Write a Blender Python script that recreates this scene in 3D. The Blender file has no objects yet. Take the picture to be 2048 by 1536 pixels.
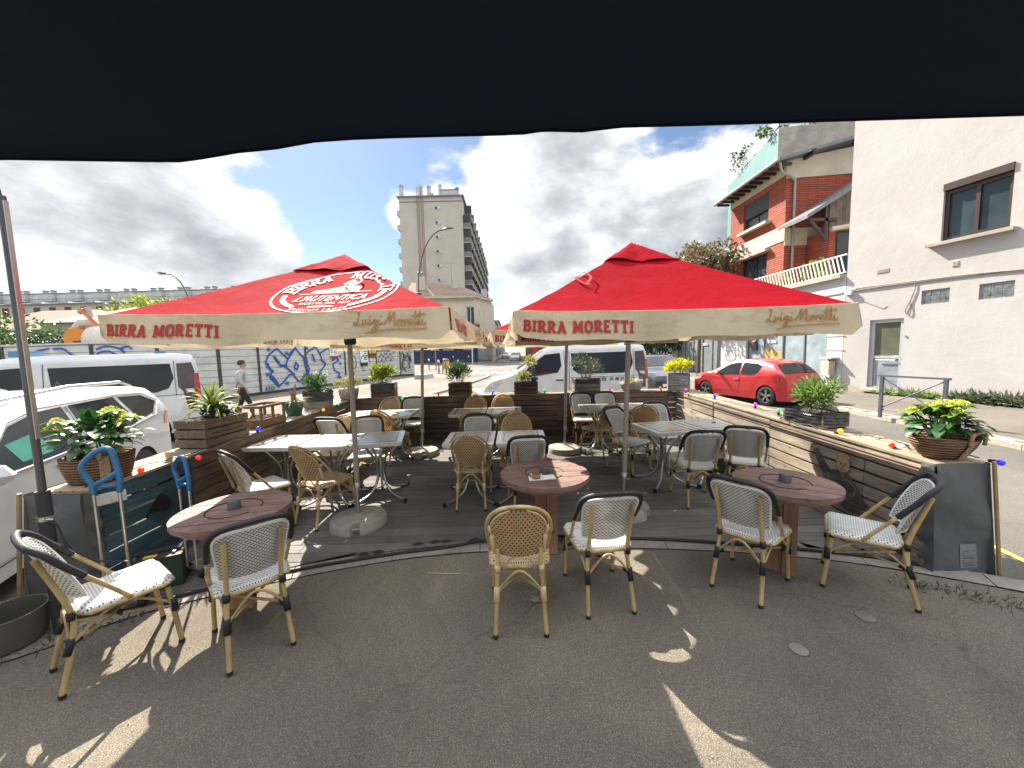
import bpy, math, random
from mathutils import Vector, Matrix, noise
random.seed(7)
R = math.radians
sc = bpy.context.scene
col = sc.collection
# ---------------- camera, sky, sun, exposure ----------------
cam = bpy.data.cameras.new('camera'); cam_o = bpy.data.objects.new('camera', cam); col.objects.link(cam_o)
cam.sensor_width = 36; cam.lens = 36 * 750 / 2048; cam.clip_start = 0.02; cam.clip_end = 3000
cam_o.matrix_world = Matrix.Translation((0, 0, 1.85)) @ Matrix.Rotation(R(90 - 5.1), 4, 'X') @ Matrix.Rotation(R(-1.4), 4, 'Z')
sc.camera = cam_o
SUN = Vector((-.57, .88, 1.0)).normalized()
sun = bpy.data.lights.new('sun', 'SUN'); sun.energy = 3.0; sun.angle = R(.5); sun.color = (1, .92, .79)
sun_o = bpy.data.objects.new('sun', sun); col.objects.link(sun_o)
sun_o.rotation_euler = SUN.to_track_quat('Z', 'Y').to_euler()
w = bpy.data.worlds.new('World'); sc.world = w; w.use_nodes = True
nt = w.node_tree; N = nt.nodes; Lk = nt.links; N.clear()
def nd(t, **k):
    n = N.new(t)
    for a, b in k.items(): setattr(n, a, b)
    return n
def build_world():
    sky = nd('ShaderNodeTexSky'); sky.sky_type = 'NISHITA'; sky.sun_disc = False
    sky.sun_elevation = math.asin(SUN.z); sky.sun_rotation = math.atan2(SUN.x, SUN.y)
    sky.dust_density = .3; sky.air_density = 1.0
    bg = nd('ShaderNodeBackground'); bg.inputs[1].default_value = .12
    out = nd('ShaderNodeOutputWorld'); tc = nd('ShaderNodeTexCoord')
    sep = nd('ShaderNodeSeparateXYZ'); Lk.new(tc.outputs['Generated'], sep.inputs[0])
    def m(op, a, b=None, c=None):
        n = nd('ShaderNodeMath', operation=op)
        for i, v in enumerate((a, b, c)):
            if v is None: continue
            if isinstance(v, (int, float)): n.inputs[i].default_value = v
            else: Lk.new(v, n.inputs[i])
        return n.outputs[0]
    cb = nd('ShaderNodeCombineXYZ'); Lk.new(sep.outputs[0], cb.inputs[0]); Lk.new(sep.outputs[1], cb.inputs[1]); Lk.new(m('MULTIPLY', sep.outputs[2], 1.9), cb.inputs[2])
    def noi(scale, detail, rough, off, dist=0):
        scale *= 2.1
        mp = nd('ShaderNodeMapping'); Lk.new(cb.outputs[0], mp.inputs[0]); mp.inputs[1].default_value = off
        n = nd('ShaderNodeTexNoise'); n.inputs['Scale'].default_value = scale; n.inputs['Detail'].default_value = detail
        n.inputs['Roughness'].default_value = rough; n.inputs['Distortion'].default_value = dist
        Lk.new(mp.outputs[0], n.inputs[0]); return n.outputs[0]
    big = noi(1.15, 10, .56, (3.1, 1.7, .4), .15)
    # openings of blue where the photograph has them: distance from given sky directions
    def blob(x, y, z, r, s):
        v = Vector((x, y, z)).normalized()
        dn = nd('ShaderNodeVectorMath', operation='DISTANCE'); Lk.new(tc.outputs['Generated'], dn.inputs[0]); dn.inputs[1].default_value = v
        t = m('SUBTRACT', 1, m('MINIMUM', m('DIVIDE', dn.outputs['Value'], r), 1))
        return m('MULTIPLY', t, s)
    cover = m('ADD', m('ADD', big, .055), m('MULTIPLY', m('SUBTRACT', noi(3.4, 8, .62, (4, 2, 6), .2), .5), .22))
    for a in [(-.48, 1, .46, .26, -.30), (-.36, 1, .22, .17, -.27), (-.42, 1, .33, .12, -.14), (-.25, 1, .30, .12, .25), (.42, 1, .62, .25, -.20), (.95, 1, .75, .4, -.2),
              (.32, 1, .33, .42, .30), (.55, 1, .2, .3, .2), (-1.0, 1, .3, .5, .22), (-.45, 1, .11, .16, .12), (-1.3, 1, .12, .3, -.07), (-.3, 1, .27, .15, -.1),(0.0, 1, .5, .22, .12)]:
        cover = m('ADD', cover, blob(*a))
    mask = nd('ShaderNodeMapRange'); mask.interpolation_type = 'SMOOTHSTEP'
    mask.inputs[1].default_value = .47; mask.inputs[2].default_value = .585; Lk.new(cover, mask.inputs[0])
    sh_ = noi(1.15, 10, .56, (3.1 + SUN.x * .08, 1.7 + SUN.y * .03, .4 + SUN.z * .15), .15)
    relief = m('MULTIPLY', m('SUBTRACT', sh_, big), 3.2)
    thick = nd('ShaderNodeMapRange'); thick.interpolation_type = 'SMOOTHSTEP'; Lk.new(cover, thick.inputs[0])
    thick.inputs[1].default_value = .52; thick.inputs[2].default_value = .80
    det = noi(4.5, 8, .6, (1, 5, 2), .2)
    shade = m('ADD', m('ADD', m('MULTIPLY', thick.outputs[0], .75), relief), m('MULTIPLY', m('SUBTRACT', det, .5), .7))
    cr = nd('ShaderNodeValToRGB'); Lk.new(shade, cr.inputs[0])
    e = cr.color_ramp.elements; e[0].position = .0; e[0].color = (.84, .83, .81, 1); e[1].position = 1; e[1].color = (.27, .29, .325, 1)
    for p_, c_ in ((.22, (.68, .685, .69, 1)), (.6, (.44, .46, .49, 1))):
        q = e.new(p_); q.color = c_
    mul = nd('ShaderNodeVectorMath', operation='SCALE'); Lk.new(cr.outputs[0], mul.inputs[0]); mul.inputs[3].default_value = 2.65
    hs = nd('ShaderNodeHueSaturation'); hs.inputs['Saturation'].default_value = 1.05; hs.inputs['Value'].default_value = .23; Lk.new(sky.outputs[0], hs.inputs['Color'])
    mx = nd('ShaderNodeMix', data_type='RGBA'); Lk.new(mask.outputs[0], mx.inputs[0]); Lk.new(hs.outputs[0], mx.inputs[6]); Lk.new(mul.outputs[0], mx.inputs[7])
    # sky overhead, out of view, is brightened as added fill for the shaded ground
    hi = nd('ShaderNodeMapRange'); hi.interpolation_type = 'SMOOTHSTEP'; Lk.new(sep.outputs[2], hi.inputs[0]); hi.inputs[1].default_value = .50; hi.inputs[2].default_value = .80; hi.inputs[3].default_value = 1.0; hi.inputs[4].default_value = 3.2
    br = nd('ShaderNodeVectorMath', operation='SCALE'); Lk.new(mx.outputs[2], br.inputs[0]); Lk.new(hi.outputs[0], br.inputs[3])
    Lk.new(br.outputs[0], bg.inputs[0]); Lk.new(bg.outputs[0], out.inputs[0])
build_world()
sc.view_settings.view_transform = 'Standard'; sc.view_settings.look = 'None'; sc.view_settings.exposure = 2.4; sc.view_settings.gamma = 1
sc.cycles.max_bounces = 6; sc.cycles.transparent_max_bounces = 12; sc.cycles.use_denoising = True

# ---------------- helpers ----------------
def tag(o, label=None, cat=None, group=None, kind=None):
    if label: o['label'] = label
    if cat: o['category'] = cat
    if group: o['group'] = group
    if kind: o['kind'] = kind
    return o
def empty(name, loc=(0, 0, 0), rz=0, label=None, cat=None, group=None):
    o = bpy.data.objects.new(name, None); col.objects.link(o); o.location = loc; o.rotation_euler = (0, 0, rz); o.empty_display_size = .1
    return tag(o, label, cat, group)
def copy_tree(o, parent=None):
    c = o.copy(); col.objects.link(c)
    if parent: c.parent = parent
    for ch in list(o.children): copy_tree(ch, c)
    return c
class MB:
    def __init__(s): s.v = []; s.f = []; s.mi = []; s.uv = {}; s.m = 0; s.off = 0; s.starts = []
    def add(s, vs, fs, uvs=None):
        b = len(s.v); s.starts.append((b, len(s.f))); s.v += [tuple(v) for v in vs]
        for k, f in enumerate(fs):
            if uvs: s.uv[len(s.f)] = uvs[k]
            s.f.append([b + i for i in f]); s.mi.append(s.m)
        return s
    def box(s, c, d, rz=0, M=None):
        x, y, z = d[0] / 2, d[1] / 2, d[2] / 2
        vs = [Vector((a, b, e)) for e in (-z, z) for b in (-y, y) for a in (-x, x)]
        m_ = M if M is not None else Matrix.Rotation(rz, 4, 'Z')
        vs = [m_ @ v + Vector(c) for v in vs]
        return s.add(vs, [(0, 2, 3, 1), (4, 5, 7, 6), (0, 1, 5, 4), (2, 6, 7, 3), (0, 4, 6, 2), (1, 3, 7, 5)])
    def beam(s, a, b, w, h, up=(0, 0, 1)):
        a = Vector(a); b = Vector(b); d = (b - a); L = d.length; d.normalize(); u = Vector(up)
        r = d.cross(u)
        if r.length < 1e-4: r = d.cross(Vector((0, 1, 0)))
        r.normalize(); u = r.cross(d)
        M = Matrix((r, d, u)).transposed().to_4x4()
        return s.box((a + b) / 2, (w, L, h), M=M)
    def tube(s, pts, r, seg=8, closed=False, cap=True):
        pts = [Vector(p) for p in pts]; n = len(pts); rs = r if isinstance(r, (list, tuple)) else [r] * n
        vs = []; prev = None
        for i in range(n):
            if closed: t = pts[(i + 1) % n] - pts[i - 1]
            else: t = pts[min(i + 1, n - 1)] - pts[max(i - 1, 0)]
            t.normalize()
            if prev is None:
                a = Vector((0, 0, 1)) if abs(t.z) < .9 else Vector((1, 0, 0)); u = t.cross(a).normalized()
            else:
                u = (prev - t * prev.dot(t)).normalized()
            prev = u; w_ = t.cross(u)
            for k in range(seg):
                an = 2 * math.pi * k / seg; vs.append(pts[i] + (u * math.cos(an) + w_ * math.sin(an)) * rs[i])
        fs = []
        for i in range(n if closed else n - 1):
            j = (i + 1) % n
            for k in range(seg): fs.append((i * seg + k, i * seg + (k + 1) % seg, j * seg + (k + 1) % seg, j * seg + k))
        if cap and not closed: fs.append(tuple(range(seg - 1, -1, -1))); fs.append(tuple((n - 1) * seg + k for k in range(seg)))
        return s.add(vs, fs)
    def lathe(s, prof, seg=24, c=(0, 0, 0), sx=1, sy=1, fn=None, M=None, cap=True):
        vs = []; n = len(prof)
        for (r, z) in prof:
            for k in range(seg):
                a = 2 * math.pi * k / seg; v = Vector((r * math.cos(a) * sx, r * math.sin(a) * sy, z))
                if fn: v = fn(v, a)
                if M is not None: v = M @ v
                vs.append(v + Vector(c))
        fs = [(i * seg + k, i * seg + (k + 1) % seg, (i + 1) * seg + (k + 1) % seg, (i + 1) * seg + k) for i in range(n - 1) for k in range(seg)]
        if cap and prof[0][0] > 1e-5: fs.append(tuple(range(seg - 1, -1, -1)))
        if cap and prof[-1][0] > 1e-5: fs.append(tuple((n - 1) * seg + k for k in range(seg)))
        return s.add(vs, fs)
    def prism(s, poly, z0, z1, M=None):
        n = len(poly); vs = [Vector((x, y, z0)) for x, y in poly] + [Vector((x, y, z1)) for x, y in poly]
        if M is not None: vs = [M @ v for v in vs]
        return s.add(vs, [tuple(range(n - 1, -1, -1)), tuple(range(n, 2 * n))] + [(i, (i + 1) % n, n + (i + 1) % n, n + i) for i in range(n)])
    def grid(s, fn, nu, nv, uvs=None):
        vs = [fn(i / nu, j / nv) for j in range(nv + 1) for i in range(nu + 1)]
        fs = []; us = []
        for j in range(nv):
            for i in range(nu):
                fs.append((j * (nu + 1) + i, j * (nu + 1) + i + 1, (j + 1) * (nu + 1) + i + 1, (j + 1) * (nu + 1) + i))
                if uvs: us.append([uvs(a / nu, b / nv) for a, b in ((i, j), (i + 1, j), (i + 1, j + 1), (i, j + 1))])
        return s.add(vs, fs, us if uvs else None)
    def ribbon(s, pts, wd, P, lift=.0004):
        # flat stroke drawn in a plane given by P(u,v,h); every piece sits a hair above the one before
        for i in range(len(pts) - 1):
            a = Vector(pts[i]); b = Vector(pts[i + 1]); d = b - a
            if d.length < 1e-6: continue
            d.normalize(); n = Vector((-d.y, d.x)); w0 = wd if isinstance(wd, (int, float)) else wd[i]; w1 = wd if isinstance(wd, (int, float)) else wd[i + 1]
            a2 = a - d * w0 * .25; b2 = b + d * w1 * .25; s.off += lift * .12
            if s.off > lift * 8: s.off = 0
            q = [a2 + n * w0 / 2, a2 - n * w0 / 2, b2 - n * w1 / 2, b2 + n * w1 / 2]
            s.add([P(x.x, x.y, lift + s.off) for x in q], [(0, 1, 2, 3)])
        return s
    def flat(s, poly, P, h=.0004):
        return s.add([P(x, y, h) for x, y in poly], [tuple(range(len(poly)))])
    def build_each(s, name, mats, parent=None, smooth=False):
        # every piece that was added becomes an object of its own
        out = []
        st = s.starts + [(len(s.v), len(s.f))]
        for (v0, f0), (v1, f1) in zip(st, st[1:]):
            q = MB(); q.v = s.v[v0:v1]; q.f = [[i - v0 for i in f] for f in s.f[f0:f1]]; q.mi = s.mi[f0:f1]; out.append(q.build(name, mats, parent, smooth))
        return out
    def build(s, name, mats, parent=None, smooth=False, loc=None, rz=None):
        me = bpy.data.meshes.new(name); me.from_pydata(s.v, [], s.f)
        for m_ in (mats if isinstance(mats, (list, tuple)) else [mats]): me.materials.append(m_)
        me.polygons.foreach_set('material_index', s.mi)
        if s.uv:
            ul = me.uv_layers.new(name='UVMap')
            for p in me.polygons:
                q = s.uv.get(p.index)
                if q:
                    for li, c in zip(p.loop_indices, q): ul.data[li].uv = c
        if smooth:
            me.polygons.foreach_set('use_smooth', [True] * len(me.polygons))
            if smooth != 'all':
                try: me.set_sharp_from_angle(angle=R(smooth if smooth is not True else 40))
                except Exception: pass
        me.update()
        o = bpy.data.objects.new(name, me); col.objects.link(o)
        if parent: o.parent = parent
        if loc: o.location = loc
        if rz is not None: o.rotation_euler = (0, 0, rz)
        return o
def catmull(p, n=6, closed=False):
    p = [Vector(q) for q in p]; m_ = len(p); out = []
    rng = range(m_) if closed else range(m_ - 1)
    for i in rng:
        if closed: a, b, c, d = p[i - 1], p[i], p[(i + 1) % m_], p[(i + 2) % m_]
        else: a, b, c, d = p[max(i - 1, 0)], p[i], p[i + 1], p[min(i + 2, m_ - 1)]
        for k in range(n):
            t = k / n; out.append(.5 * ((2 * b) + (c - a) * t + (2 * a - 5 * b + 4 * c - d) * t * t + (3 * b - a - 3 * c + d) * t ** 3))
    if not closed: out.append(p[-1])
    return out
def ribp(p, n=5): return [(v.x, v.y) for v in catmull([(a, b, 0) for a, b in p], n)]
def interp(t, pts):
    if t <= pts[0][0]: return pts[0][1]
    for (a, b), (c, d) in zip(pts, pts[1:]):
        if t <= c: return b + (d - b) * (t - a) / (c - a)
    return pts[-1][1]
def sm(t, pts):
    if t <= pts[0][0]: return pts[0][1]
    for (a, b), (c, d) in zip(pts, pts[1:]):
        if t <= c:
            q = (t - a) / (c - a); q = q * q * (3 - 2 * q); return b + (d - b) * q
    return pts[-1][1]
def text_mesh(mb, txt, size, P, bold=0.0, sx=1.0, shear=0, align='LEFT', lift=.001, spacing=1.0):
    cu = bpy.data.curves.new('lettering', 'FONT'); cu.body = txt; cu.size = size; cu.offset = bold; cu.shear = shear; cu.align_x = align; cu.space_character = spacing; cu.resolution_u = 3
    o = bpy.data.objects.new('lettering', cu); me = o.to_mesh()
    vs = [P(v.co.x * sx, v.co.y, lift) for v in me.vertices]; fs = [tuple(p.vertices) for p in me.polygons]
    mb.add(vs, fs); o.to_mesh_clear(); bpy.data.objects.remove(o); bpy.data.curves.remove(cu)

# ---------------- materials ----------------
MATS = {}
class NB:
    def __init__(s, name):
        s.m = bpy.data.materials.new(name); s.m.use_nodes = True; s.t = s.m.node_tree; s.n = s.t.nodes; s.l = s.t.links
        s.b = s.n['Principled BSDF']; s.out = s.n['Material Output']; s.tc = s.n.new('ShaderNodeTexCoord')
    def N(s, t, **k):
        n = s.n.new(t)
        for a, b in k.items(): setattr(n, a, b)
        return n
    def L(s, a, b): s.l.new(a, b)
    def math(s, op, a, b=None, c=None):
        n = s.N('ShaderNodeMath', operation=op)
        for i, v in enumerate((a, b, c)):
            if v is None: continue
            if isinstance(v, (int, float)): n.inputs[i].default_value = v
            else: s.L(v, n.inputs[i])
        return n.outputs[0]
    def noise(s, scale=5, detail=4, rough=.5, mapscale=(1, 1, 1), coord='Object', dist=0):
        mp = s.N('ShaderNodeMapping'); s.L(s.tc.outputs[coord], mp.inputs[0]); mp.inputs[3].default_value = mapscale
        n = s.N('ShaderNodeTexNoise'); n.inputs['Scale'].default_value = scale; n.inputs['Detail'].default_value = detail; n.inputs['Roughness'].default_value = rough; n.inputs['Distortion'].default_value = dist
        s.L(mp.outputs[0], n.inputs[0]); return n.outputs[0]
    def ramp(s, v, stops):
        r = s.N('ShaderNodeValToRGB'); e = r.color_ramp.elements
        while len(e) < len(stops): e.new(.5)
        for q, (p, c) in zip(e, stops): q.position = p; q.color = c if len(c) == 4 else (*c, 1)
        s.L(v, r.inputs[0]); return r.outputs[0]
    def mix(s, f, a, b, mode='MIX'):
        n = s.N('ShaderNodeMix', data_type='RGBA', blend_type=mode)
        for i, v in ((0, f), (6, a), (7, b)):
            if isinstance(v, (int, float)): n.inputs[i].default_value = v
            elif isinstance(v, tuple): n.inputs[i].default_value = v if len(v) == 4 else (*v, 1)
            else: s.L(v, n.inputs[i])
        return n.outputs[2]
    def bump(s, h, strength=.3, dist=.01):
        n = s.N('ShaderNodeBump'); n.inputs['Strength'].default_value = strength; n.inputs['Distance'].default_value = dist; s.L(h, n.inputs['Height'])
        s.L(n.outputs[0], s.b.inputs['Normal']); return n
    def col(s, c):
        if isinstance(c, tuple): s.b.inputs['Base Color'].default_value = (*c[:3], 1)
        else: s.L(c, s.b.inputs['Base Color'])
    def translucent(s, c, fac):
        tr = s.N('ShaderNodeBsdfTranslucent')
        if isinstance(c, tuple): tr.inputs[0].default_value = (*c[:3], 1)
        else: s.L(c, tr.inputs[0])
        mx = s.N('ShaderNodeMixShader'); mx.inputs[0].default_value = fac; s.L(s.b.outputs[0], mx.inputs[1]); s.L(tr.outputs[0], mx.inputs[2]); s.L(mx.outputs[0], s.out.inputs[0])
        return mx
def mat(name, c, rough=.6, metal=0, var=.15, scale=6, bump=0, bscale=None, trans=0, coat=0, spec=None, aniso=(1, 1, 1), dist=.004, isl=0, dirt=None):
    if name in MATS: return MATS[name]
    b = NB(name); v = b.noise(scale, 5, .6, aniso)
    dark = tuple(x * (1 - var) for x in c); lite = tuple(min(1, x * (1 + var)) for x in c)
    cc = b.ramp(v, [(.3, dark), (.7, lite)])
    if isl:
        g = b.N('ShaderNodeNewGeometry'); k = b.ramp(g.outputs['Random Per Island'], [(0, (1 - isl,) * 3), (1, (1 + isl * .6,) * 3)]); cc = b.mix(1, cc, k, 'MULTIPLY')
    if dirt:
        d = b.ramp(b.noise(dirt[1], 6, .65), [(.48, (0, 0, 0)), (.68, (1, 1, 1))]); cc = b.mix(b.math('MULTIPLY', d, dirt[2]), cc, dirt[0])
    b.col(cc); b.b.inputs['Roughness'].default_value = rough; b.b.inputs['Metallic'].default_value = metal
    if coat: b.b.inputs['Coat Weight'].default_value = coat; b.b.inputs['Coat Roughness'].default_value = .04
    if spec is not None: b.b.inputs['Specular IOR Level'].default_value = spec
    if bump: b.bump(b.noise(bscale or scale * 4, 5, .6, aniso), bump, dist)
    if trans: b.translucent(cc, trans)
    MATS[name] = b.m; return b.m
def m_wood(name, c, c2, axis='X', isl=.35, rough=.75, scale=1.0, knots=True):
    b = NB(name); ms = {'X': (1.2, 14, 14), 'Y': (14, 1.2, 14), 'Z': (14, 14, 1.2)}[axis]
    g = b.noise(2.2 * scale, 7, .65, ms, dist=.6); st = b.noise(1.3 * scale, 4, .6, dist=.2)
    cc = b.ramp(g, [(.28, c2), (.62, c)]); geo = b.N('ShaderNodeNewGeometry')
    k = b.ramp(geo.outputs['Random Per Island'], [(0, (1 - isl,) * 3), (.5, (1, 1, 1)), (1, (1 + isl * .5,) * 3)]); cc = b.mix(1, cc, k, 'MULTIPLY')
    s2 = b.ramp(st, [(.4, (.62, .62, .64)), (.65, (1.08, 1.05, 1.0))]); cc = b.mix(1, cc, s2, 'MULTIPLY')
    if knots:
        vo = b.N('ShaderNodeTexVoronoi'); vo.inputs['Scale'].default_value = 7; mp = b.N('ShaderNodeMapping'); b.L(b.tc.outputs['Object'], mp.inputs[0]); mp.inputs[3].default_value = {'X': (.6, 1.2, 1.2), 'Y': (1.2, .6, 1.2), 'Z': (1.2, 1.2, .6)}[axis]; b.L(mp.outputs[0], vo.inputs[0])
        kn = b.ramp(vo.outputs['Distance'], [(.04, (.3, .25, .22)), (.12, (1, 1, 1))]); cc = b.mix(1, cc, kn, 'MULTIPLY')
    b.col(cc); b.b.inputs['Roughness'].default_value = rough; b.bump(g, .35, .004); MATS[name] = b.m; return b.m
def m_weave(name, c, dot, px, py, wx, wy, trans, stagger=.5, rough=.45):
    b = NB(name); sp = b.N('ShaderNodeSeparateXYZ'); b.L(b.tc.outputs['UV'], sp.inputs[0])
    u = b.math('DIVIDE', sp.outputs[0], px); v = b.math('DIVIDE', sp.outputs[1], py); row = b.math('FLOOR', v)
    u2 = b.math('ADD', u, b.math('MULTIPLY', row, stagger)); fu = b.math('FRACT', b.math('ADD', u2, 100.0)); fv = b.math('FRACT', b.math('ADD', v, 100.0))
    d = b.math('MULTIPLY', b.math('LESS_THAN', fu, wx), b.math('LESS_THAN', fv, wy))
    # thin strand lines between the weave rows
    e = b.math('MULTIPLY', b.math('SINE', b.math('MULTIPLY', u, math.pi * 4)), b.math('SINE', b.math('MULTIPLY', v, math.pi * 2)))
    sh = b.ramp(e, [(0, (.82, .82, .82)), (.7, (1, 1, 1))]); var = b.ramp(b.noise(9, 4), [(.3, (.85, .84, .82)), (.7, (1.05, 1.05, 1.05))])
    base = b.mix(1, b.mix(1, c, sh, 'MULTIPLY'), var, 'MULTIPLY'); cc = b.mix(d, base, dot)
    b.col(cc); b.b.inputs['Roughness'].default_value = rough
    b.bump(b.math('SUBTRACT', b.math('MULTIPLY', e, .5), d), .5, .003); b.translucent(cc, trans)
    MATS[name] = b.m; return b.m
TANW = m_weave('tan_weave', (.78, .56, .31), (.04, .03, .02), .028, .0205, .38, .50, .42)
TANS = m_weave('tan_seat_weave', (.74, .58, .36), (.05, .038, .025), .023, .021, .38, .42, .15)
WHB = m_weave('white_back_weave', (.82, .81, .78), (.012, .012, .014), .027, .0125, .58, .46, .30)
WHS = m_weave('white_seat_weave', (.78, .78, .76), (.015, .015, .02), .022, .0155, .38, .42, .12, .33)
BAMB = mat('bamboo_tube', (.42, .31, .14), .42, var=.35, scale=14, aniso=(1, 1, .25), bump=.15)
BLK = mat('black_binding', (.013, .014, .018), .55, var=.4, scale=60, bump=.6, bscale=160)
TANB = mat('tan_binding', (.62, .45, .27), .5, var=.2, scale=90, bump=.6, bscale=160)
WHP = mat('white_edging', (.74, .73, .70), .45, var=.1, scale=60, bump=.4, bscale=120)
RUB = mat('black_rubber', (.012, .012, .013), .7, var=.3)
CHR = mat('brushed_steel', (.52, .52, .51), .32, 1, .1, scale=20)
GALV = mat('galvanised_steel', (.38, .39, .40), .5, .8, .2, scale=14)
LWHITE = mat('lettering_white', (.50, .47, .41), .8, var=.08, scale=40)
LRED = mat('lettering_red', (.30, .018, .014), .8, var=.12, scale=40)
LGOLD = mat('lettering_ochre', (.33, .17, .045), .8, var=.15, scale=40)
LBLUE = mat('spray_paint_blue', (.012, .075, .33), .6, var=.25, scale=9)
LBLACK = mat('spray_paint_black', (.02, .02, .022), .6, var=.25, scale=9)
LPINK = mat('spray_paint_pink', (.5, .16, .2), .6, var=.25, scale=9)
def m_fabric(name, c, trans, wr=.25):
    b = NB(name); n1 = b.noise(2.4, 5, .6, dist=.8); n2 = b.noise(1.2, 4, .6); n3 = b.noise(220, 2, .5)
    cc = b.mix(1, c, b.ramp(n2, [(.3, (.86, .86, .86)), (.7, (1.08, 1.08, 1.08))]), 'MULTIPLY')
    cc = b.mix(1, cc, b.ramp(n3, [(.2, (.93,) * 3), (.8, (1.04,) * 3)]), 'MULTIPLY')
    if name.startswith('cream'):
        st = b.ramp(b.noise(3.3, 8, .7, (1, 1, 2.5)), [(.5, (1, 1, 1)), (.75, (.72, .66, .55))]); cc = b.mix(1, cc, st, 'MULTIPLY')
    b.col(cc); b.b.inputs['Roughness'].default_value = .9; b.b.inputs['Specular IOR Level'].default_value = .04
    b.bump(n1, wr, .05); b.translucent(cc, trans); MATS[name] = b.m; return b.m
REDF = m_fabric('red_canvas', (.28, .0038, .011), .14, .35)
CREF = m_fabric('cream_canvas', (.60, .52, .375), .30, .45)
GREYT = m_fabric('grey_tarpaulin', (.125, .128, .132), .06, .5); GREYT.node_tree.nodes['Principled BSDF'].inputs['Roughness'].default_value = .5
NAVY = m_fabric('navy_canvas', (.0025, .0042, .0085), .012, .3); NAVY.node_tree.nodes['Translucent BSDF'].inputs[0].default_value = (.035, .065, .13, 1); [NAVY.node_tree.links.remove(l) for l in list(NAVY.node_tree.links) if l.to_node.name == 'Translucent BSDF']; NAVY.node_tree.nodes['Principled BSDF'].inputs['Specular IOR Level'].default_value = .12
WCON = mat('cast_concrete', (.30, .275, .235), .9, var=.2, scale=12, bump=.4, bscale=70)
FOLB = {}
def leafmat(name, c, c2, trans=.35, rough=.45):
    b = NB(name); g = b.N('ShaderNodeNewGeometry'); cc = b.ramp(g.outputs['Random Per Island'], [(0, c2), (.55, c), (1, tuple(min(1, x * 1.5) for x in c))])
    b.col(cc); b.b.inputs['Roughness'].default_value = rough; b.translucent(cc, trans); MATS[name] = b.m; return b.m
def m_glass(name, c=(.02, .025, .028), rough=.04):
    b = NB(name); b.col(b.ramp(b.noise(1.3, 3), [(.3, tuple(x * .6 for x in c)), (.7, c)])); b.b.inputs['Roughness'].default_value = rough; b.b.inputs['Specular IOR Level'].default_value = .3
    MATS[name] = b.m; return b.m
DGL = m_glass('dark_car_glass'); WGL = m_glass('window_glass', (.05, .07, .08))
def m_paint(name, c, rough=.35, dirt=.25):
    b = NB(name); d = b.ramp(b.noise(1.7, 6, .7), [(.4, (1, 1, 1)), (.8, (1 - dirt,) * 3)]); b.col(b.mix(1, c, d, 'MULTIPLY')); b.b.inputs['Roughness'].default_value = rough
    b.b.inputs['Coat Weight'].default_value = .8; b.b.inputs['Coat Roughness'].default_value = .06; MATS[name] = b.m; return b.m
CWHITE = m_paint('white_car_paint', (.50, .51, .52)); CRED = m_paint('red_car_paint', (.40, .008, .012)); CDARK = m_paint('grey_car_paint', (.06, .065, .075)); CSILV = m_paint('silver_car_paint', (.35, .36, .37))
CPLAST = mat('black_car_plastic', (.02, .021, .023), .6, var=.2); CHEAD = mat('headlamp_lens', (.45, .47, .5), .1, .3, .2, coat=1); CTAIL = mat('tail_lamp_lens', (.33, .008, .008), .15, 0, .2, coat=1); ALLOY = mat('alloy_rim', (.36, .36, .37), .3, .9, .15)
# ---------------- ground, roads, pavements ----------------
def struct(o): o['kind'] = 'structure'; return o
def asph(name, c, lite, patches=True, big=1.0):
    b = NB(name); a = b.noise(320, 3, .7); v = b.N('ShaderNodeTexVoronoi'); v.inputs['Scale'].default_value = 280; b.L(b.tc.outputs['Object'], v.inputs[0])
    st = b.ramp(v.outputs['Color'], [(.15, tuple(x * .72 for x in c)), (.6, c), (.95, lite)])
    lo = b.ramp(b.noise(.55 * big, 6, .62, dist=.4), [(.33, (.70, .69, .68)), (.67, (1.2, 1.18, 1.14))]); cc = b.mix(1, st, lo, 'MULTIPLY')
    if patches:
        pt = b.ramp(b.noise(1.1, 7, .7, dist=1.0), [(.60, (0, 0, 0)), (.72, (1, 1, 1))]); cc = b.mix(b.math('MULTIPLY', pt, .22), cc, tuple(x * 1.9 for x in c))
        spot = b.ramp(b.noise(3.2, 2, .5), [(.24, (1, 1, 1)), (.30, (0, 0, 0))]); cc = b.mix(b.math('MULTIPLY', spot, .35), cc, tuple(x * .45 for x in c))
        # thin cracks and old repair joints
        vc = b.N('ShaderNodeTexVoronoi', feature='DISTANCE_TO_EDGE'); vc.inputs['Scale'].default_value = .42; mp = b.N('ShaderNodeMapping'); b.L(b.tc.outputs['Object'], mp.inputs[0]); mp.inputs[1].default_value = (3.3, 1.2, 0)
        ad = b.N('ShaderNodeVectorMath', operation='ADD'); nz = b.N('ShaderNodeTexNoise'); nz.inputs['Scale'].default_value = 3; nz.inputs['Detail'].default_value = 6; b.L(b.tc.outputs['Object'], nz.inputs[0]); scl = b.N('ShaderNodeVectorMath', operation='SCALE'); b.L(nz.outputs['Color'], scl.inputs[0]); scl.inputs[3].default_value = .35
        b.L(mp.outputs[0], ad.inputs[0]); b.L(scl.outputs[0], ad.inputs[1]); b.L(ad.outputs[0], vc.inputs[0]); ck = b.ramp(vc.outputs['Distance'], [(.0, (1, 1, 1)), (.006, (0, 0, 0))])
        cc = b.mix(b.math('MULTIPLY', ck, .3), cc, tuple(x * .35 for x in c))
    b.col(cc); b.b.inputs['Roughness'].default_value = .93; b.b.inputs['Specular IOR Level'].default_value = .25; b.bump(b.math('ADD', v.outputs['Distance'], a), .8, .006); MATS[name] = b.m; return b.m
PAVE = asph('pavement_asphalt', (.205, .18, .148), (.40, .36, .29)); ROAD = asph('road_asphalt', (.135, .128, .115), (.26, .25, .22), True, .3)
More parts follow.
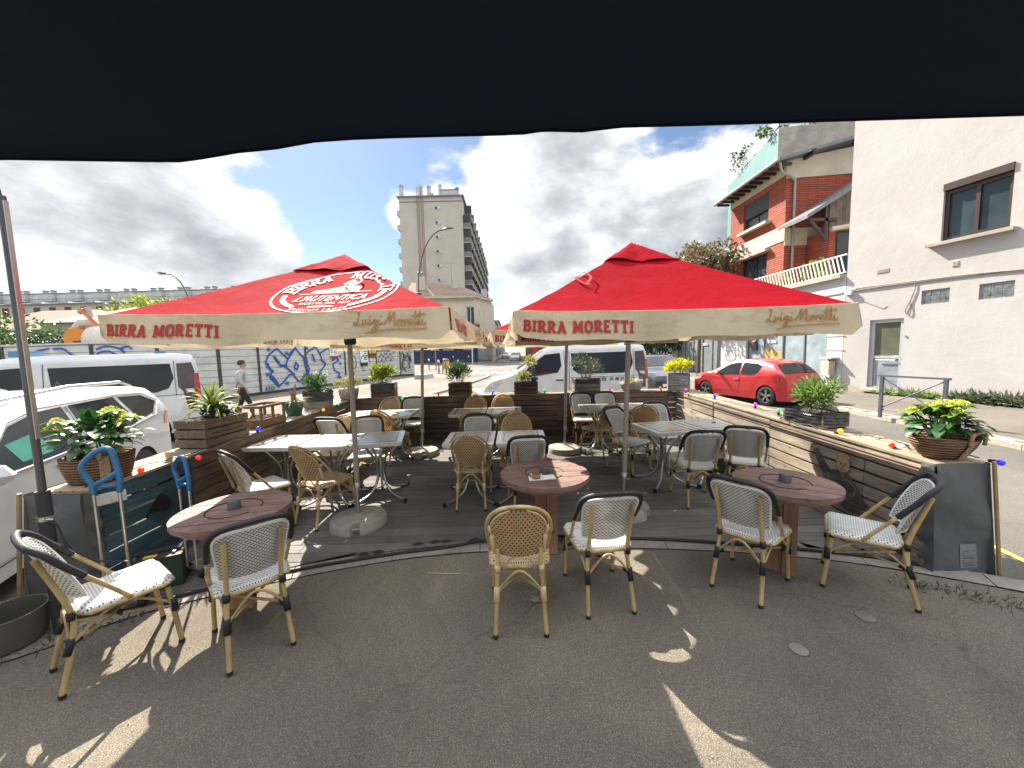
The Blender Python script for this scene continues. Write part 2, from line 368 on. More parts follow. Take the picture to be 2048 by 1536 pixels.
PAVE2 = asph('far_pavement_asphalt', (.155, .14, .12), (.26, .24, .2), True, .5)
KERB = mat('granite_kerb', (.25, .225, .195), .9, var=.2, scale=30, bump=.4, bscale=120, dirt=((.09, .08, .07), 2.5, .5)); WPNT = mat('road_paint_white', (.6, .6, .58), .7, var=.15, scale=5, dirt=((.15, .15, .14), 6, .7)); YPNT = mat('road_paint_yellow', (.55, .38, .06), .7, var=.15, scale=5, dirt=((.15, .15, .14), 6, .7))
m = MB(); m.add([(-1500, -60, -.1), (1500, -60, -.1), (1500, 1500, -.1), (-1500, 1500, -.1)], [(0, 1, 2, 3)]); struct(m.build('road', ROAD))
KC = catmull([(-7, -.6, 0), (-5, .9, 0), (-4.0, 1.65, 0), (-3.14, 2.2, 0), (-2.7, 2.6, 0), (-1.66, 3.04, 0), (-.74, 3.27, 0), (.31, 3.33, 0), (1.4, 3.28, 0), (2.46, 3.1, 0), (3.23, 2.82, 0), (4.2, 2.25, 0), (5.6, 1.1, 0), (7, -.6, 0)], 5)
def off(curve, d):
    out = []
    for i, p in enumerate(curve):
        t = (curve[min(i + 1, len(curve) - 1)] - curve[max(i - 1, 0)]).normalized(); out.append(p + Vector((-t.y, t.x, 0)) * d)
    return out
m = MB(); n_ = len(KC); m.add([(p.x, p.y, 0) for p in KC] + [(p.x, -30, 0) for p in KC], [(i, i + n_, i + 1 + n_, i + 1) for i in range(n_ - 1)][:]); m.f = [f[::-1] for f in m.f]; struct(m.build('pavement', PAVE))
ko = off(KC, .19); ki = off(KC, .005)
kb = MB()
acc = 0; stones = []
i = 0
while i < n_ - 5:
    j = i + 4; seg = range(i, j + 1)
    a = [ki[k] for k in seg]; b_ = [ko[k] for k in seg]
    a[-1] = a[-1].lerp(a[-2], .03); b_[-1] = b_[-1].lerp(b_[-2], .03)
    q = len(a); dz = random.uniform(0, .004)
    kb.add([(p.x, p.y, .006 + dz) for p in a] + [(p.x, p.y, .006 + dz) for p in b_] + [(p.x, p.y, -.12) for p in b_], [(k, k + 1, q + k + 1, q + k) for k in range(q - 1)] + [(q + k, q + k + 1, 2 * q + k + 1, 2 * q + k) for k in range(q - 1)]); i = j
struct(kb.build('kerb', KERB))
# far right pavement with kerb and drain gratings
FR = catmull([(7.6, -6, 0), (8.3, 0, 0), (8.6, 3, 0), (8.86, 6.4, 0), (9.1, 8.5, 0), (9.35, 11, 0), (9.75, 15.3, 0), (10.3, 22, 0), (10.2, 30, 0), (9.0, 33, 0), (12.8, 34, 0)], 4)
fo = off(FR, -.34); m = MB(); q = len(FR); m.add([(p.x, p.y, 0) for p in fo] + [(22, p.y, 0) for p in fo], [(i, i + q, i + q + 1, i + 1) for i in range(q - 1)]); struct(m.build('pavement_right', PAVE2))
m = MB(); q = len(FR)
for i in range(0, q - 1):
    a, b_, c, d = FR[i], FR[i + 1], fo[i + 1], fo[i]; b2 = b_.lerp(a, .015); c2 = c.lerp(d, .015)
    m.add([(a.x, a.y, .005), (b2.x, b2.y, .005), (c2.x, c2.y, .005), (d.x, d.y, .005), (a.x, a.y, -.11), (b2.x, b2.y, -.11)], [(3, 2, 1, 0), (0, 1, 5, 4)])
struct(m.build('kerb_right', mat('pale_kerb', (.30, .27, .22), .9, var=.2, scale=20, bump=.3, bscale=90)))
m = MB()
for k in range(15):
    y = 3.6 + k * .56; x = interp(y, [(0, 8.3), (3, 8.6), (6.4, 8.86), (8.5, 9.1), (11, 9.35), (15, 9.75)]) + .18
    for j in range(6): m.box((x, y + j * .045, .0075), (.17, .018, .003), rz=.25)
struct(m.build('drain_grating', mat('grating_dark', (.05, .045, .04), .8, var=.2)))
m = MB(); m.add([(4.36, 2.75, -.095), (4.42, 2.75, -.095), (4.53, 3.4, -.095), (4.47, 3.4, -.095)], [(0, 1, 2, 3)]); m.add([(4.5, 3.0, -.096), (4.1, 2.2, -.096), (3.8, 2.7, -.096)], [(0, 1, 2)]); m.f.pop(); m.mi.pop(); struct(m.build('yellow_line', YPNT))
m = MB()
for k in range(7):
    x = -5.2 + k * .95; m.add([(x, 32.0, -.095), (x + .5, 32.0, -.095), (x + 1.2, 35.6, -.095), (x + .7, 35.6, -.095)], [(0, 1, 2, 3)])
for k in range(5): m.add([(1.2 + k * .8, 56, -.095), (1.6 + k * .8, 56, -.095), (1.8 + k * .8, 59, -.095), (1.4 + k * .8, 59, -.095)], [(0, 1, 2, 3)])
struct(m.build('zebra_crossing', WPNT))
m = MB(); m.ribbon(ribp([(-2.15, 18.7), (-1.85, 19.3), (-1.45, 18.95), (-1.7, 18.3), (-1.5, 17.6), (-1.9, 17.1), (-2.25, 17.6)], 5), .17, lambda u, v, h: (u, v, -.095 + h)); m.ribbon(ribp([(-.6, 17.1), (-1.0, 17.8), (-.95, 18.8), (-.6, 19.3), (-.2, 18.8), (-.2, 17.8), (-.6, 17.1)], 6), .17, lambda u, v, h: (u, v, -.095 + h)); struct(m.build('speed_marking', WPNT))
# left far pavement
FLP = [(-30, 12.6), (-12, 12.2), (-6.5, 11.0), (-5.2, 11.6), (-4.6, 13), (-3.0, 20), (-1.9, 27), (-1.75, 29.3), (-2.3, 31), (-4, 32.3), (-9, 33.6), (-30, 36)]
m = MB(); m.prism(FLP, -.3, 0); struct(m.build('pavement_left', PAVE2))
m = MB()
for a, b_ in zip(FLP[1:-1], FLP[2:]): m.beam((a[0], a[1], -.05), (b_[0], b_[1], -.05), .2, .115)
struct(m.build('kerb_left', MATS['pale_kerb']))
m = MB(); m.box((-10, 63.5, -.05), (26, 5, .1)); m.box((16.5, 62, -.05), (16, 46, .1)); struct(m.build('pavement_far', PAVE2))
# ---------------- terrace deck ----------------
DK = lambda y: .012 + .018 * max(0, y - 3.0)
def m_deck():
    b = NB('deck_boards'); g = b.noise(3, 6, .65, (1, 18, 1)); geo = b.N('ShaderNodeNewGeometry')
    cc = b.ramp(g, [(.3, (.085, .08, .077)), (.7, (.185, .175, .166))]); k = b.ramp(geo.outputs['Random Per Island'], [(0, (.72,) * 3), (1, (1.2,) * 3)]); cc = b.mix(1, cc, k, 'MULTIPLY')
    du = b.ramp(b.noise(.9, 6, .7), [(.45, (1, 1, 1)), (.75, (1.6, 1.55, 1.45))]); b.col(b.mix(1, cc, du, 'MULTIPLY')); b.b.inputs['Roughness'].default_value = .62
    sp = b.N('ShaderNodeSeparateXYZ'); b.L(b.tc.outputs['Object'], sp.inputs[0]); gr = b.math('SINE', b.math('MULTIPLY', sp.outputs[1], 2 * math.pi / .0145)); b.bump(b.math('MULTIPLY', gr, 1.0), .8, .004); return b.m
DECKM = m_deck(); m = MB(); y = 2.62; rr = random.Random(3)
def kerby(x): return sm(x, [(-3.25, 2.35), (-2.7, 2.78), (-1.66, 3.22), (-.74, 3.45), (.31, 3.52), (1.4, 3.47), (2.46, 3.29), (3.4, 2.92)])
while y < 7.62:
    x = -3.22; rr2 = rr.uniform(-1, 0)
    xs = [x] + [q for q in (-3.2 + rr2 + 2.1, -3.2 + rr2 + 4.2, -3.2 + rr2 + 6.2) if x + .2 < q < 3.1] + [3.32]
    for a, b_ in zip(xs, xs[1:]):
        # clip the board where the kerb curve passes under it
        def clip(yy):
            p, q = a, b_
            while p < q and kerby(p) > yy: p += .02
            while q > p and kerby(q) > yy: q -= .02
            return p, q
        (a0, b0), (a1, b1) = clip(y), clip(y + .138)
        if b1 - a1 > .03:
            if b0 <= a0: a0 = b0 = (a1 + b1) / 2 if not (a1 == a or b1 == b_) else (a1 if a1 == a else b1)
            z0, z1 = DK(y), DK(y + .138); m.add([(a0, y, z0), (b0 - .004, y, z0), (b1 - .004, y + .138, z1), (a1, y + .138, z1), (a0, y, -.08), (b0, y, -.08)], [(0, 1, 2, 3), (0, 4, 5, 1)])
    y += .145
deck = m.build('terrace_deck', DECKM); struct(deck)
m = MB(); m.add([(-3.25, 2.5, -.06), (3.35, 2.5, -.06), (3.35, 7.6, -.02), (-3.25, 7.6, -.02)], [(0, 1, 2, 3)]); struct(m.build('deck_underlay', RUB))
m = MB(); pts = [(-3.1, 2.52), (-2.4, 2.86), (-1.9, 3.06), (-1.2, 3.26), (-.6, 3.40), (-.35, 3.47), (-.1, 3.44), (.6, 3.47), (1.2, 3.45), (2.0, 3.33), (2.9, 3.1), (3.3, 2.93)]
m.tube(catmull([(x, y + random.uniform(-.01, .01), DK(y) + .004 + random.uniform(0, .01)) for x, y in pts], 4), .014, 5)
for k in range(8):
    x = random.uniform(-2, 0.2); yy = kerby(x) + .03; m.add([(x, yy, .03), (x + .07, yy + .03, .035), (x + .13, yy + .01, .028), (x + .05, yy - .02, .03)], [(0, 1, 2, 3)])
struct(m.build('deck_edge_strip', RUB))
# ---------------- timber fences round the terrace ----------------
WDK = m_wood('dark_stained_planks', (.20, .14, .105), (.075, .052, .042), 'X'); WGY = m_wood('weathered_planks', (.40, .34, .265), (.18, .15, .12), 'Y', isl=.25); WLF = m_wood('left_planks', (.24, .175, .125), (.10, .07, .052), 'Y'); WBL = m_wood('blue_painted_planks', (.045, .11, .15), (.02, .05, .07), 'Y', isl=.3)
WTOP = m_wood('shelf_planks', (.34, .27, .19), (.13, .10, .075), 'X', isl=.3); WTOPY = m_wood('shelf_planks_long', (.36, .29, .2), (.11, .085, .065), 'Y', isl=.3)
def plankwall(mb, axis, a, b_, pos, z0f, z1f, n=8, th=.022, gap=.012, splits=(), face=1, step=.0):
    # planks along x (axis 0) or y (axis 1) standing at the plane pos
    cuts = [a] + list(splits) + [b_]
    for c0, c1 in zip(cuts, cuts[1:]):
        o = random.uniform(-.008, .008)
        for k in range(n):
            f0, f1 = k / n, (k + 1) / n
            za = [z0f(c0) + (z1f(c0) - z0f(c0)) * f for f in (f0, f1)]; zb = [z0f(c1) + (z1f(c1) - z0f(c1)) * f for f in (f0, f1)]
            g = gap * random.uniform(.6, 1.5); j = random.uniform(-.004, .004) + o; e = random.uniform(.003, .008)
            def V(c, z, d): return (c, pos + d * face + j, z) if axis == 0 else (pos + d * face + j, c, z)
            vs = [V(c0 + e, za[0] + g / 2, 0), V(c1 - e, zb[0] + g / 2, 0), V(c1 - e, zb[1] - g / 2, 0), V(c0 + e, za[1] - g / 2, 0), V(c0 + e, za[0] + g / 2, th), V(c1 - e, zb[0] + g / 2, th), V(c1 - e, zb[1] - g / 2, th), V(c0 + e, za[1] - g / 2, th)]
            mb.add(vs, [(0, 1, 2, 3), (7, 6, 5, 4), (0, 4, 5, 1), (1, 5, 6, 2), (2, 6, 7, 3), (3, 7, 4, 0)])
FT = lambda y: .865 + .018 * max(0, y - 2.9)
yb = 7.5
bf = empty('timber_fence', (0, 0, 0), 0, 'dark stained plank fence across the back of the terrace, under the oleander crate', 'fence')
m = MB(); plankwall(m, 0, -3.2, 3.32, yb, lambda c: DK(yb), lambda c: FT(yb), 8, splits=(-1.9, -.3, 1.1, 2.3)); m.build('planks', WDK, bf)
m = MB(); plankwall(m, 0, -3.55, 3.3, yb + .34, lambda c: -.06, lambda c: FT(yb), 6); m.build('outer_planks', WTOP, bf)
m = MB()
for k, (a, b_) in enumerate([(-3.55, -1.6), (-1.59, .3), (.31, 1.9), (1.91, 3.7)]):
    for j in range(3): m.box(((a + b_) / 2, yb - .01 + .065 + j * .131, FT(yb) + .012 + random.uniform(0, .002)), (b_ - a - .006, .126, .022))
m.build('shelf', WTOP, bf)
m = MB()
for x in (-2.5, -.95, .9, 2.7): m.box((x, yb + .045, .5), (.06, .045, .8))
m.build('post', MATS['dark_stained_planks'], bf)
# left fence
XL = -3.18
lf = empty('timber_fence', (0, 0, 0), 0, 'brown plank fence along the left of the terrace beside the yucca crate', 'fence')
m = MB(); plankwall(m, 1, 3.62, 7.52, XL, DK, FT, 7, face=-1, splits=(4.9, 6.2)); m.build('planks', WLF, lf)
m = MB(); plankwall(m, 1, 3.62, 7.48, XL - .36, lambda y: -.06, FT, 6, face=-1); m.build('outer_planks', WLF, lf)
m = MB()
for a, b_ in [(3.62, 5.2), (5.21, 7.48)]:
    for j in range(3):
        x = XL + .01 - .065 - j * .132; m.beam((x, a, FT(a) + .012), (x, b_ - .01, FT(b_) + .012), .127, .022)
m.build('shelf', WTOPY, lf)
bl = empty('painted_fence', (0, 0, 0), 0, 'dark blue painted plank fence with tan shelf, behind the blue trolley handles', 'fence')
m = MB(); plankwall(m, 1, 2.78, 3.6, XL + .01, lambda y: -.02, FT, 7, face=-1, gap=.016); m.build('planks', WBL, bl)
m = MB()
for j in range(3):
    x = XL + .02 - .065 - j * .132; m.beam((x, 2.72, FT(2.9) + .012), (x, 3.6, FT(3.6) + .012), .129, .022)
m.build('shelf', m_wood('tan_shelf_planks', (.50, .37, .24), (.26, .17, .10), 'Y', isl=.1), bl)
b2 = NB('painted_figure'); d = b2.ramp(b2.noise(5.5, 3, .5, dist=1.0), [(.5, (0, 0, 0)), (.58, (1, 1, 1))]); b2.col(b2.mix(d, (.02, .05, .07), (.005, .006, .008))); b2.b.inputs['Roughness'].default_value = .6
m = MB()
def PB(u, v, h): return (XL + .014 + h, u, v)
m.flat([(3.1, .50), (3.2, .62), (3.32, .70), (3.48, .66), (3.56, .5), (3.5, .38), (3.35, .44), (3.22, .40)], PB, .001); m.build('painted_mark', b2.m, bl)
# grey tarpaulin ends of the fences
def tarp_end(x_in, x_out, yy, zt, label, side):
    t = empty('tarpaulin_panel', (0, 0, 0), 0, label, 'tarpaulin')
    rnd = random.Random(side)
    def fn(u, v):
        zb = -.02; z = zb + (zt - zb) * v; spread = (1 - v)
        x = x_in + (x_out - x_in) * u + side * spread * (.06 + .07 * u); ripple = .012 * math.sin(v * 9 + u * 4) + .01 * noise.noise(Vector((u * 6, v * 7, side * 3)))
        return Vector((x, yy + .03 * (1 - v) - ripple - .05 * u * (1 - u), z))
    m = MB(); m.grid(fn, 16, 24)
    def fn2(u, v):   # return over the inner corner, gathered folds
        z = -.02 + (zt + .02) * v; x = x_in + side * (1 - v) * .06 - side * .02 * (1 + .8 * math.sin(v * 34 + u * 3)) * u
        return Vector((x - side * .012, yy + u * .09, z))
    m.grid(fn2, 5, 40)
    def fn3(u, v):
        x = x_out + side * (1 - v) * .13; return Vector((x, yy + u * .6, -.06 + (zt + .06) * v + .005))
    m.grid(fn3, 4, 12)
    m.build('sheet', GREYT, t, smooth='all')
    m = MB(); m.tube([(x_out + side * .135, yy - .02, -.06), (x_out + side * .005, yy - .02, zt + .02)], .014, 6); m.build('edge_batten', mat('batten_wood', (.30, .22, .11), .7, var=.2), t)
    m = MB(); m.add([fn(a, b_) + Vector((0, -.004, 0)) for a, b_ in ((.42, .06), (.75, .05), (.74, .27), (.45, .27))], [(0, 1, 2, 3)]); 
    lp = m.build('printed_patch', mat('patch_grey', (.17, .172, .175), .6, var=.2, scale=30), t) if side > 0 else None; m = MB()
    if side > 0:
        for k in range(7): m.add([fn(a, b_) + Vector((0, -.008, 0)) for a, b_ in ((.47, .075 + k * .022), (.70 - .05 * (k % 3), .075 + k * .022), (.70 - .05 * (k % 3), .083 + k * .022), (.47, .083 + k * .022))], [(0, 1, 2, 3)])
        m.build('print_lines', mat('patch_dark', (.06, .06, .065), .6), lp)
    return t
rf = empty('timber_fence', (0, 0, 0), 0, 'pale weathered plank fence along the right of the terrace with a painted face on it', 'fence')
XR = 3.3
m = MB(); plankwall(m, 1, 2.9, 7.52, XR, DK, FT, 7, face=1, gap=.018, splits=(3.45, 4.75, 6.1)); m.build('planks', WGY, rf)
m = MB(); plankwall(m, 1, 2.9, 7.84, XR + .37, lambda y: -.06, FT, 6, face=1); m.build('outer_planks', WGY, rf)
m = MB()
for a, b_ in [(2.86, 4.4), (4.41, 6.0), (6.01, 7.84)]:
    for j in range(3):
        x = XR - .01 + .065 + j * .134; m.beam((x, a, FT(a) + .012 + random.uniform(0, .003)), (x, b_ - .01, FT(b_) + .012), .128, .022)
m.build('shelf', WTOPY, rf)
m = MB(); m.beam((XR - .02, 2.9, FT(2.9) - .05), (XR - .02, 7.4, FT(7.4) - .05), .010, .014); m.build('trim', mat('red_brown_trim', (.10, .045, .035), .7, var=.3), rf)
# the mural: a figure in a dark jacket with a fair-haired head, painted straight on the boards
def PR(u, v, h): return (XR - .009 - h, u, v)
PBL = mat('mural_black', (.05, .048, .046), .8, var=.6, scale=7, dirt=((.25, .2, .15), 9, .5)); PSK = mat('mural_skin', (.36, .26, .18), .8, var=.25, scale=14); PHR = mat('mural_hair', (.30, .2, .11), .8, var=.4, scale=30); PDK = mat('mural_line', (.13, .09, .07), .8, var=.3)
PGR = mat('mural_grey', (.16, .16, .165), .8, var=.4, scale=12)
def blob2(cx_, cy_, rx, ry, n=22, j=.06, seed=1):
    r_ = random.Random(seed); return [(cx_ + rx * math.cos(2 * math.pi * k / n) * (1 + r_.uniform(-j, j)), cy_ + ry * math.sin(2 * math.pi * k / n) * (1 + r_.uniform(-j, j))) for k in range(n)]
m = MB(); m.flat([(3.97, .72), (3.87, .60), (3.80, .54), (3.70, .57), (3.60, .55), (3.48, .46), (3.42, .36), (3.36, .30), (3.46, .27), (3.55, .31), (3.62, .26), (3.78, .24), (3.84, .34), (3.88, .44), (3.97, .58), (4.03, .70)], PR, .002); m.flat(blob2(3.56, .22, .12, .03, seed=4), PR, .0015); m.build('mural_jacket', PBL, rf)
m = MB(); m.ribbon([(3.82, .50), (3.78, .36)], .008, PR, .005); m.ribbon([(3.60, .5), (3.5, .44), (3.52, .36)], .01, PR, .005); m.ribbon([(3.66, .54), (3.62, .48), (3.57, .5)], .012, PR, .005); m.build('mural_highlight', PGR, rf)
m = MB(); m.flat(blob2(3.655, .635, .075, .085, seed=2, j=.02), PR, .004); m.build('mural_face', PSK, rf)
m = MB(); m.flat([(3.735, .645), (3.74, .70), (3.70, .745), (3.64, .755), (3.585, .735), (3.575, .68), (3.58, .65), (3.60, .70), (3.65, .715), (3.70, .70), (3.715, .66)], PR, .006); m.build('mural_hair', PHR, rf)
m = MB()
for c in (3.675, 3.625): m.flat(blob2(c, .637, .012, .006), PR, .0075)
m.ribbon([(3.70, .655), (3.655, .645)], .008, PR, .0075); m.ribbon([(3.645, .645), (3.605, .657)], .008, PR, .0075); m.ribbon([(3.65, .63), (3.642, .605), (3.655, .602)], .006, PR, .0075); m.ribbon([(3.675, .582), (3.645, .578), (3.62, .585)], .008, PR, .0075); m.ribbon([(3.72, .62), (3.70, .57), (3.65, .553), (3.6, .575)], .006, PR, .0075); m.build('mural_features', PDK, rf)
tarp_end(XR - .02, XR + .40, 2.84, FT(2.9) + .02, 'grey tarpaulin sheet covering the near end of the right-hand fence, under the woven basket', 1)
tarp_end(XL + .02, XL - .40, 2.66, FT(2.7) + .02, 'grey tarpaulin sheet covering the near end of the left-hand fence, beside the metal pole', -1)
# ---------------- buildings ----------------
STUC = NB('white_render'); a_ = STUC.noise(.6, 6, .65); b_ = STUC.noise(2.2, 6, .7, dist=.8); cc_ = STUC.ramp(a_, [(.3, (.355, .34, .33)), (.7, (.42, .41, .40))]); STUC.col(STUC.mix(STUC.math('MULTIPLY', STUC.ramp(b_, [(.55, (0, 0, 0)), (.8, (1, 1, 1))]), .35), cc_, (.31, .27, .22))); STUC.b.inputs['Roughness'].default_value = .95
STUC.bump(STUC.math('ADD', STUC.math('MULTIPLY', b_, 1.2), STUC.math('MULTIPLY', STUC.noise(5, 7, .6), .7)), .22, .03); STUC = STUC.m
BROWN = mat('brown_window_frame', (.035, .02, .016), .4, var=.2); ALU = mat('aluminium_frame', (.42, .43, .46), .4, .3, .1); CONC = mat('raw_concrete', (.33, .30, .26), .9, var=.15, scale=2, bump=.2, bscale=30, dirt=((.12, .11, .1), 1.5, .4))
WFAC = mat('white_facade', (.45, .45, .455), .9, var=.06, scale=1.5, dirt=((.4, .4, .4), 1.2, .5)); GDOOR = mat('grey_garage_metal', (.15, .165, .18), .5, var=.25, scale=1.2, bump=.05, dirt=((.28, .3, .32), 2.2, .5)); GDOORB = mat('blue_grey_garage_metal', (.20, .25, .28), .5, var=.25, scale=1.5, dirt=((.32, .38, .42), 2, .6))
CREAM = mat('cream_render', (.50, .44, .34), .9, var=.08, scale=.6, dirt=((.3, .26, .2), .8, .4)); BEIGE = mat('beige_render', (.44, .41, .36), .9, var=.06, scale=.15, dirt=((.33, .30, .25), .25, .5))
BEIGEF = mat('beige_render_house', (.40, .36, .29), .9, var=.08, scale=.5)
ROOFG = mat('grey_roof_tiles', (.24, .22, .2), .9, var=.25, scale=6, bump=.4, aniso=(1, 4, 1)); ROOFB = mat('brown_roof_tiles', (.22, .15, .11), .9, var=.3, scale=2, bump=.6, aniso=(4, 1, 1)); ZINC = mat('zinc_edge', (.16, .17, .185), .5, .4, .2)
TEAL = mat('teal_cladding', (.085, .19, .19), .6, var=.08, scale=.5); SHUT = mat('dark_shutter', (.035, .037, .042), .6, var=.2, scale=3)
def m_brick():
    b = NB('red_brick'); sp = b.N('ShaderNodeSeparateXYZ'); b.L(b.tc.outputs['Object'], sp.inputs[0]); br = b.N('ShaderNodeTexBrick'); cb = b.N('ShaderNodeCombineXYZ'); b.L(b.math('ADD', sp.outputs[0], sp.outputs[1]), cb.inputs[0]); b.L(sp.outputs[2], cb.inputs[1]); b.L(cb.outputs[0], br.inputs[0])
    br.inputs['Color1'].default_value = (.38, .085, .045, 1); br.inputs['Color2'].default_value = (.27, .055, .03, 1); br.inputs['Mortar'].default_value = (.09, .03, .022, 1); br.inputs['Scale'].default_value = 1; br.inputs['Mortar Size'].default_value = .016; br.inputs['Brick Width'].default_value = .9; br.inputs['Row Height'].default_value = .105
    b.col(br.outputs['Color']); b.b.inputs['Roughness'].default_value = .85; b.bump(br.outputs['Fac'], -.8, .02); return b.m
BRICK = m_brick()
def frame_window(parent, P, u0, u1, z0, z1, fm, gl, fw=.07, mull=(), depth=.06, name='window', hbar=()):
    f = MB()
    def bar(a, b_, c, d):
        vs = [P(a, c, 0), P(b_, c, 0), P(b_, d, 0), P(a, d, 0), P(a, c, depth), P(b_, c, depth), P(b_, d, depth), P(a, d, depth)]
        f.add(vs, [(0, 1, 2, 3), (7, 6, 5, 4), (0, 4, 5, 1), (1, 5, 6, 2), (2, 6, 7, 3), (3, 7, 4, 0)])
    bar(u0, u1, z0, z0 + fw); bar(u0, u1, z1 - fw, z1); bar(u0, u0 + fw, z0 + fw, z1 - fw); bar(u1 - fw, u1, z0 + fw, z1 - fw)
    for q in mull: bar(q - fw * .45, q + fw * .45, z0 + fw, z1 - fw)
    for q in hbar: bar(u0 + fw, u1 - fw, q - fw * .4, q + fw * .4)
    o = f.build(name, fm, parent); g = MB(); g.add([P(u0 + fw * .5, z0 + fw * .5, depth * .3), P(u1 - fw * .5, z0 + fw * .5, depth * .3), P(u1 - fw * .5, z1 - fw * .5, depth * .3), P(u0 + fw * .5, z1 - fw * .5, depth * .3)], [(0, 1, 2, 3)]); g.build('pane', gl, o); return o
def wall_holes(mb, P, u0, u1, z0, z1, holes, depth=.18):
    us = sorted({u0, u1, *[h[0] for h in holes], *[h[1] for h in holes]}); zs = sorted({z0, z1, *[h[2] for h in holes], *[h[3] for h in holes]})
    for a, b_ in zip(us, us[1:]):
        for c, d in zip(zs, zs[1:]):
            if any(h[0] <= (a + b_) / 2 <= h[1] and h[2] <= (c + d) / 2 <= h[3] for h in holes): continue
            mb.add([P(a, c, 0), P(b_, c, 0), P(b_, d, 0), P(a, d, 0)], [(0, 1, 2, 3)])
    for h in holes:
        a, b_, c, d = h[:4]; q = [(a, c), (b_, c), (b_, d), (a, d)]
        for k in range(4):
            (x0, y0), (x1, y1) = q[k], q[(k + 1) % 4]; mb.add([P(x0, y0, 0), P(x1, y1, 0), P(x1, y1, -depth), P(x0, y0, -depth)], [(0, 1, 2, 3)])
# --- white rendered building on the right
WB = empty('white_building', (12.8, 14.5, 0), 0, 'white rendered building at the right edge with a brown framed window and a grey door', 'building')
wd = Vector((.2, -.98, 0)).normalized(); wn = Vector((-.98, -.2, 0)).normalized()
def PW(s, z, h): return wd * s + wn * h + Vector((0, 0, z))
win = (2.66, 4.09, 4.88, 6.55); dr = (.87, 1.87, .15, 2.62); g1 = (2.29, 2.97, 3.0, 3.44); g2 = (3.6, 4.28, 2.98, 3.42); g3 = (4.9, 5.6, 2.96, 3.4)
m = MB(); wall_holes(m, PW, 0, 17, -.3, 10.5, [win, dr, g1, g2, g3])
n0 = Vector((6, 0, 0)); m.add([PW(0, -.3, 0), PW(0, 10.5, 0), PW(0, 10.5, 0) + n0, PW(0, -.3, 0) + n0], [(0, 1, 2, 3)]); m.add([PW(0, 10.5, 0), PW(17, 10.5, 0), PW(17, 10.5, 0) + n0, PW(0, 10.5, 0) + n0], [(0, 1, 2, 3)])
m.build('wall', STUC, WB)
m = MB(); m.grid(lambda u, v: PW(u * 17, -.3 + v * .52, .02 + .006 * noise.noise(Vector((u * 40, v * 3, 0)))), 60, 3); m.build('plinth', mat('stained_plinth', (.42, .37, .29), .95, var=.25, scale=2, bump=.5, bscale=14, dirt=((.16, .14, .1), 1.5, .6)), WB)
def PWd(d): return lambda s, z, h: PW(s, z, h + d)
wo = frame_window(WB, PWd(-.17), win[0], win[1], win[2], win[3] - .2, BROWN, WGL, .10, (3.38,), .09)
m = MB(); m.box(PW((win[0] + win[1]) / 2, win[3] - .09, -.06), (1.43, .2, .2), M=Matrix.Rotation(math.atan2(-.98, .2), 4, 'Z')); m.build('shutter_box', BROWN, wo)
m = MB(); m.box(PW(3.32, 4.79, .02), (1.85, .34, .085), M=Matrix.Rotation(math.atan2(-.98, .2), 4, 'Z')); m.build('sill', CONC, wo)
m = MB(); m.add([PW(2.78, 5.0, -.45), PW(3.3, 5.0, -.5), PW(3.3, 5.75, -.5), PW(2.78, 5.75, -.45)], [(0, 1, 2, 3)]); m.build('room', mat('room_dark', (.05, .045, .04), .9), wo)
do = frame_window(WB, PWd(-.14), dr[0], dr[1], dr[2], dr[3], ALU, m_glass('door_glass', (.13, .14, .10), .15), .12, (), .07, 'door', (1.30,)); 
m = MB(); m.add([PW(1.0, .28, -.10), PW(1.74, .28, -.10), PW(1.74, 1.25, -.10), PW(1.0, 1.25, -.10)], [(0, 1, 2, 3)]); m.build('lower_panel', mat('frosted_panel', (.22, .25, .29), .35, var=.3, scale=3), do)
m = MB(); m.tube([PW(1.1, 1.2, -.03), PW(1.68, 1.2, -.03)], .018, 8); m.tube([PW(1.80, 1.34, -.02), PW(1.80, 1.34, .03), PW(1.66, 1.34, .03)], .015, 8); m.build('handle', CHR, do)
m = MB(); m.box(PW(1.37, .11, .03), (1.2, .34, .08), M=Matrix.Rotation(math.atan2(-.98, .2), 4, 'Z')); m.build('doorstep', CONC, WB)
GLB = mat('glass_brick', (.10, .12, .125), .15, 0, .7, scale=9, bump=.8, bscale=9, coat=.8)
for (a, b_, c, d) in (g1, g2, g3):
    f = MB(); f.add([PW(a, c, -.06), PW(b_, c, -.06), PW(b_, d, -.06), PW(a, d, -.06)], [(0, 1, 2, 3)]); fo_ = f.build('glass_brick_window', mat('white_mortar', (.6, .6, .58), .9), WB)
    g = MB()
    for i in range(3):
        for j in range(2):
            x0 = a + .02 + i * (b_ - a - .01) / 3; z0 = c + .02 + j * (d - c - .01) / 2; g.box(PW(x0 + .1, z0 + .095, -.05), (.195, .03, .18), M=Matrix.Rotation(math.atan2(-.98, .2), 4, 'Z'))
    g.build('glass_brick', GLB, fo_)
for (a, b_, c, d) in ((.98, 1.35, 4.24, 4.36), (2.98, 3.12, 4.04, 4.2)):
    m = MB(); M_ = Matrix.Rotation(math.atan2(-.98, .2), 4, 'Z')
    m.box(PW((a + b_) / 2, (c + d) / 2, .008), (b_ - a, .016, d - c), M=M_)
    for k in range(4): m.box(PW((a + b_) / 2, c + (k + .5) * (d - c) / 4, .02), ((b_ - a) * .85, .01, .01), M=M_)
    m.build('vent_grille', mat('vent_beige', (.42, .36, .26), .7, var=.3), WB)
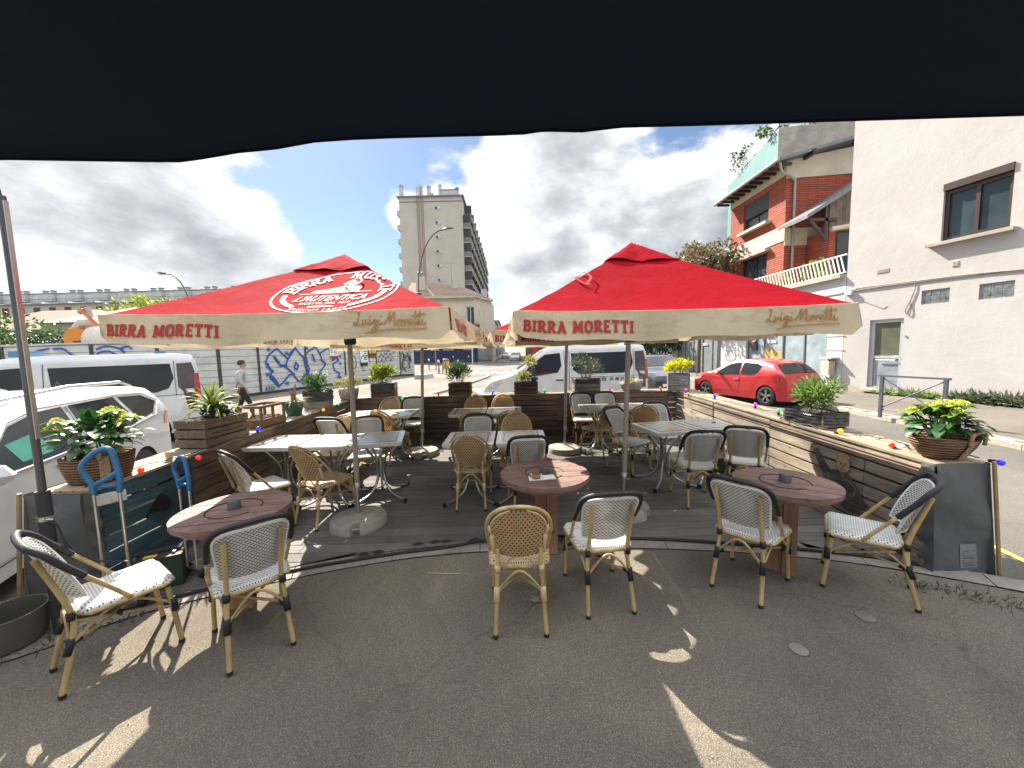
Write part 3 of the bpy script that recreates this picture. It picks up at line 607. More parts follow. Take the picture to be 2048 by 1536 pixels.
m = MB(); m.tube([PW(-.02, 3.78, .03), PW(.6, 3.83, .035), PW(1.5, 3.8, .035), PW(2.4, 3.77, .03), PW(3.4, 3.74, .03), PW(4.5, 3.66, .03), PW(8, 3.6, .03)], .022, 6); m.tube([PW(-.02, 3.74, .03), PW(1.2, 3.77, .05), PW(2.4, 3.73, .03), PW(6, 3.62, .03)], .012, 5)
m.tube(catmull([PW(2.13, 3.72, .03), PW(2.1, 3.4, .03), PW(1.93, 2.95, .03), PW(1.9, 2.84, .03), PW(2.0, 2.68, .03), PW(2.05, 2.8, .03), PW(2.02, 3.1, .03), PW(2.08, 3.4, .03)], 4), .014, 5); m.build('cable', mat('wall_cable', (.20, .18, .17), .7, var=.2), WB)
m = MB(); m.box(PW(.16, 3.7, .07), (.26, .14, .15), M=Matrix.Rotation(math.atan2(-.98, .2), 4, 'Z')); m.tube([PW(.25, 3.66, .12), PW(.5, 3.75, .3), PW(.62, 3.83, .3)], .012, 5); m.build('junction_box', WFAC, WB)
m = MB(); m.lathe([(0, .02), (.03, .02), (.035, 0)], 12, c=PW(1.96, 2.0, .005), M=Matrix.Rotation(R(90), 4, 'X') @ Matrix.Rotation(R(-78), 4, 'Y')); m.build('bell', CHR, WB)
# --- garage building with roof terrace
GB = empty('garage_building', (0, 0, 0), 0, 'low white garage building with grey metal doors behind the red car', 'building')
def PG(s, z, h): return Vector((12.8 - h, 14.5 + s, z))
gd1 = (.75, 6.0, 0, 3.0); gd2 = (8.4, 14.6, 0, 3.0)
m = MB(); wall_holes(m, PG, .02, 16.5, -.1, 4.35, [gd1, gd2], .25); m.add([(12.8, 14.55, 4.35), (12.8, 31, 4.35), (18, 31, 4.35), (18, 14.55, 4.35)], [(3, 2, 1, 0)]); m.add([(12.8, 31, -.1), (18, 31, -.1), (18, 31, 4.35), (12.8, 31, 4.35)], [(0, 1, 2, 3)]); m.build('wall', WFAC, GB)
m = MB(); m.box((12.78, 22.8, 4.38), (.34, 16.4, .12)); m.box((12.79, 22.8, 3.75), (.06, 16.4, .05)); m.build('coping', CONC, GB)
m = MB()
for s in (.4, 7.0, 7.8, 15.6):
    for k in range(7): m.box((12.79, 14.5 + s, .45 + k * .55), (.03, .9 if s in (.4, 15.6) else .75, .012))
m.build('stone_joints', mat('joint_grey', (.33, .33, .33), .9), GB)
def gdoor(h, mat_, panels, label):
    a, b_, c, d = h; w_ = (b_ - a) / panels; m = MB()
    for k in range(panels):
        for (z0, z1) in ((c, d - .65), (d - .6, d)):
            m.box((12.8 + .16 + (.02 if k % 2 else 0), 14.5 + a + (k + .5) * w_, (z0 + z1) / 2), (.05, w_ - .07, z1 - z0 - .06))
    m.m = 1
    for k in range(panels + 1): m.box((12.8 + .14, 14.5 + a + k * w_, (c + d) / 2), (.09, .07, d - c))
    m.box((12.8 + .14, 14.5 + (a + b_) / 2, d - .62), (.085, b_ - a, .06))
    o = m.build('garage_door', [mat_, mat('door_frame_grey', (.10, .11, .12), .5, var=.2)], GB); o['label'] = label; return o
d1 = gdoor(gd1, GDOORB, 4, 'pale blue grey sheet metal doors behind the red car'); d2 = gdoor(gd2, GDOOR, 5, 'darker grey folding doors')
SGN = mat('sign_white', (.7, .7, .7), .5, var=.05); SBL = mat('sign_blue', (.02, .08, .35), .5, var=.1)
def PD(s, z, h): return Vector((12.8 + .105 - h, 14.5 + s, z))
def MIR(P): return lambda u, v, h: P(-u, v, h)
for (s, z, t) in ((4.2, 2.3, '292 KZ 78'), (4.2, 1.98, 'EB 188 WT'), (10.6, 1.95, 'DU 512 EP')):
    m = MB(); m.flat([(s - .37, z - .075), (s + .37, z - .075), (s + .37, z + .075), (s - .37, z + .075)], PD, .01); o = m.build('number_plate', SGN, GB)
    m = MB(); text_mesh(m, t, .15, lambda u, v, h: PD(s - u, z - .05 + v, h + .012), .004, align='CENTER'); m.build('plate_lettering', LBLACK, o)
    m = MB(); m.flat([(s + .3, z - .075), (s + .37, z - .075), (s + .37, z + .075), (s + .3, z + .075)], PD, .0125); m.build('plate_band', SBL, o)
for (s, z) in ((5.5, 2.15), (10.9, 2.9)):
    m = MB(); m.flat(blob2(s, z, .2, .2, 24, 0), PD, .02); o = m.build('no_parking_sign', LRED, GB)
    m = MB(); m.flat(blob2(s, z, .165, .165, 24, 0), PD, .024); m.build('sign_face', SGN, o); m = MB(); m.flat([(s - .11, z - .05), (s + .11, z - .05), (s + .09, z + .02), (s + .04, z + .06), (s - .05, z + .06), (s - .09, z + .02)], PD, .028); m.build('sign_pictogram', LBLACK, o); m = MB(); m.ribbon([(s - .12, z + .12), (s + .12, z - .12)], .04, PD, .03); m.build('sign_bar', LRED, o)
m = MB(); m.box((12.9, 20.0, 1.75), (.12, .5, .42)); m.build('letterbox', mat('dark_letterbox', (.05, .052, .055), .5), GB)
m = MB(); m.flat([(3.3, .8), (3.9, .7), (4.7, .9), (4.75, 1.6), (4.4, 1.75), (4.25, 1.45), (4.0, 1.75), (3.7, 1.5), (3.35, 1.55)], PD, .006); m.build('rust_patch', mat('rust_ochre', (.38, .25, .08), .8, var=.35, scale=5), GB)
m = MB(); m.box((12.62, 14.95, .85), (.25, .38, .55)); m.box((12.64, 14.95, 1.25), (.3, .6, .06)); m.build('meter_box', mat('meter_beige', (.42, .36, .29), .7, var=.1), GB)
# sloping-bar railing with plants
rl = MB(); rl.tube([(12.84, 14.6, 5.18), (12.84, 21, 5.24)], .035, 6); rl.tube([(12.84, 14.6, 4.52), (12.84, 21, 4.52)], .03, 6)
y = 14.65
while y < 21: rl.beam((12.84, y, 4.5), (12.84, y + .22, 5.18), .05, .025, (1, 0, 0)); y += .19
rl.build('railing', mat('railing_white', (.6, .56, .5), .7, var=.15), GB)
# --- brick house
BH = empty('brick_house', (0, 0, 0), 0, 'red brick house with cream bands above the garage roof', 'building')
def PF(s, z, h): return Vector((13.8 - h, 19.3 + s, z))
w1 = (1.25, 3.4, 8.35, 9.9); w2 = (1.25, 3.5, 5.2, 6.75)
m = MB(); wall_holes(m, PF, 0, 4.7, 4.35, 9.75 + .4, [w1, w2], .25)
m.add([(13.8, 19.3, 4.35), (22, 19.3, 4.35), (22, 19.3, 11.4), (13.8, 19.3, 10.15)], [(0, 1, 2, 3)]); m.add([(13.8, 24, 4.35), (22, 24, 4.35), (22, 24, 11), (13.8, 24, 10.15)], [(3, 2, 1, 0)]); m.build('wall', BRICK, BH)
m = MB()
for z0, z1 in ((7.0, 7.75), (4.35, 4.75), (10.16, 10.75)):
    m.box((13.8 - .0, 21.65, (z0 + z1) / 2), (.06, 4.76, z1 - z0))
    if z0 < 10: m.box((16.9, 19.3, (z0 + z1) / 2 - (.2 if z0 == 7.0 else 0)), (6.2, .06, z1 - z0 + (.1 if z0 == 7. else 0)))
m.add([(13.75, 19.26, 9.95), (22, 19.26, 10.4), (22, 19.26, 12.3), (13.75, 19.26, 10.8)], [(0, 1, 2, 3)]); m.build('cream_band', CREAM, BH)
m = MB(); m.add([(13.0, 18.7, 10.55), (13.0, 24.4, 10.55), (22, 24.4, 12.9), (22, 18.7, 12.9), (13.0, 18.7, 10.7), (13.0, 24.4, 10.7), (22, 24.4, 13.05), (22, 18.7, 13.05)], [(0, 1, 2, 3), (7, 6, 5, 4), (0, 3, 7, 4), (1, 0, 4, 5), (2, 1, 5, 6)]); rfo = m.build('roof', ZINC, BH)
m = MB()
for k in range(11): m.box((13.42, 19.0 + k * .52, 10.52), (.75, .09, .13))
for x in (14.6, 17.0): m.box((x, 18.95, 10.75 + (x - 14) * .26), (.14, .7, .22))
m.build_each('rafter', BROWN, rfo)
m = MB(); m.tube([(12.95, 18.7, 10.6), (12.95, 24.4, 10.6)], .08, 8); m.tube(catmull([(13.05, 18.75, 10.5), (13.3, 18.9, 10.1), (13.72, 19.1, 10.05), (14.1, 19.18, 9.85), (14.15, 19.2, 9.4), (14.15, 19.2, 4.4)], 4), .055, 8); m.build('gutter', mat('gutter_grey', (.30, .27, .25), .6, var=.2), BH)
o = frame_window(BH, lambda s, z, h: PF(s, z, h - .2), w1[0], w1[1], w1[2], w1[3], BROWN, WGL, .09, (2.3,)); m = MB(); m.box((13.86, 21.62, 9.45), (.05, 2.0, .85)); m.build('roller_shutter', SHUT, o); m = MB(); m.box((13.68, 21.62, 8.28), (.32, 2.5, .13)); m.build('sill', CREAM, o)
o = frame_window(BH, lambda s, z, h: PF(s, z, h - .2), w2[0], w2[1], w2[2], w2[3], BROWN, WGL, .09, (2.3,)); m = MB(); m.box((13.68, 21.62, 6.85), (.3, 2.6, .16)); m.build('awning_case', CONC, o)
# side wing with lean-to roof
m = MB(); m.add([(13.45, 17.4, 7.45), (17.6, 17.4, 10.0), (17.6, 19.3, 10.0), (13.45, 19.3, 7.45), (13.45, 17.4, 7.62), (17.6, 17.4, 10.17), (17.6, 19.3, 10.17), (13.45, 19.3, 7.62)], [(0, 1, 2, 3), (7, 6, 5, 4), (0, 4, 5, 1), (3, 2, 6, 7), (0, 3, 7, 4)]); m.build('porch_roof', ZINC, BH)
m = MB(); k = 0
x = 14.95
while x < 17.6: m.box((x, 17.95, (7.15 + 7.4 + (x - 13.1) * .533) / 2), (.14, .03, .25 + (x - 13.1) * .533)); x += .148
m.build('wood_cladding', m_wood('grey_cladding', (.20, .165, .12), (.10, .08, .06), 'Z'), BH)
m = MB(); m.beam((14.5, 17.7, 6.6), (13.75, 17.7, 7.5), .12, .12); m.beam((14.5, 17.7, 6.5), (14.5, 17.7, 8.0), .14, .14); m.beam((13.75, 17.7, 7.45), (15, 17.7, 7.45), .14, .14); m.build('bracket', BROWN, BH)
m = MB(); m.box((16.4, 18.0, 5.7), (2.4, .05, 2.7)); o = m.build('porch_window', BROWN, BH); m = MB(); m.box((15.7, 17.96, 5.75), (.8, .03, 2.3)); m.box((16.7, 17.96, 5.75), (.8, .03, 2.3)); m.build('pane', WGL, o)
m = MB(); m.box((15.05, 18.6, 5.7), (.3, 1.3, 2.8)); m.build('porch_wall', BRICK, BH)
m = MB(); m.tube([(14.7, 17.6, 7.0), (17.6, 17.5, 7.4)], .1, 8); m.build('rolled_awning', CREAM, BH)
# --- teal building
TB = empty('teal_building', (0, 0, 0), 0, 'teal clad block with glass roof railing behind the brick house', 'building')
a = Vector((16.9, 24.5, 0)); b_ = Vector((18.7, 33, 0)); c = Vector((27, 23.0, 0)); m = MB()
zt = 15.2; m.add([a, b_, b_ + Vector((0, 0, zt)), a + Vector((0, 0, zt))], [(3, 2, 1, 0)]); m.add([b_, b_ + Vector((8, 0, 0)), b_ + Vector((8, 0, zt)), b_ + Vector((0, 0, zt))], [(3, 2, 1, 0)]); m.build('teal_wall', TEAL, TB)
m = MB(); m.add([a, c, c + Vector((0, 0, zt)), a + Vector((0, 0, zt))], [(0, 1, 2, 3)]); m.build('concrete_wall', CONC, TB)
m = MB(); m.add([a + Vector((0, 0, zt)), c + Vector((0, 0, zt)), c + Vector((5, 10, zt)), b_ + Vector((0, 0, zt))], [(0, 1, 2, 3)]); m.build('roof', CONC, TB)
m = MB()
for p, q, n in ((a, b_, 8), (a, c, 8)):
    m.tube([p + Vector((0, 0, zt + .95)), q + Vector((0, 0, zt + .95))], .035, 5)
    for k in range(n + 1): t_ = p.lerp(q, k / n); m.tube([t_ + Vector((0, 0, zt)), t_ + Vector((0, 0, zt + .95))], .025, 5)
m.build('roof_railing', ALU, TB)
m = MB()
for p, q in ((a, b_), (a, c)): m.add([p + Vector((0, 0, zt + .1)), q + Vector((0, 0, zt + .1)), q + Vector((0, 0, zt + .9)), p + Vector((0, 0, zt + .9))], [(0, 1, 2, 3)])
m.build('railing_glass', mat('frosted_railing_glass', (.35, .42, .42), .2, 0, .1, coat=.5), TB)
frame_window(TB, lambda s, z, h: a.lerp(b_, s / 8.7) + Vector((-h, 0, z)), 6.2, 7.6, 8.8, 11.2, CREAM, WGL, .3)
ROOFP = []
# --- tower
TW = empty('apartment_tower', (0, 0, 0), 0, 'tall beige apartment tower with balconies down its right side', 'building')
x0, x1, yt, yz, zt = -22.3, -9.4, 80, 150, 33.6
m = MB(); m.box(((x0 + x1) / 2, (yt + yz) / 2, zt / 2), (x1 - x0, yz - yt, zt)); m.build('wall', BEIGE, TW)
m = MB(); m.box(((x0 + x1) / 2, (yt + yz) / 2, zt + .12), (x1 - x0 + .8, yz - yt + .6, .25)); m.box(((x0 + x1) / 2, yt - .03, zt - .9), (x1 - x0, .12, .12)); m.build('roof_edge', ZINC, TW)
for k in range(8):
    z = zt - 2.2 - k * 2.9; m = MB(); m.box((-14.4, yt - .05, z), (1.15, .1, .62)); o = m.build('window', WFAC, TW); m = MB(); m.box((-14.7, yt - .115, z), (.4, .04, .46)); m.build('pane', SHUT, o)
for k in range(11):
    z = 1.5 + k * 2.9; m = MB(); L0, L1_ = (yt + 1.0, yz - 4)
    if k == 10: L0 = yt + 4
    m.box((x1 + .75, (L0 + L1_) / 2, z), (1.5, L1_ - L0, .18)); o = m.build('balcony', CREAM, TW)
    m = MB(); yy = L0
    while yy < L1_ - 5:
        m.box((x1 + 1.5, yy + 2.6, z + .55), (.06, 5.0, .95)); yy += 5.6
    m.box((x1 + .75, L0, z + .55), (1.5, .06, .95)); m.build('balcony_rail', mat('balcony_grey', (.16, .17, .18), .6, var=.3, scale=.3), o)
    m = MB(); yy = L0 + 2
    while yy < L1_ - 5: m.box((x1 + .02, yy, z + 1.5), (.06, 3.2, 2.2)); m.box((x1 + .8, yy - 1.8, z + 1.4), (1.5, .12, 2.7)); yy += 5.6
    m.build_each('balcony_door', SHUT, o)
for k in range(10):
    z = zt - 2.9 - k * 2.9; m = MB(); m.box((x0 - .5, yt + 4, z), (1.0, 5, .16)); o = m.build('balcony', CREAM, TW); m = MB(); m.box((x0 - .95, yt + 4, z + .5), (.06, 5, .9)); m.box((x0 - .5, yt + 1.5, z + .5), (1, .05, .9)); m.build('balcony_rail', ALU, o)
m = MB()
for x, w_, h in ((-22, .7, 2.6), (-18.2, .25, 2.9), (-17.8, .25, 2.9), (-16.3, .7, 2.3), (-15.6, .5, 1.2), (-14.0, .5, 2.5), (-10.5, .8, 1.9)): m.box((x, yt + 1.2, zt + h / 2), (w_, .8, h)); 
m.box((-12, yt + 1.5, zt + .75), (3.4, 2, 1.5)); m.build_each('chimney', WFAC, TW); o = TW; m = MB()
for x, w_, h in ((-22, .8, 2.6), (-16.3, .8, 2.3), (-14.0, .6, 2.5), (-10.5, .9, 1.9)): m.lathe([(w_ * .65, h), (w_ * .5, h + .3), (0, h + .4)], 10, c=(x, yt + 1.2, zt))
m.box((-12, yt + 1.5, zt + 1.55), (3.6, 2.2, .12)); m.build_each('chimney_cowl', ZINC, o)
m = MB()
for x in (-18.6, -18.25, -17.75, -17.4): m.tube([(x, yt - .12, 12), (x, yt - .12, zt + 2)], .07, 6)
m.build_each('flue_pipe', mat('flue_brown', (.28, .2, .15), .7), TW)
# --- corner building with blue shopfront
CB = empty('corner_building', (0, 0, 0), 0, 'old beige corner building with tiled roof and navy blue restaurant front', 'building')
yc = 66
def PC(s, z, h): return Vector((s, yc - h, z))
cw = [(-17.4, -16.2, 6.6, 9.4), (-7.6, -6.2, 6.3, 9.6), (-12, -10.8, 6.6, 9.4)]
m = MB(); wall_holes(m, PC, -17.6, -6.0, 4.6, 11.2, cw[:0] + [cw[1], cw[2]], .3); m.add([(-6.0, yc, 4.6), (-3.6, yc + 6, 4.6), (-3.6, yc + 6, 11.2), (-6.0, yc, 11.2)], [(0, 1, 2, 3)]); m.add([(-3.6, yc + 6, -.1), (-3.4, yc + 14, -.1), (-3.4, yc + 14, 11.2), (-3.6, yc + 6, 11.2)], [(0, 1, 2, 3)]); m.build('wall', CREAM, CB)
m = MB(); m.box((-11.8, yc - .2, 11.3), (11.9, .5, .35)); m.beam((-6.0, yc - .2, 11.3), (-3.4, yc + 6, 11.3), .5, .35)
for k in range(26): m.box((-17.4 + k * .45, yc - .2, 10.95), (.2, .3, .3))
m.build('cornice', CREAM, CB)
m = MB(); m.add([(-18, yc - .5, 11.5), (-5.8, yc - .5, 11.5), (-3.0, yc + 6, 11.5), (-8, yc + 5, 13.6), (-14.5, yc + 4, 14.6), (-18, yc + 4, 14.6)], [(0, 1, 3, 4, 5), (1, 2, 3)]); m.build('roof', ROOFB, CB)
m = MB(); m.box((-15.7, yc + 1.8, 14.0), (1.5, 1, 2.4)); m.box((-9.9, yc + 2.5, 13.9), (1.1, 1, 1.6)); m.box((-4.8, yc + 5, 12.3), (1, 1, 2)); m.build_each('chimney', BEIGE, CB)
m = MB()
for x in (-16.1, -15.5): m.lathe([(.15, 15.2), (.15, 16.0), (0, 16.1)], 8, c=(x, yc + 1.8, 0))
m.tube([(-10.3, yc + 2, 13), (-10.3, yc + 2, 17.6)], .03, 5); m.tube([(-11.5, yc + 2, 17.5), (-9, yc + 2, 17.5)], .02, 5)
m.build('roof_aerial', ZINC, CB)
for h in (cw[1], cw[2]): frame_window(CB, lambda s, z, q: PC(s, z, q - .25), h[0], h[1], h[2], h[3], WFAC, WGL, .14, ((h[0] + h[1]) / 2,))
m = MB(); m.box((-6.8, yc - .5, 5.7), (3.2, .9, .15)); 
for k in range(14): m.box((-8.3 + k * .23, yc - .93, 6.2), (.03, .03, .95))
m.box((-6.8, yc - .93, 6.68), (3.2, .06, .05)); m.box((-6.8, yc - .90, 6.1), (3.0, .02, .75)); m.build('balcony', SHUT, CB)
NVY = mat('navy_shopfront', (.012, .022, .065), .5, var=.2, scale=.5)
m = MB(); m.box((-13.0, yc - .3, 2.25), (14.4, .8, 4.7)); m.box((-24.5, yc - .3, 2.25), (8.6, .8, 4.7)); o = m.build('shopfront', NVY, CB)
m = MB()
for x, w_ in ((-16, 1.3), (-13.2, 1.5), (-10.9, 1.9), (-7.4, 1.7)): m.box((x, yc - .74, 2.7), (w_, .06, 1.15))
m.build_each('shop_window', mat('shop_window_pale', (.30, .29, .27), .3, var=.3, scale=2), o)
m = MB(); m.box((-12.4, yc - 1.3, 4.15), (5.0, 1.5, .12)); m.box((-7.2, yc - 1.3, 4.15), (3.4, 1.5, .12)); m.build_each('canopy', mat('canopy_grey', (.35, .37, .38), .6), o)
m = MB(); text_mesh(m, 'Restaurant', .42, lambda u, v, h: (-13.6 + u, yc - .72 - h, 3.6 + v), .01); text_mesh(m, 'Restaurant', .42, lambda u, v, h: (-7.9 + u, yc - .72 - h, 3.6 + v), .01); m.build('shop_lettering', SGN, o)
# --- generic far facades
def facade(label, x0, x1, y, zt, mt, nwin, floors, side=None, name='apartment_building', z0=2.4, dy=8, roofm=None, cat='building', wm=None):
    o = empty(name, (0, 0, 0), 0, label, cat); m = MB(); m.box(((x0 + x1) / 2, y + dy / 2, zt / 2 - .05), (x1 - x0, dy, zt)); m.build('wall', mt, o)
    m = MB(); m.box(((x0 + x1) / 2, y + dy / 2, zt + .1), (x1 - x0 + .6, dy + .6, .3)); m.build('roof_edge', roofm or ZINC, o)
    fh = (zt - 1) / floors
    for f in range(floors):
        for k in range(nwin):
            x = x0 + (k + .5) * (x1 - x0) / nwin; z = z0 + f * fh; m = MB(); m.box((x, y - .03, z), ((x1 - x0) / nwin * .42, .08, fh * .55)); w_ = m.build('window', wm or WFAC, o)
            m = MB(); m.box((x, y - .08, z), ((x1 - x0) / nwin * .34, .04, fh * .47)); m.build('pane', SHUT, w_)
    return o
def street_side(label, x, y0, y1, zt, mt, nwin, floors, sgn):
    o = empty('street_house', (0, 0, 0), 0, label, 'building'); m = MB(); m.box((x + sgn * 5, (y0 + y1) / 2, zt / 2), (10, y1 - y0 - .05, zt)); m.build('wall', mt, o); m = MB(); m.box((x + sgn * 4.9, (y0 + y1) / 2, zt + .15), (10.4, y1 - y0, .3)); m.build('roof', ROOFG, o)
    for f in range(floors):
        for k in range(nwin):
            yy = y0 + (k + .5) * (y1 - y0) / nwin; z = 1.6 + f * (zt - 1) / floors; m = MB(); m.box((x - sgn * .03, yy, z), (.08, 1.1, 1.6)); m.build('window', SHUT, o)
    return o
street_side('grey street house right after the navy corner front', -3.3, 80.2, 92, 8, WFAC, 3, 2, -1); street_side('beige street house further down the left of the far street', -3.0, 92.2, 112, 9, CREAM, 4, 3, -1); street_side('brown street house at the far end of the left row', -2.5, 112.2, 150, 8, BEIGE, 5, 2, -1)
street_side('red fronted house on the right of the far street behind the white van', 3.6, 62, 78, 5.2, mat('red_front', (.4, .06, .05), .8), 3, 1, 1); street_side('white street house beyond the red fronted house', 3.8, 78.2, 100, 5.6, WFAC, 4, 2, 1)
facade('white fronted building behind the ambulance van roof with dark windows', 5.2, 13.5, 56, 3.5, WFAC, 6, 1, z0=2.3)
facade('small pale building between ambulance and ivy', 13.8, 21, 50, 3.7, CREAM, 4, 1, z0=2.3)
m = MB(); m.add([(14, 42, 5.5), (19.5, 42, 7.6), (19.5, 50, 7.6), (14, 50, 5.5)], [(0, 1, 2, 3)]); m.box((17, 46, 2.7), (5.6, 8, 5.4)); m.box((15.1, 43, 8.2), (.5, .5, 1.2)); o = m.build('gable_house', WFAC); tag(o, 'pale house roof edge with small chimney beside the leafy tree, above the right umbrella', 'house')
# --- left background
LB = facade('long low apartment block with many white rooftop chimneys, far left', -150, -52, 92, 15.6, BEIGEF, 26, 4, dy=12, z0=3.0, roofm=ZINC, wm=mat('rust_panel', (.22, .10, .075), .8, var=.3, scale=.1))
m = MB()
for k in range(15):
    x = -146 + k * 6.3 * 1.05; m.box((x, 94, 17.4), (3.6, 2.4, 1.9)); m.box((x + 2.9, 94, 17.2), (1.2, 1.2, 2.3)); m.box((x - 1, 94, 18.6), (.7, .7, .9)); m.box((x + .9, 94, 18.6), (.7, .7, .9))
m.build_each('chimney', WFAC, LB); o = LB; m = MB()
for k in range(15):
    x = -146 + k * 6.3 * 1.05; m.box((x, 94, 18.4), (3.8, 2.6, .14)); m.box((x - 1, 94, 19.15), (.9, .9, .22)); m.box((x + .9, 94, 19.15), (.9, .9, .22)); m.box((x + 2.9, 94, 18.45), (1.4, 1.4, .25))
m.build('chimney_cap', ZINC, o); m = MB(); m.tube([(-150, 92.2, 16.9), (-52, 92.2, 16.9)], .05, 4)
for k in range(60): m.tube([(-150 + k * 1.65, 92.2, 15.7), (-150 + k * 1.65, 92.2, 16.9)], .04, 4)
m.build('roof_rail', ZINC, LB)
def gable(label, x0, x1, y, zw, zr, dy, mt, rm, hip=1.5, name='house'):
    o = empty(name, (0, 0, 0), 0, label, 'house'); m = MB(); m.box(((x0 + x1) / 2, y + dy / 2, zw / 2 - .05), (x1 - x0, dy, zw)); m.build('wall', mt, o)
    m = MB(); m.add([(x0 - .4, y - .4, zw), (x1 + .4, y - .4, zw), (x1 + .4, y + dy + .4, zw), (x0 - .4, y + dy + .4, zw), (x0 + hip, y + dy / 2, zr), (x1 - hip, y + dy / 2, zr)], [(0, 1, 5, 4), (2, 3, 4, 5), (1, 2, 5), (3, 0, 4), (3, 2, 1, 0)]); m.build('roof', rm, o); return o
h1 = gable('beige house with a grey hipped roof and skylight behind the metal hoarding', -44.5, -26, 36, 5.5, 7.3, 8, BEIGEF, ROOFG, 5)
m = MB(); m.box((-39.5, 37.6, 6.15), (1.8, .9, .08), M=Matrix.Rotation(R(24), 4, 'X')); m.build('skylight', WFAC, h1); m = MB(); m.tube([(-40.0, 35.95, .5), (-40.0, 35.95, 5.4)], .05, 5); m.box((-35.5, 35.95, 3.0), (.8, .06, 1.7)); m.build('window', SHUT, h1)
gable('brown roofed house at the far left behind the trees', -66, -47, 44, 5.6, 8.4, 10, BEIGEF, ROOFB, 6); gable('pale roofed house beyond the grey hipped roof', -56, -38, 50, 6.0, 7.4, 8, BEIGEF, ROOFG, 4)
facade('low glazed site offices behind the graffiti hoarding', -24, -14.5, 34, 4.3, mat('site_green', (.25, .32, .27), .7, var=.1), 5, 1, z0=3.2, dy=4, name='site_office')
# ---------------- metal hoarding with graffiti ----------------
HM = mat('hoarding_sheet', (.52, .525, .51), .55, .1, .1, scale=.8, dirt=((.2, .22, .17), 1.3, .5)); HGAP = mat('hoarding_joint', (.05, .06, .055), .8, var=.3, scale=6)
HP = [Vector((-21, 15.6, 0)), Vector((-16.7, 15.0, 0)), Vector((-12.8, 16.4, 0)), Vector((-9.1, 30.6, 0)), Vector((-8.0, 30.9, 0))]
def hpanel(A, B, label):
    o = empty('hoarding_panel', A, 0, label, 'hoarding', 'sheet metal site hoarding panels'); L = (B - A).length; d = (B - A) / L; n = Vector((d.y, -d.x, 0))
    zb, zt, rows = .12, 2.5, 8; m = MB(); hh = (zt - zb) / rows
    for k in range(rows):
        z0 = zb + k * hh; z1 = z0 + hh
        a0 = d * .03 + n * .03; a1 = d * (L - .03) + n * .03
        m.add([a0 + Vector((0, 0, z0)), a1 + Vector((0, 0, z0)), a1 - n * .01 + Vector((0, 0, z1 - .035)), a0 - n * .01 + Vector((0, 0, z1 - .035)), a0 - n * .045 + Vector((0, 0, z1)), a1 - n * .045 + Vector((0, 0, z1))], [(0, 1, 2, 3), (3, 2, 5, 4)])
        m.add([a0 + n * .0 + Vector((0, 0, z0)), a1 + Vector((0, 0, z0)), a1 - n * .045 + Vector((0, 0, z0 - .001)), a0 - n * .045 + Vector((0, 0, z0 - .001))], [(3, 2, 1, 0)])
    m.add([d * 0 - n * .06 + Vector((0, 0, zb)), d * L - n * .06 + Vector((0, 0, zb)), d * L - n * .06 + Vector((0, 0, zt + .04)), -n * .06 + Vector((0, 0, zt + .04))], [(3, 2, 1, 0)]); m.build('sheet', HM, o)
    m = MB(); m.beam(-n * .0 + Vector((0, 0, zt + .05)), d * L + Vector((0, 0, zt + .05)), .12, .07); m.build('top_rail', HM, o)
    m = MB(); m.beam(n * .06 + Vector((0, 0, -.02)), d * (L - .02) + n * .06 + Vector((0, 0, -.02)), .24, .30); m.build('base_beam', mat('dark_base_beam', (.035, .035, .035), .8, var=.3), o)
    m = MB(); m.box(d * .03 + n * .04 + Vector((0, 0, 1.32)), (.12, .03, 2.4), M=Matrix.Rotation(math.atan2(d.y, d.x), 4, 'Z')); m.build('joint', HGAP, o)
    def P(u, v, h): return d * u + n * (.045 + h) + Vector((0, 0, v))
    return o, P, L
tmp = []
for (A, B, n, base) in ((HP[0], HP[1], 1, 'leftmost hoarding panel behind the vans'), (HP[1], HP[2], 2, 'hoarding panel'), (HP[2], HP[3], 5, 'hoarding panel'), (HP[3], HP[4], 1, 'narrow end panel of the hoarding with black scribbles')):
    bp_ = (0, .13, .33, .55, .78, 1) if n == 5 else [k / n for k in range(n + 1)]
    for k in range(n): tmp.append((A.lerp(B, bp_[k]), A.lerp(B, bp_[k + 1])))
labs = ['leftmost white hoarding panel carrying a sprayed blue wave line', 'white hoarding panel seen over the roof of the left white van', 'plain white hoarding panel just left of the walking man', 'white hoarding panel directly behind the walking man', 'hoarding panel with the left part of the big blue graffiti letters', 'hoarding panel with the right part of the blue graffiti and a white notice', 'hoarding panel with rounded black graffiti outlines and notice sheets', 'hoarding panel with black graffiti, small handwriting and pink tag', 'narrow end hoarding panel covered in fine black scribbles']
HPN = []
for (A, B), l in zip(tmp, labs): HPN.append(hpanel(A, B, l))
def spray(i, name, strokes, w_, mt, smooth=True):
    o, P, L = HPN[i]; m = MB()
    if i in (4, 5): strokes = [[(a * 1.17, b) for a, b in s] for s in strokes]
    for s in strokes: m.ribbon(ribp(s, 4) if smooth else s, w_, P, .006)
    m.build(name, mt, o)
spray(0, 'graffiti', [[(1.2, 2.0), (1.6, 2.25), (2.4, 2.38)], [(2.6, 2.36), (3.1, 2.35), (3.5, 2.1), (4.2, 1.95)]], .07, LBLUE)
spray(1, 'graffiti', [[(.1, 2.0), (.3, 2.18), (.6, 2.2), (.85, 2.0)], [(.2, 2.3), (.5, 2.42), (.9, 2.32), (1.05, 2.15)], [(.9, 2.3), (1.15, 2.4), (1.3, 2.3)]], .07, LBLUE)
def star(x, y, r=.11): return [[(x - r, y), (x + r, y)], [(x - r * .6, y - r * .9), (x + r * .6, y + r * .9)], [(x - r * .6, y + r * .9), (x + r * .6, y - r * .9)]]
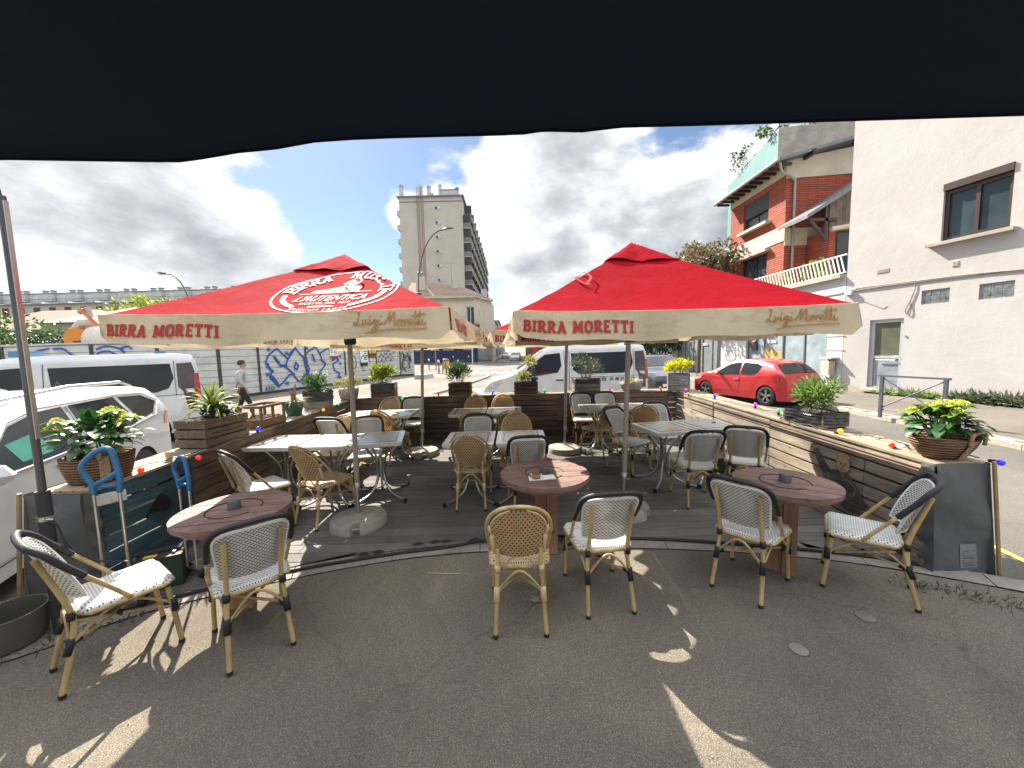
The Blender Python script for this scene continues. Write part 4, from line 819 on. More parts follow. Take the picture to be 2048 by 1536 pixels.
G4 = [[(.35, 1.6), (.5, 1.9), (.8, 2.15), (.95, 2.25), (1.2, 2.0), (1.5, 1.7)], [(.35, 1.6), (.4, 1.35), (.6, 1.1), (.5, .8), (.75, .5), (.9, .3), (1.15, .5), (1.5, .85), (1.8, .9)], [(1.5, 1.7), (1.3, 1.3), (1.6, 1.05), (1.8, .75), (2.0, .45)],
      [(1.55, 1.9), (1.75, 2.1), (1.95, 2.3), (2.15, 2.0), (2.4, 1.75)], [(1.5, 1.7), (1.9, 2.2)], [(2.4, 1.75), (2.45, 1.3), (2.6, 1.0), (2.2, .55), (2.05, .45)], [(.75, 1.85), (1.05, 1.45)], [(1.9, 1.5), (1.8, 1.2), (1.95, 1.1), (2.05, 1.3), (1.92, 1.5)]]
spray(4, 'graffiti', G4, .09, LBLUE, False); spray(4, 'graffiti_shadow', [[(.42, 1.5), (.5, 1.25), (.68, 1.08)], [(.78, 1.85), (1.0, 1.5)], [(1.05, 1.35), (1.4, 1.35)], [(.6, .85), (.85, .45)], [(2.42, 1.7), (2.5, 1.25)]], .14, LBLUE, False)
spray(4, 'graffiti_star', star(.55, 2.2) + star(1.45, 2.0) + star(.4, .95) + star(1.35, .42), .04, LBLUE, False)
m = MB(); text_mesh(m, 'ATO', .26, lambda u, v, h: HPN[4][1](.25 + u, .16 + v, h + .006), .008); m.build('graffiti_lettering', LBLUE, HPN[4][0])
spray(5, 'graffiti', [[(.0, 1.9), (.25, 2.1), (.7, 2.35), (.95, 1.95)], [(.0, 1.9), (.05, 1.5), (.2, 1.1), (.1, .75), (.4, .4)], [(.95, 1.95), (1.1, 1.5), (1.3, 1.3), (1.0, 1.0), (.75, .8)], [(1.0, 2.0), (1.3, 2.15), (1.6, 2.3), (1.75, 2.0)], [(1.75, 2.0), (2.0, 1.7), (2.3, 1.5), (1.8, 1.3), (1.9, .9), (2.3, .7), (2.1, .4)]], .09, LBLUE, False)
spray(5, 'graffiti_shadow', [[(.45, 1.9), (.6, 1.5)], [(1.0, 1.6), (1.3, 1.35)], [(.02, 1.85), (.1, 1.45)], [(1.75, 1.5), (2.15, 1.7)]], .13, LBLUE, False); spray(5, 'graffiti_star', star(.1, 2.25) + star(2.4, 1.75) + star(2.4, 1.3) + star(.2, .5) + star(2.3, .45), .04, LBLUE, False)
spray(5, 'graffiti_tag', [[(-.1, 1.7), (.3, 1.75), (.5, 1.5), (.9, 1.55), (1.2, 1.7)], [(.2, 1.4), (.8, 1.35), (1.2, 1.42)]], .025, LPINK)
spray(6, 'graffiti', [[(.4, 1.0), (.3, 1.4), (.55, 1.7), (.95, 1.72), (1.1, 1.4), (1.05, 1.0), (.8, .9)], [(.55, 1.3), (.7, 1.5), (.85, 1.35)], [(1.5, 1.1), (1.65, 1.6), (1.85, 1.75), (2.05, 1.55), (2.25, 1.75), (2.5, 1.6), (2.6, 1.2)], [(1.7, 1.2), (1.75, .8), (2.0, .7)], [(.3, .6), (.6, .45), (.9, .6)]], .05, LBLACK)
spray(7, 'graffiti', [[(.2, .9), (.3, 1.4), (.45, 1.7), (.7, 1.8), (.9, 1.6), (1.1, 1.85), (1.4, 1.8), (1.5, 1.5), (1.8, 1.85), (2.1, 1.6), (2.3, 1.3)], [(.5, 1.2), (.7, 1.5), (.75, 1.1)], [(1.0, 1.2), (1.2, 1.6), (1.3, 1.1)], [(1.7, 1.2), (1.8, 1.5), (2.0, 1.2)], [(.2, .6), (.6, .8), (1.2, .5), (2, .8), (2.6, .6)], [(.1, .3), (.5, .5), (.9, .25), (1.4, .5)]], .06, LBLACK)
m = MB(); text_mesh(m, 'NOTE 2 LA QALI', .24, lambda u, v, h: HPN[7][1](.1 + u, 1.98 + v, h + .006), .004); m.build('graffiti_lettering', LBLACK, HPN[7][0])
m = MB(); text_mesh(m, 'ALEA', .3, lambda u, v, h: HPN[7][1](2.05 + u, 2.15 + v, h + .006), .006, sx=.8); text_mesh(m, 'CREU', .3, lambda u, v, h: HPN[7][1](2.05 + u, 1.85 + v, h + .006), .006, sx=.8); m.build('graffiti_tag', LPINK, HPN[7][0])
spray(8, 'graffiti', [[(random.uniform(.1, 1), random.uniform(.3, 2.3)) for _ in range(5)] for _ in range(9)], .025, LBLACK)
def notice(i, u0, z0, w_, h_, face, band, lines, txt=None, label=None):
    o, P, L = HPN[i]; n = empty('notice_sheet', o.location, 0, label, 'notice'); 
    m = MB(); q = [P(u0, z0, .02), P(u0 + w_, z0, .02), P(u0 + w_, z0 + h_, .02), P(u0, z0 + h_, .02)]; bk = [P(u0, z0, .0), P(u0 + w_, z0, .0), P(u0 + w_, z0 + h_, .0), P(u0, z0 + h_, .0)]; m.add(q + bk, [(0, 1, 2, 3), (0, 4, 5, 1), (1, 5, 6, 2), (2, 6, 7, 3), (3, 7, 4, 0)]); m.build('sheet', face, n)
    m = MB(); m.flat([(u0, z0), (u0 + w_, z0), (u0 + w_, z0 + h_ * .16), (u0, z0 + h_ * .16)], P, .024); m.build('bottom_band', band, n)
    m = MB()
    for k in range(lines): m.ribbon([(u0 + w_ * .5, z0 + h_ * (.3 + .1 * k)), (u0 + w_ * .88, z0 + h_ * (.3 + .1 * k))], h_ * .03, P, .024)
    if txt: text_mesh(m, txt, h_ * .5, lambda u, v, h: P(u0 + w_ * .12 + u, z0 + h_ * .4 + v, .026 + h), .004, sx=.8)
    m.build('print', LBLACK, n)
notice(5, 1.9, 1.65, .72, .85, SGN, mat('notice_red', (.3, .02, .03), .6), 5, 'S', 'white notice with a large curly S and dark red band on the hoarding')
notice(6, 1.55, 1.05, .8, 1.4, SGN, LBLACK, 5, None, 'white and grey works notice behind the left front parasol pole'); notice(6, 2.45, 1.6, .95, .85, mat('notice_dark', (.05, .03, .035), .6), mat('notice_red', ()) if 'notice_red' in MATS else SGN, 0, None, 'dark notice with a yellow round emblem on the hoarding')
m = MB(); m.flat(blob2(2.68, 2.1, .16, .26, 20, 0), HPN[6][1], .028); m.flat([(2.9, 1.9), (3.35, 1.9), (3.35, 2.3), (2.9, 2.3)], HPN[6][1], .0275); m.build('notice_emblem', mat('emblem_yellow', (.6, .4, .05), .6), HPN[6][0])
# grey roadside blocks under the hoarding end
for (x, y, w_, l_, rz, lb) in ((-8.2, 23.5, .6, 2.6, -.2, 'low grey concrete block on the pavement left of the yellow bush'), (-6.3, 27, .6, 3, -.3, 'low grey concrete block nearest the bollards')):
    m = MB(); m.prism([(-.4, -.05), (.4, -.05), (.25, .28), (-.25, .28)], -l_ / 4, l_ / 4, Matrix.Rotation(R(90), 4, 'X')); o = m.build('concrete_block', CONC, loc=(x, y, .02), rz=rz); tag(o, lb, 'concrete block')
# ---------------- vegetation ----------------
def leaf_quad(mb, c, d, up, L, W, bend=.2):
    d = d.normalized(); r = d.cross(up)
    if r.length < 1e-3: r = d.cross(Vector((1, 0, .1)))
    r.normalize(); n = r.cross(d); tip = c + d * L - n * bend * L; mid = c + d * L * .5
    mb.add([c, mid + r * W / 2 - n * .0, tip, mid - r * W / 2], [(0, 1, 2, 3)])
def rdir(rnd, zmin=-1):
    while True:
        v = Vector((rnd.uniform(-1, 1), rnd.uniform(-1, 1), rnd.uniform(zmin, 1)))
        if .1 < v.length < 1: return v.normalized()
LV_G = leafmat('foliage_green', (.055, .12, .025), (.018, .05, .012)); LV_D = leafmat('foliage_dark', (.03, .065, .022), (.01, .028, .012), .2); LV_Y = leafmat('foliage_yellow_green', (.26, .30, .04), (.10, .15, .02), .4); LV_BY = leafmat('foliage_bright_yellow', (.55, .50, .02), (.25, .30, .02), .4)
LV_O = leafmat('foliage_grey_olive', (.11, .135, .075), (.05, .07, .04), .25); LV_R = leafmat('foliage_reddish', (.16, .12, .06), (.07, .05, .03), .3); LV_M = leafmat('foliage_mint', (.16, .26, .06), (.06, .12, .025), .4); LV_DRY = leafmat('foliage_dry', (.35, .27, .13), (.2, .15, .08), .3)
BARK = mat('bark_brown', (.09, .065, .045), .9, var=.3, scale=12, bump=.5)
def tree(name, loc, h, rad, lm, label, n=2600, ls=.28, seed=1, th=.12, trunkh=.35, cat='tree', clumps=14, flat=.8):
    rnd = random.Random(seed); o = empty(name, loc, 0, label, cat); m = MB(); th_ = h * trunkh
    m.tube([(0, 0, -.1), (.05, 0, th_ * .6), (.0, .05, th_)], [th, th * .8, th * .6], 8); cs = []
    for k in range(clumps):
        a = rnd.uniform(0, 2 * math.pi); r_ = rad * math.sqrt(rnd.uniform(.02, .8)); z = th_ + (h - th_) * rnd.uniform(.15, .85); s = 1 - abs((z - th_) / (h - th_) - .5) * .8; c = Vector((r_ * math.cos(a) * s, r_ * math.sin(a) * s, z)); cs.append((c, rad * rnd.uniform(.28, .5)))
        m.tube([(0, 0, th_ * .8), tuple(c * .5 + Vector((0, 0, th_ * .45))), tuple(c)], [th * .5, th * .3, th * .08], 5)
    m.build('trunk', BARK, o); m = MB()
    for k in range(n):
        c, r_ = cs[k % len(cs)]; v = rdir(rnd); p = c + Vector((v.x, v.y, v.z * flat)) * r_ * rnd.uniform(.35, 1.08)
        leaf_quad(m, p, (v + rdir(rnd) * .8), rdir(rnd), ls * rnd.uniform(.6, 1.3), ls * .55, .2)
    m.build('crown', lm, o); return o
tree('leafy_tree', (12.2, 24.5, 0), 8.6, 2.1, LV_R, 'loose tree with reddish green leaves between the right umbrella and the brick house', 2600, .30, 3, .14, .45, clumps=18)
tree('bushy_tree', (11.4, 29.5, 0), 3.5, 2.0, LV_D, 'dark bushy tree over the wall between the dark car and the grey garage doors', 2600, .25, 4, .1, .2)
tree('leafy_tree', (-41, 30, 0), 5.2, 4.2, LV_G, 'green bushy tree at the left edge above the hoarding', 3800, .35, 5, .15, .2, clumps=20); tree('dark_shrub', (-31.5, 26, 0), 4.0, 1.9, LV_D, 'dark grey-green shrub right of the green tree at the left edge', 2600, .22, 6, .1, .15, 'shrub'); tree('dark_shrub', (-27.2, 25, 0), 3.2, 1.0, LV_O, 'pale twiggy shrub beside the dark shrub above the hoarding', 800, .2, 8, .06, .2, 'shrub')
tree('leafy_tree', (-55, 60, 0), 11.2, 6.2, LV_Y, 'yellow green tree in front of the long apartment block', 3200, .6, 7, .2, .3, clumps=18); tree('leafy_tree', (-63, 61, 0), 9.8, 4.5, LV_Y, 'smaller yellow green tree at the left of the other behind the roofs', 1800, .6, 9, .2, .3)
tree('leafy_tree', (-49.5, 66, 0), 9.8, 2.6, LV_R, 'small purplish tree right of the yellow green trees', 1200, .5, 10, .15, .3); tree('leafy_tree', (9.5, 46, 0), 4.2, 2.6, LV_G, 'green tree seen over the roof of the white ambulance', 1500, .35, 12, .12, .3)
for (x, y, z, r_, lm, lb, sd) in ((17.2, 25.6, 15.2, .9, LV_G, 'leafy roof plant at the corner of the teal building roof', 40), (18.4, 30.5, 15.2, 1.1, LV_D, 'dark roof plant far along the teal building roof edge', 41), (19.5, 25.2, 15.2, 1.3, LV_M, 'pale green shrub on the roof above the concrete wall', 42), (21.8, 25.0, 15.2, 1.4, LV_G, 'dense green shrub on the roof nearest the white building', 43)):
    tree('roof_shrub', (x, y, z), r_ * 1.7, r_, lm, lb, 500, .22, sd, .05, .1, 'shrub', 8)
tree('terrace_shrub', (13.5, 16.6, 4.35), 1.1, .7, LV_M, 'green shrub behind the white terrace railing', 500, .16, 44, .03, .1, 'shrub', 8)
tree('terrace_shrub', (13.3, 18.6, 4.35), 1.3, .5, LV_Y, 'taller yellow-green shrub on the terrace beside the brick house', 350, .14, 45, .03, .1, 'shrub', 6)
def weeds(label, pts, n, seed, h=.14, mt=None):
    rnd = random.Random(seed); m = MB()
    for k in range(n):
        a, b = rnd.choice(pts), rnd.choice(pts); i = rnd.randrange(len(pts) - 1); t = rnd.random(); p = Vector(pts[i]).lerp(Vector(pts[i + 1]), t) + Vector((rnd.gauss(0, .05), rnd.gauss(0, .05), 0)); d = rdir(rnd, .2); leaf_quad(m, p, d, rdir(rnd), h * rnd.uniform(.4, 1.2), h * .16, .3)
    o = m.build('weeds', mt or LV_G); tag(o, label, 'weeds', kind='stuff'); return o
weeds('tufts of weeds growing along the kerb at the right', [(2.95, 2.72, 0), (3.3, 2.55, 0), (3.8, 2.25, 0)], 260, 1, .055, LV_O); weeds('dry weeds by the left tarpaulin and plant pot', [(-3.5, 2.6, -.02), (-3.1, 2.35, 0), (-2.75, 2.55, 0), (-3.2, 2.15, 0)], 130, 2, .07, LV_O)
weeds('weeds along the foot of the white building', [(13.0, 13.2, 0), (13.15, 12.4, 0), (13.3, 11.7, 0)], 700, 3, .3, LV_M); weeds('taller weeds along the foot of the white building near the barrier', [(13.45, 11.2, 0), (13.7, 9.8, 0), (14.0, 8.4, 0)], 1800, 4, .42, LV_O)
weeds('weeds in the kerb joint behind the front chairs', [(.3, 3.36, .01), (.5, 3.36, .01)], 60, 5, .06, LV_G)
# ---------------- street furniture ----------------
POLEM = mat('lamp_post_grey', (.10, .10, .105), .5, .5, .2)
def street_lamp(loc, h, reach, label, sgn=1, dbl=False):
    o = empty('street_lamp', loc, 0, label, 'street lamp'); m = MB(); m.tube([(0, 0, -.1), (0, 0, h * .30)], .13, 8); m.tube([(0, 0, h * .3), (0, 0, h * .55)], .085, 8); m.build('post', POLEM, o)
    m = MB(); pts = [(0, 0, h * .55)] + [(sgn * reach * (1 - math.cos(a * math.pi / 2 / 8)), 0, h * .55 + h * .42 * math.sin(a * math.pi / 2 / 8)) for a in range(1, 9)] ; m.tube(pts, .06, 6); m.build('arm', POLEM, o)
    x, z = pts[-1][0], pts[-1][2]; m = MB(); m.lathe([(0, -.1), (.14, -.08), (.2, 0), (.12, .1), (0, .13)], 12, c=(x + sgn * .4, 0, z + .08), sx=3.0, M=Matrix.Rotation(-sgn * .12, 4, 'Y')); m.build('lamp_head', POLEM, o); m = MB(); m.lathe([(0, -.12), (.1, -.1), (.15, -.05)], 12, c=(x + sgn * .45, 0, z + .03), sx=2.6); m.build('lamp_lens', mat('lamp_lens', (.5, .5, .48), .2), o)
    if dbl:
        m = MB(); m.lathe([(0, -.25), (.1, -.15), (.35, -.02), (.3, .05), (.1, .1)], 12, c=(0, 0, h * .545)); m.tube([(0, 0, h * .53), (.5, 0, h * .47), (.75, 0, h * .38), (.75, 0, h * .3)], .035, 6); m.build('lower_lamp', POLEM, o)
    return o
street_lamp((-8.6, 36, 0), 13.6, 2.6, 'tall curved street lamp in front of the beige tower', 1, True); street_lamp((-30.5, 36.5, 0), 10.2, 2.0, 'curved street lamp standing behind the left umbrella canopy', -1)
BOL = mat('bollard_metal', (.25, .25, .26), .5, .6, .2); tb = empty('bollard', (-10.3, 38, 0), 0, 'x', 'bollard', 'bollards at the far crossing'); m = MB(); m.tube([(0, 0, 0), (0, 0, .95)], .06, 8); m.build('post', POLEM, tb); m = MB(); m.lathe([(.06, .95), (.085, .97), (.085, 1.12), (.05, 1.18), (0, 1.19)], 10); m.build('cap', SGN, tb)
bl_l = ['white topped bollard furthest left at the crossing', 'white topped bollard between the traffic poles', 'white topped bollard right of the lamp post', 'white topped bollard just left of the yellow bin', 'white topped bollard right of the yellow bin by the kerb', 'white topped bollard in front of the first shop window', 'white topped bollard in front of the wide shop window']
for k, (x, y) in enumerate([(-10.9, 40), (-8.9, 40.5), (-7.4, 41), (-6.4, 33), (-4.55, 32), (-9.5, 61.5), (-7.0, 61.5)]):
    o = tb if k == 0 else copy_tree(tb); o.location = (x, y, 0); o['label'] = bl_l[k]
def xbar(loc, rz, w_, h, label, col_, low=False, mt=POLEM):
    o = empty('crowd_barrier', loc, rz, label, 'barrier'); m = MB(); m.box((-w_ / 2, 0, h / 2), (.06, .06, h)); m.box((w_ / 2, 0, h / 2), (.06, .06, h)); m.build_each('post', mt, o)
    m = MB(); m.box((0, 0, h + .02), (w_ + .14, .06, .04)); m.build('top_rail', mt, o); m = MB(); m.tube([(-w_ / 2, 0, h - .02), (w_ / 2, .0, .24)], .016, 6); m.tube([(w_ / 2, .004, h - .02), (-w_ / 2, .004, .24)], .016, 6); m.lathe([(0, -.03), (.045, -.02), (.045, .02), (0, .03)], 10, c=(0, 0, .6), M=Matrix.Rotation(R(90), 4, 'X')); m.tube([(-w_ / 2, 0, .2), (w_ / 2, 0, .2)], .014, 6); m.build('cross_brace', mt, o); return o
BARM = mat('barrier_slate_grey', (.085, .09, .12), .5, .2, .2)
xbar((9.13, 8.51, 0), math.atan2(-1.13, .25), 1.16, 1.0, 'slate grey pavement barrier with crossed bars in front of the white building', None, mt=BARM)
xbar((9.2, 5.2, 0), R(90), 1.5, .12, 'low end rail of a pavement barrier behind the right basket', None, mt=BARM)
xbar((-5.55, 30.9, 0), R(-70), 1.5, 1.0, 'grey crossing barrier left of the yellow bin', None)
xbar((-5.2, 60.8, -.1), 0, 3.0, 1.2, 'grey railing in front of the navy restaurant corner', None)
xbar((-15, 61, -.1), 0, 5.0, 1.2, 'grey railing behind the leftmost bollards', None); xbar((-2.9, 62, -.1), R(70), 3.0, 1.2, 'grey railing along the far street corner', None)
o = empty('litter_bin', (-5.75, 33.2, 0), 0, 'yellow bag litter bin on a post near the zebra crossing', 'litter bin'); m = MB(); m.tube([(0, 0, 0), (0, 0, 1.25)], .05, 6); m.build('post', POLEM, o); m = MB(); m.lathe([(.0, .3), (.2, .32), (.26, .7), (.24, 1.1)], 12); m.build('bag', mat('bin_yellow', (.5, .3, .03), .6, var=.2), o); m = MB(); m.lathe([(.27, 1.08), (.29, 1.15), (.2, 1.25), (0, 1.28)], 12); m.build('lid', POLEM, o)
o = empty('traffic_light', (-7.95, 39.5, 0), 0, 'traffic light with a lit red lamp left of the navy restaurant windows', 'traffic light'); m = MB(); m.tube([(0, 0, 0), (0, 0, 3.6)], .06, 8); m.build('post', BOL, o); m = MB(); m.box((.22, 0, 2.9), (.28, .25, .85)); m.build('signal_head', CPLAST, o)
b = NB('red_signal_lamp'); b.col((.6, .02, .02)); b.b.inputs['Emission Color'].default_value = (1, .06, .05, 1); b.b.inputs['Emission Strength'].default_value = 4; m = MB(); m.lathe([(.11, 0), (.1, .05), (0, .07)], 12, c=(.22, -.13, 3.15), M=Matrix.Rotation(R(90), 4, 'X')); m.build('red_lamp', b.m, o)
o = empty('signal_post', (-9.9, 37, 0), 0, 'dark post plastered with stickers left of the lamp post', 'post'); m = MB(); m.tube([(0, 0, 0), (0, 0, 3.2)], .09, 8); m.build('post', mat('post_dark_red', (.06, .03, .03), .7, var=.4), o); m = MB(); m.box((0, 0, 2.4), (.24, .24, .8)); m.build('signal_head', CPLAST, o)
o = empty('signal_post', (-6.0, 58, 0), 0, 'white street post in front of the navy shopfront', 'post'); m = MB(); m.tube([(0, 0, 0), (0, 0, 5.0)], .08, 8); m.build('post', SGN, o); m = MB(); m.box((0, -.1, 3.4), (.3, .1, .5)); m.build('small_sign', SGN, o)
# manhole covers, twig, leaf
for (x, y, r_, lb, mt) in ((1.7, 2.12, .05, 'small round pale metal cover set in the pavement', mat('cover_metal', (.25, .21, .17), .6, .3, .2)), (2.35, 2.38, .055, 'round cracked water cover in the pavement below the right chairs', mat('cover_dark', (.15, .135, .11), .8, var=.3))):
    o = empty('ground_cover', (x, y, 0), 0, lb, 'manhole cover'); m = MB(); m.lathe([(r_, 0), (r_, .005), (r_ * .93, .006), (0, .007)], 24); m.build('lid', mt, o); m = MB(); m.lathe([(r_ * 1.14, 0), (r_ * 1.14, .003), (r_ * 1.01, .003)], 24); m.build('rim', mat('rim_dark', (.09, .08, .065), .9), o)
m = MB(); m.tube([(-.75, 3.0, .006), (-.6, 2.985, .007), (-.47, 2.98, .006)], .004, 5); o = m.build('wooden_stick', mat('stick_wood', (.5, .33, .2), .8)); tag(o, 'thin wooden stick lying on the asphalt in front of the deck', 'stick')
m = MB(); rnd = random.Random(5); m.add([(.13 + .055 * (1 if k % 2 else .4) * math.cos(k * .63), 2.62 + .055 * (1 if k % 2 else .45) * math.sin(k * .63), .01 + .01 * (k % 2)) for k in range(10)], [tuple(range(10))]); o = m.build('dead_leaf', mat('leaf_grey', (.26, .23, .19), .9)); tag(o, 'crumpled pale dead leaf under the beige chair', 'leaf')
m = MB()
for k in range(200): 
    x, y = random.uniform(-3, 3.2), random.uniform(1.4, 3.1); s = random.uniform(.0015, .005); m.box((x, y, s / 2 + .001), (s * 1.5, s, s), rz=random.uniform(0, 3))
o = m.build('grit', mat('grit_pale', (.34, .32, .28), .9)); tag(o, 'scattered pale grit on the asphalt', 'grit', kind='stuff')
m = MB()
for (x, y) in ((.93, 4.7), (1.6, 4.5), (1.75, 4.0), (1.05, 4.35), (-.3, 6.1)): m.tube([(x, y, DK(y) + .012), (x + .035, y + .012, DK(y) + .012)], .005, 5)
o = m.build('cigarette_butts', SGN); tag(o, 'cigarette ends scattered on the dark deck', 'cigarette ends', kind='stuff')
# ---------------- vehicles ----------------
def vehicle(name, label, cat, Lg, W, ztop, zbelt, tumble, paint, wheels, wr, windows, loc, rz, zb=.2, wsx=None, rwx=None, gl=DGL, nose=.4, tail=.3, extra=None, group=None, arch=1.14, skirt=None, rails=False, hl=None, tl=None, plate=None, nst=110):
    # local frame: x from 0 (nose) to Lg (tail), y sideways; loc is the nose centre on the ground
    o = empty(name, loc, rz, label, cat, group); hw = W / 2
    def plan(x):
        e = 1.0
        if x < nose: t = 1 - x / nose; e -= .30 * t ** 2.6
        if x > Lg - tail: t = 1 - (Lg - x) / tail; e -= .14 * t ** 2.6
        return e
    def half(x, z):
        zt = ztop_(x); b = zbelt(x)
        w_ = hw * plan(x) * (1 - .05 * max(0, (.55 - z) / .55) ** 1.5 )
        if z > b: w_ -= (z - b) * tumble
        elif z > .5: w_ -= .012 * (z - .5)
        return w_
    def ztop_(x): return sm(x, ztop) if False else interp(x, ztop)
    def zbot(x):
        z = zb
        for wx in wheels:
            d = abs(x - wx)
            if d < wr * arch: z = max(z, wr * .98 + math.sqrt(max(0, (wr * arch) ** 2 - d * d)) * .98)
        if x < .15: z = max(z, zb + .1)
        return z
    fr = [0, .05, .14, .26, .4, .55, .7, .82, .91, .965, 1.0]; vs = []; rings = []
    xs = [Lg * i / nst for i in range(nst + 1)]
    for wx in wheels: xs += [wx - wr * arch, wx + wr * arch, wx - wr * arch * .97, wx + wr * arch * .97]
    xs = sorted(xs)
    for x in xs:
        b, t = zbot(x), ztop_(x); ring = []
        for f in fr:
            z = b + (t - b) * f; w_ = half(x, z)
            if f > .9: w_ -= (f - .9) ** 2 * 9 * .6
            ring.append(Vector((x, -w_, z)))
        w_ = ring[-1].y
        for q in (.66, .33): ring.append(Vector((x, w_ * q, t + .018 * (1 - q * q) * (1 if t > zbelt(x) else .8))))
        ring.append(Vector((x, 0, t + .02))); full = ring + [Vector((v.x, -v.y, v.z)) for v in ring[-2::-1]]; vs += full; rings.append(len(full))
    n = rings[0]; m = MB(); fs = [(i * n + k, i * n + k + 1, (i + 1) * n + k + 1, (i + 1) * n + k) for i in range(len(xs) - 1) for k in range(n - 1)]; fs.append(tuple(range(n - 1, -1, -1))); fs.append(tuple((len(xs) - 1) * n + k for k in range(n))); m.add(vs, fs); body = m.build('body', paint, o, smooth=32)
    m = MB(); m.box((Lg / 2, 0, zb + .12), (Lg * .93, W * .8, .16)); 
    for wx in wheels: m.box((wx, 0, wr + .12), (wr * 2.1, W * .84, wr * 1.5))
    m.build('underbody', CPLAST, o)
    def side(s, off_=.006):
        def P(x, z, h=0): return Vector((x, s * (half(x, z) + off_ + h), z))
        return P
    def panel(mb, poly, s, off_=.006, nx=14):
        # fill a polygon in (x,z) with strips that follow the flank
        xs_ = [p[0] for p in poly]; x0_, x1_ = min(xs_), max(xs_); P = side(s, off_)
        def span(x):
            zs = []
            for (a, b), (c, d) in zip(poly, poly[1:] + poly[:1]):
                if (a - x) * (c - x) <= 0 and a != c: zs.append(b + (d - b) * (x - a) / (c - a))
                elif a == c == x: zs += [b, d]
            return (min(zs), max(zs)) if zs else None
        xx = sorted(set([x0_ + .002 + (x1_ - x0_ - .004) * i / nx for i in range(nx + 1)] + [p[0] for p in poly if x0_ + .002 < p[0] < x1_ - .002])); rows = 4; v_ = []
        for x in xx:
            a, b = span(x)
            for r_ in range(rows + 1): v_.append(P(x, a + (b - a) * r_ / rows))
        f_ = [(i * (rows + 1) + r_, (i + 1) * (rows + 1) + r_, (i + 1) * (rows + 1) + r_ + 1, i * (rows + 1) + r_ + 1) for i in range(len(xx) - 1) for r_ in range(rows)]
        if s > 0: f_ = [f[::-1] for f in f_]
        mb.add(v_, f_)
    for poly in windows:
        for s in (-1, 1): m = MB(); panel(m, poly, s, .007); m.build('side_window', gl, o, smooth='all')
    def top(mb, x0_, x1_, w0, w1, off_=.012, nx=8):
        # glass lying on the sloping front or back
        v_ = []
        for i in range(nx + 1):
            x = x0_ + (x1_ - x0_) * i / nx; ww = (w0 + (w1 - w0) * i / nx)
            for j in range(9):
                q = -1 + 2 * j / 8; hw_ = half(x, ztop_(x)) * ww; v_.append(Vector((x - off_ * .5 * (1 if x0_ < Lg / 2 else -1), q * hw_, ztop_(x) + .02 * (1 - q * q * .9) + off_)))
        mb.add(v_, [(i * 9 + j, (i + 1) * 9 + j, (i + 1) * 9 + j + 1, i * 9 + j + 1) for i in range(nx) for j in range(8)])
    if wsx: m = MB(); top(m, wsx[0], wsx[1], .90, .86); m.build('windshield', gl, o, smooth='all')
    if rwx: m = MB(); top(m, rwx[0], rwx[1], .84, .86); m.build('rear_window', gl, o, smooth='all')
    for wx in wheels:
        for s in (-1, 1):
            w_ = empty('wheel', (wx, s * (hw - .115), wr)); w_.parent = o; M_ = Matrix.Rotation(-R(90) * s, 4, 'X')
            m = MB(); m.lathe([(wr * .62, -.10), (wr * .9, -.105), (wr * .985, -.08), (wr, -.04), (wr, .05), (wr * .985, .085), (wr * .9, .1), (wr * .66, .1), (wr * .64, .0)], 36, M=M_, cap=False); m.build('tyre', RUB, w_, smooth=30)
            m = MB(); m.lathe([(wr * .66, .075), (wr * .64, .095), (wr * .6, .08), (wr * .58, .02), (wr * .3, .01), (0, .01)], 30, M=M_, cap=False); m.m = 1
            for k in range(5):
                a = 2 * math.pi * k / 5 + .3
                for da in (-.14, .14):
                    p0 = Vector((math.cos(a) * wr * .10, math.sin(a) * wr * .10, -.075)); p1 = Vector((math.cos(a + da) * wr * .6, math.sin(a + da) * wr * .6, -.082)); Mx = Matrix.Rotation(-R(90) * -s, 4, 'X')
                    q0 = M_ @ Vector((p0.x, p0.y, .075)); q1 = M_ @ Vector((p1.x, p1.y, .085)); m.beam(q0, q1, wr * .11, .03, (0, 1, 0))
            m.lathe([(wr * .17, .06), (wr * .16, .095), (0, .1)], 16, M=M_); m.build('rim', [CPLAST, ALLOY], w_, smooth=30)
    if hl:
        for s in (-1, 1): m = MB(); panel(m, hl, s, .01); m.build('headlight', CHEAD, o, smooth='all')
    if tl:
        for s in (-1, 1): m = MB(); panel(m, tl, s, .01); m.build('taillight', CTAIL, o, smooth='all')
    return o, side, panel, half, ztop_
def seams(o, side, lines, s_=(-1, 1), w_=.012, mt=CPLAST, name='door_gap'):
    for s in s_:
        P = side(s, .003); m = MB()
        for l in lines:
            for a, b in zip(l, l[1:]):
                nseg = 6; pts = [(a[0] + (b[0] - a[0]) * i / nseg, a[1] + (b[1] - a[1]) * i / nseg) for i in range(nseg + 1)]; m.ribbon(pts, w_, lambda u, v, h: P(u, v, h), .002)
        m.build(name, mt, o)
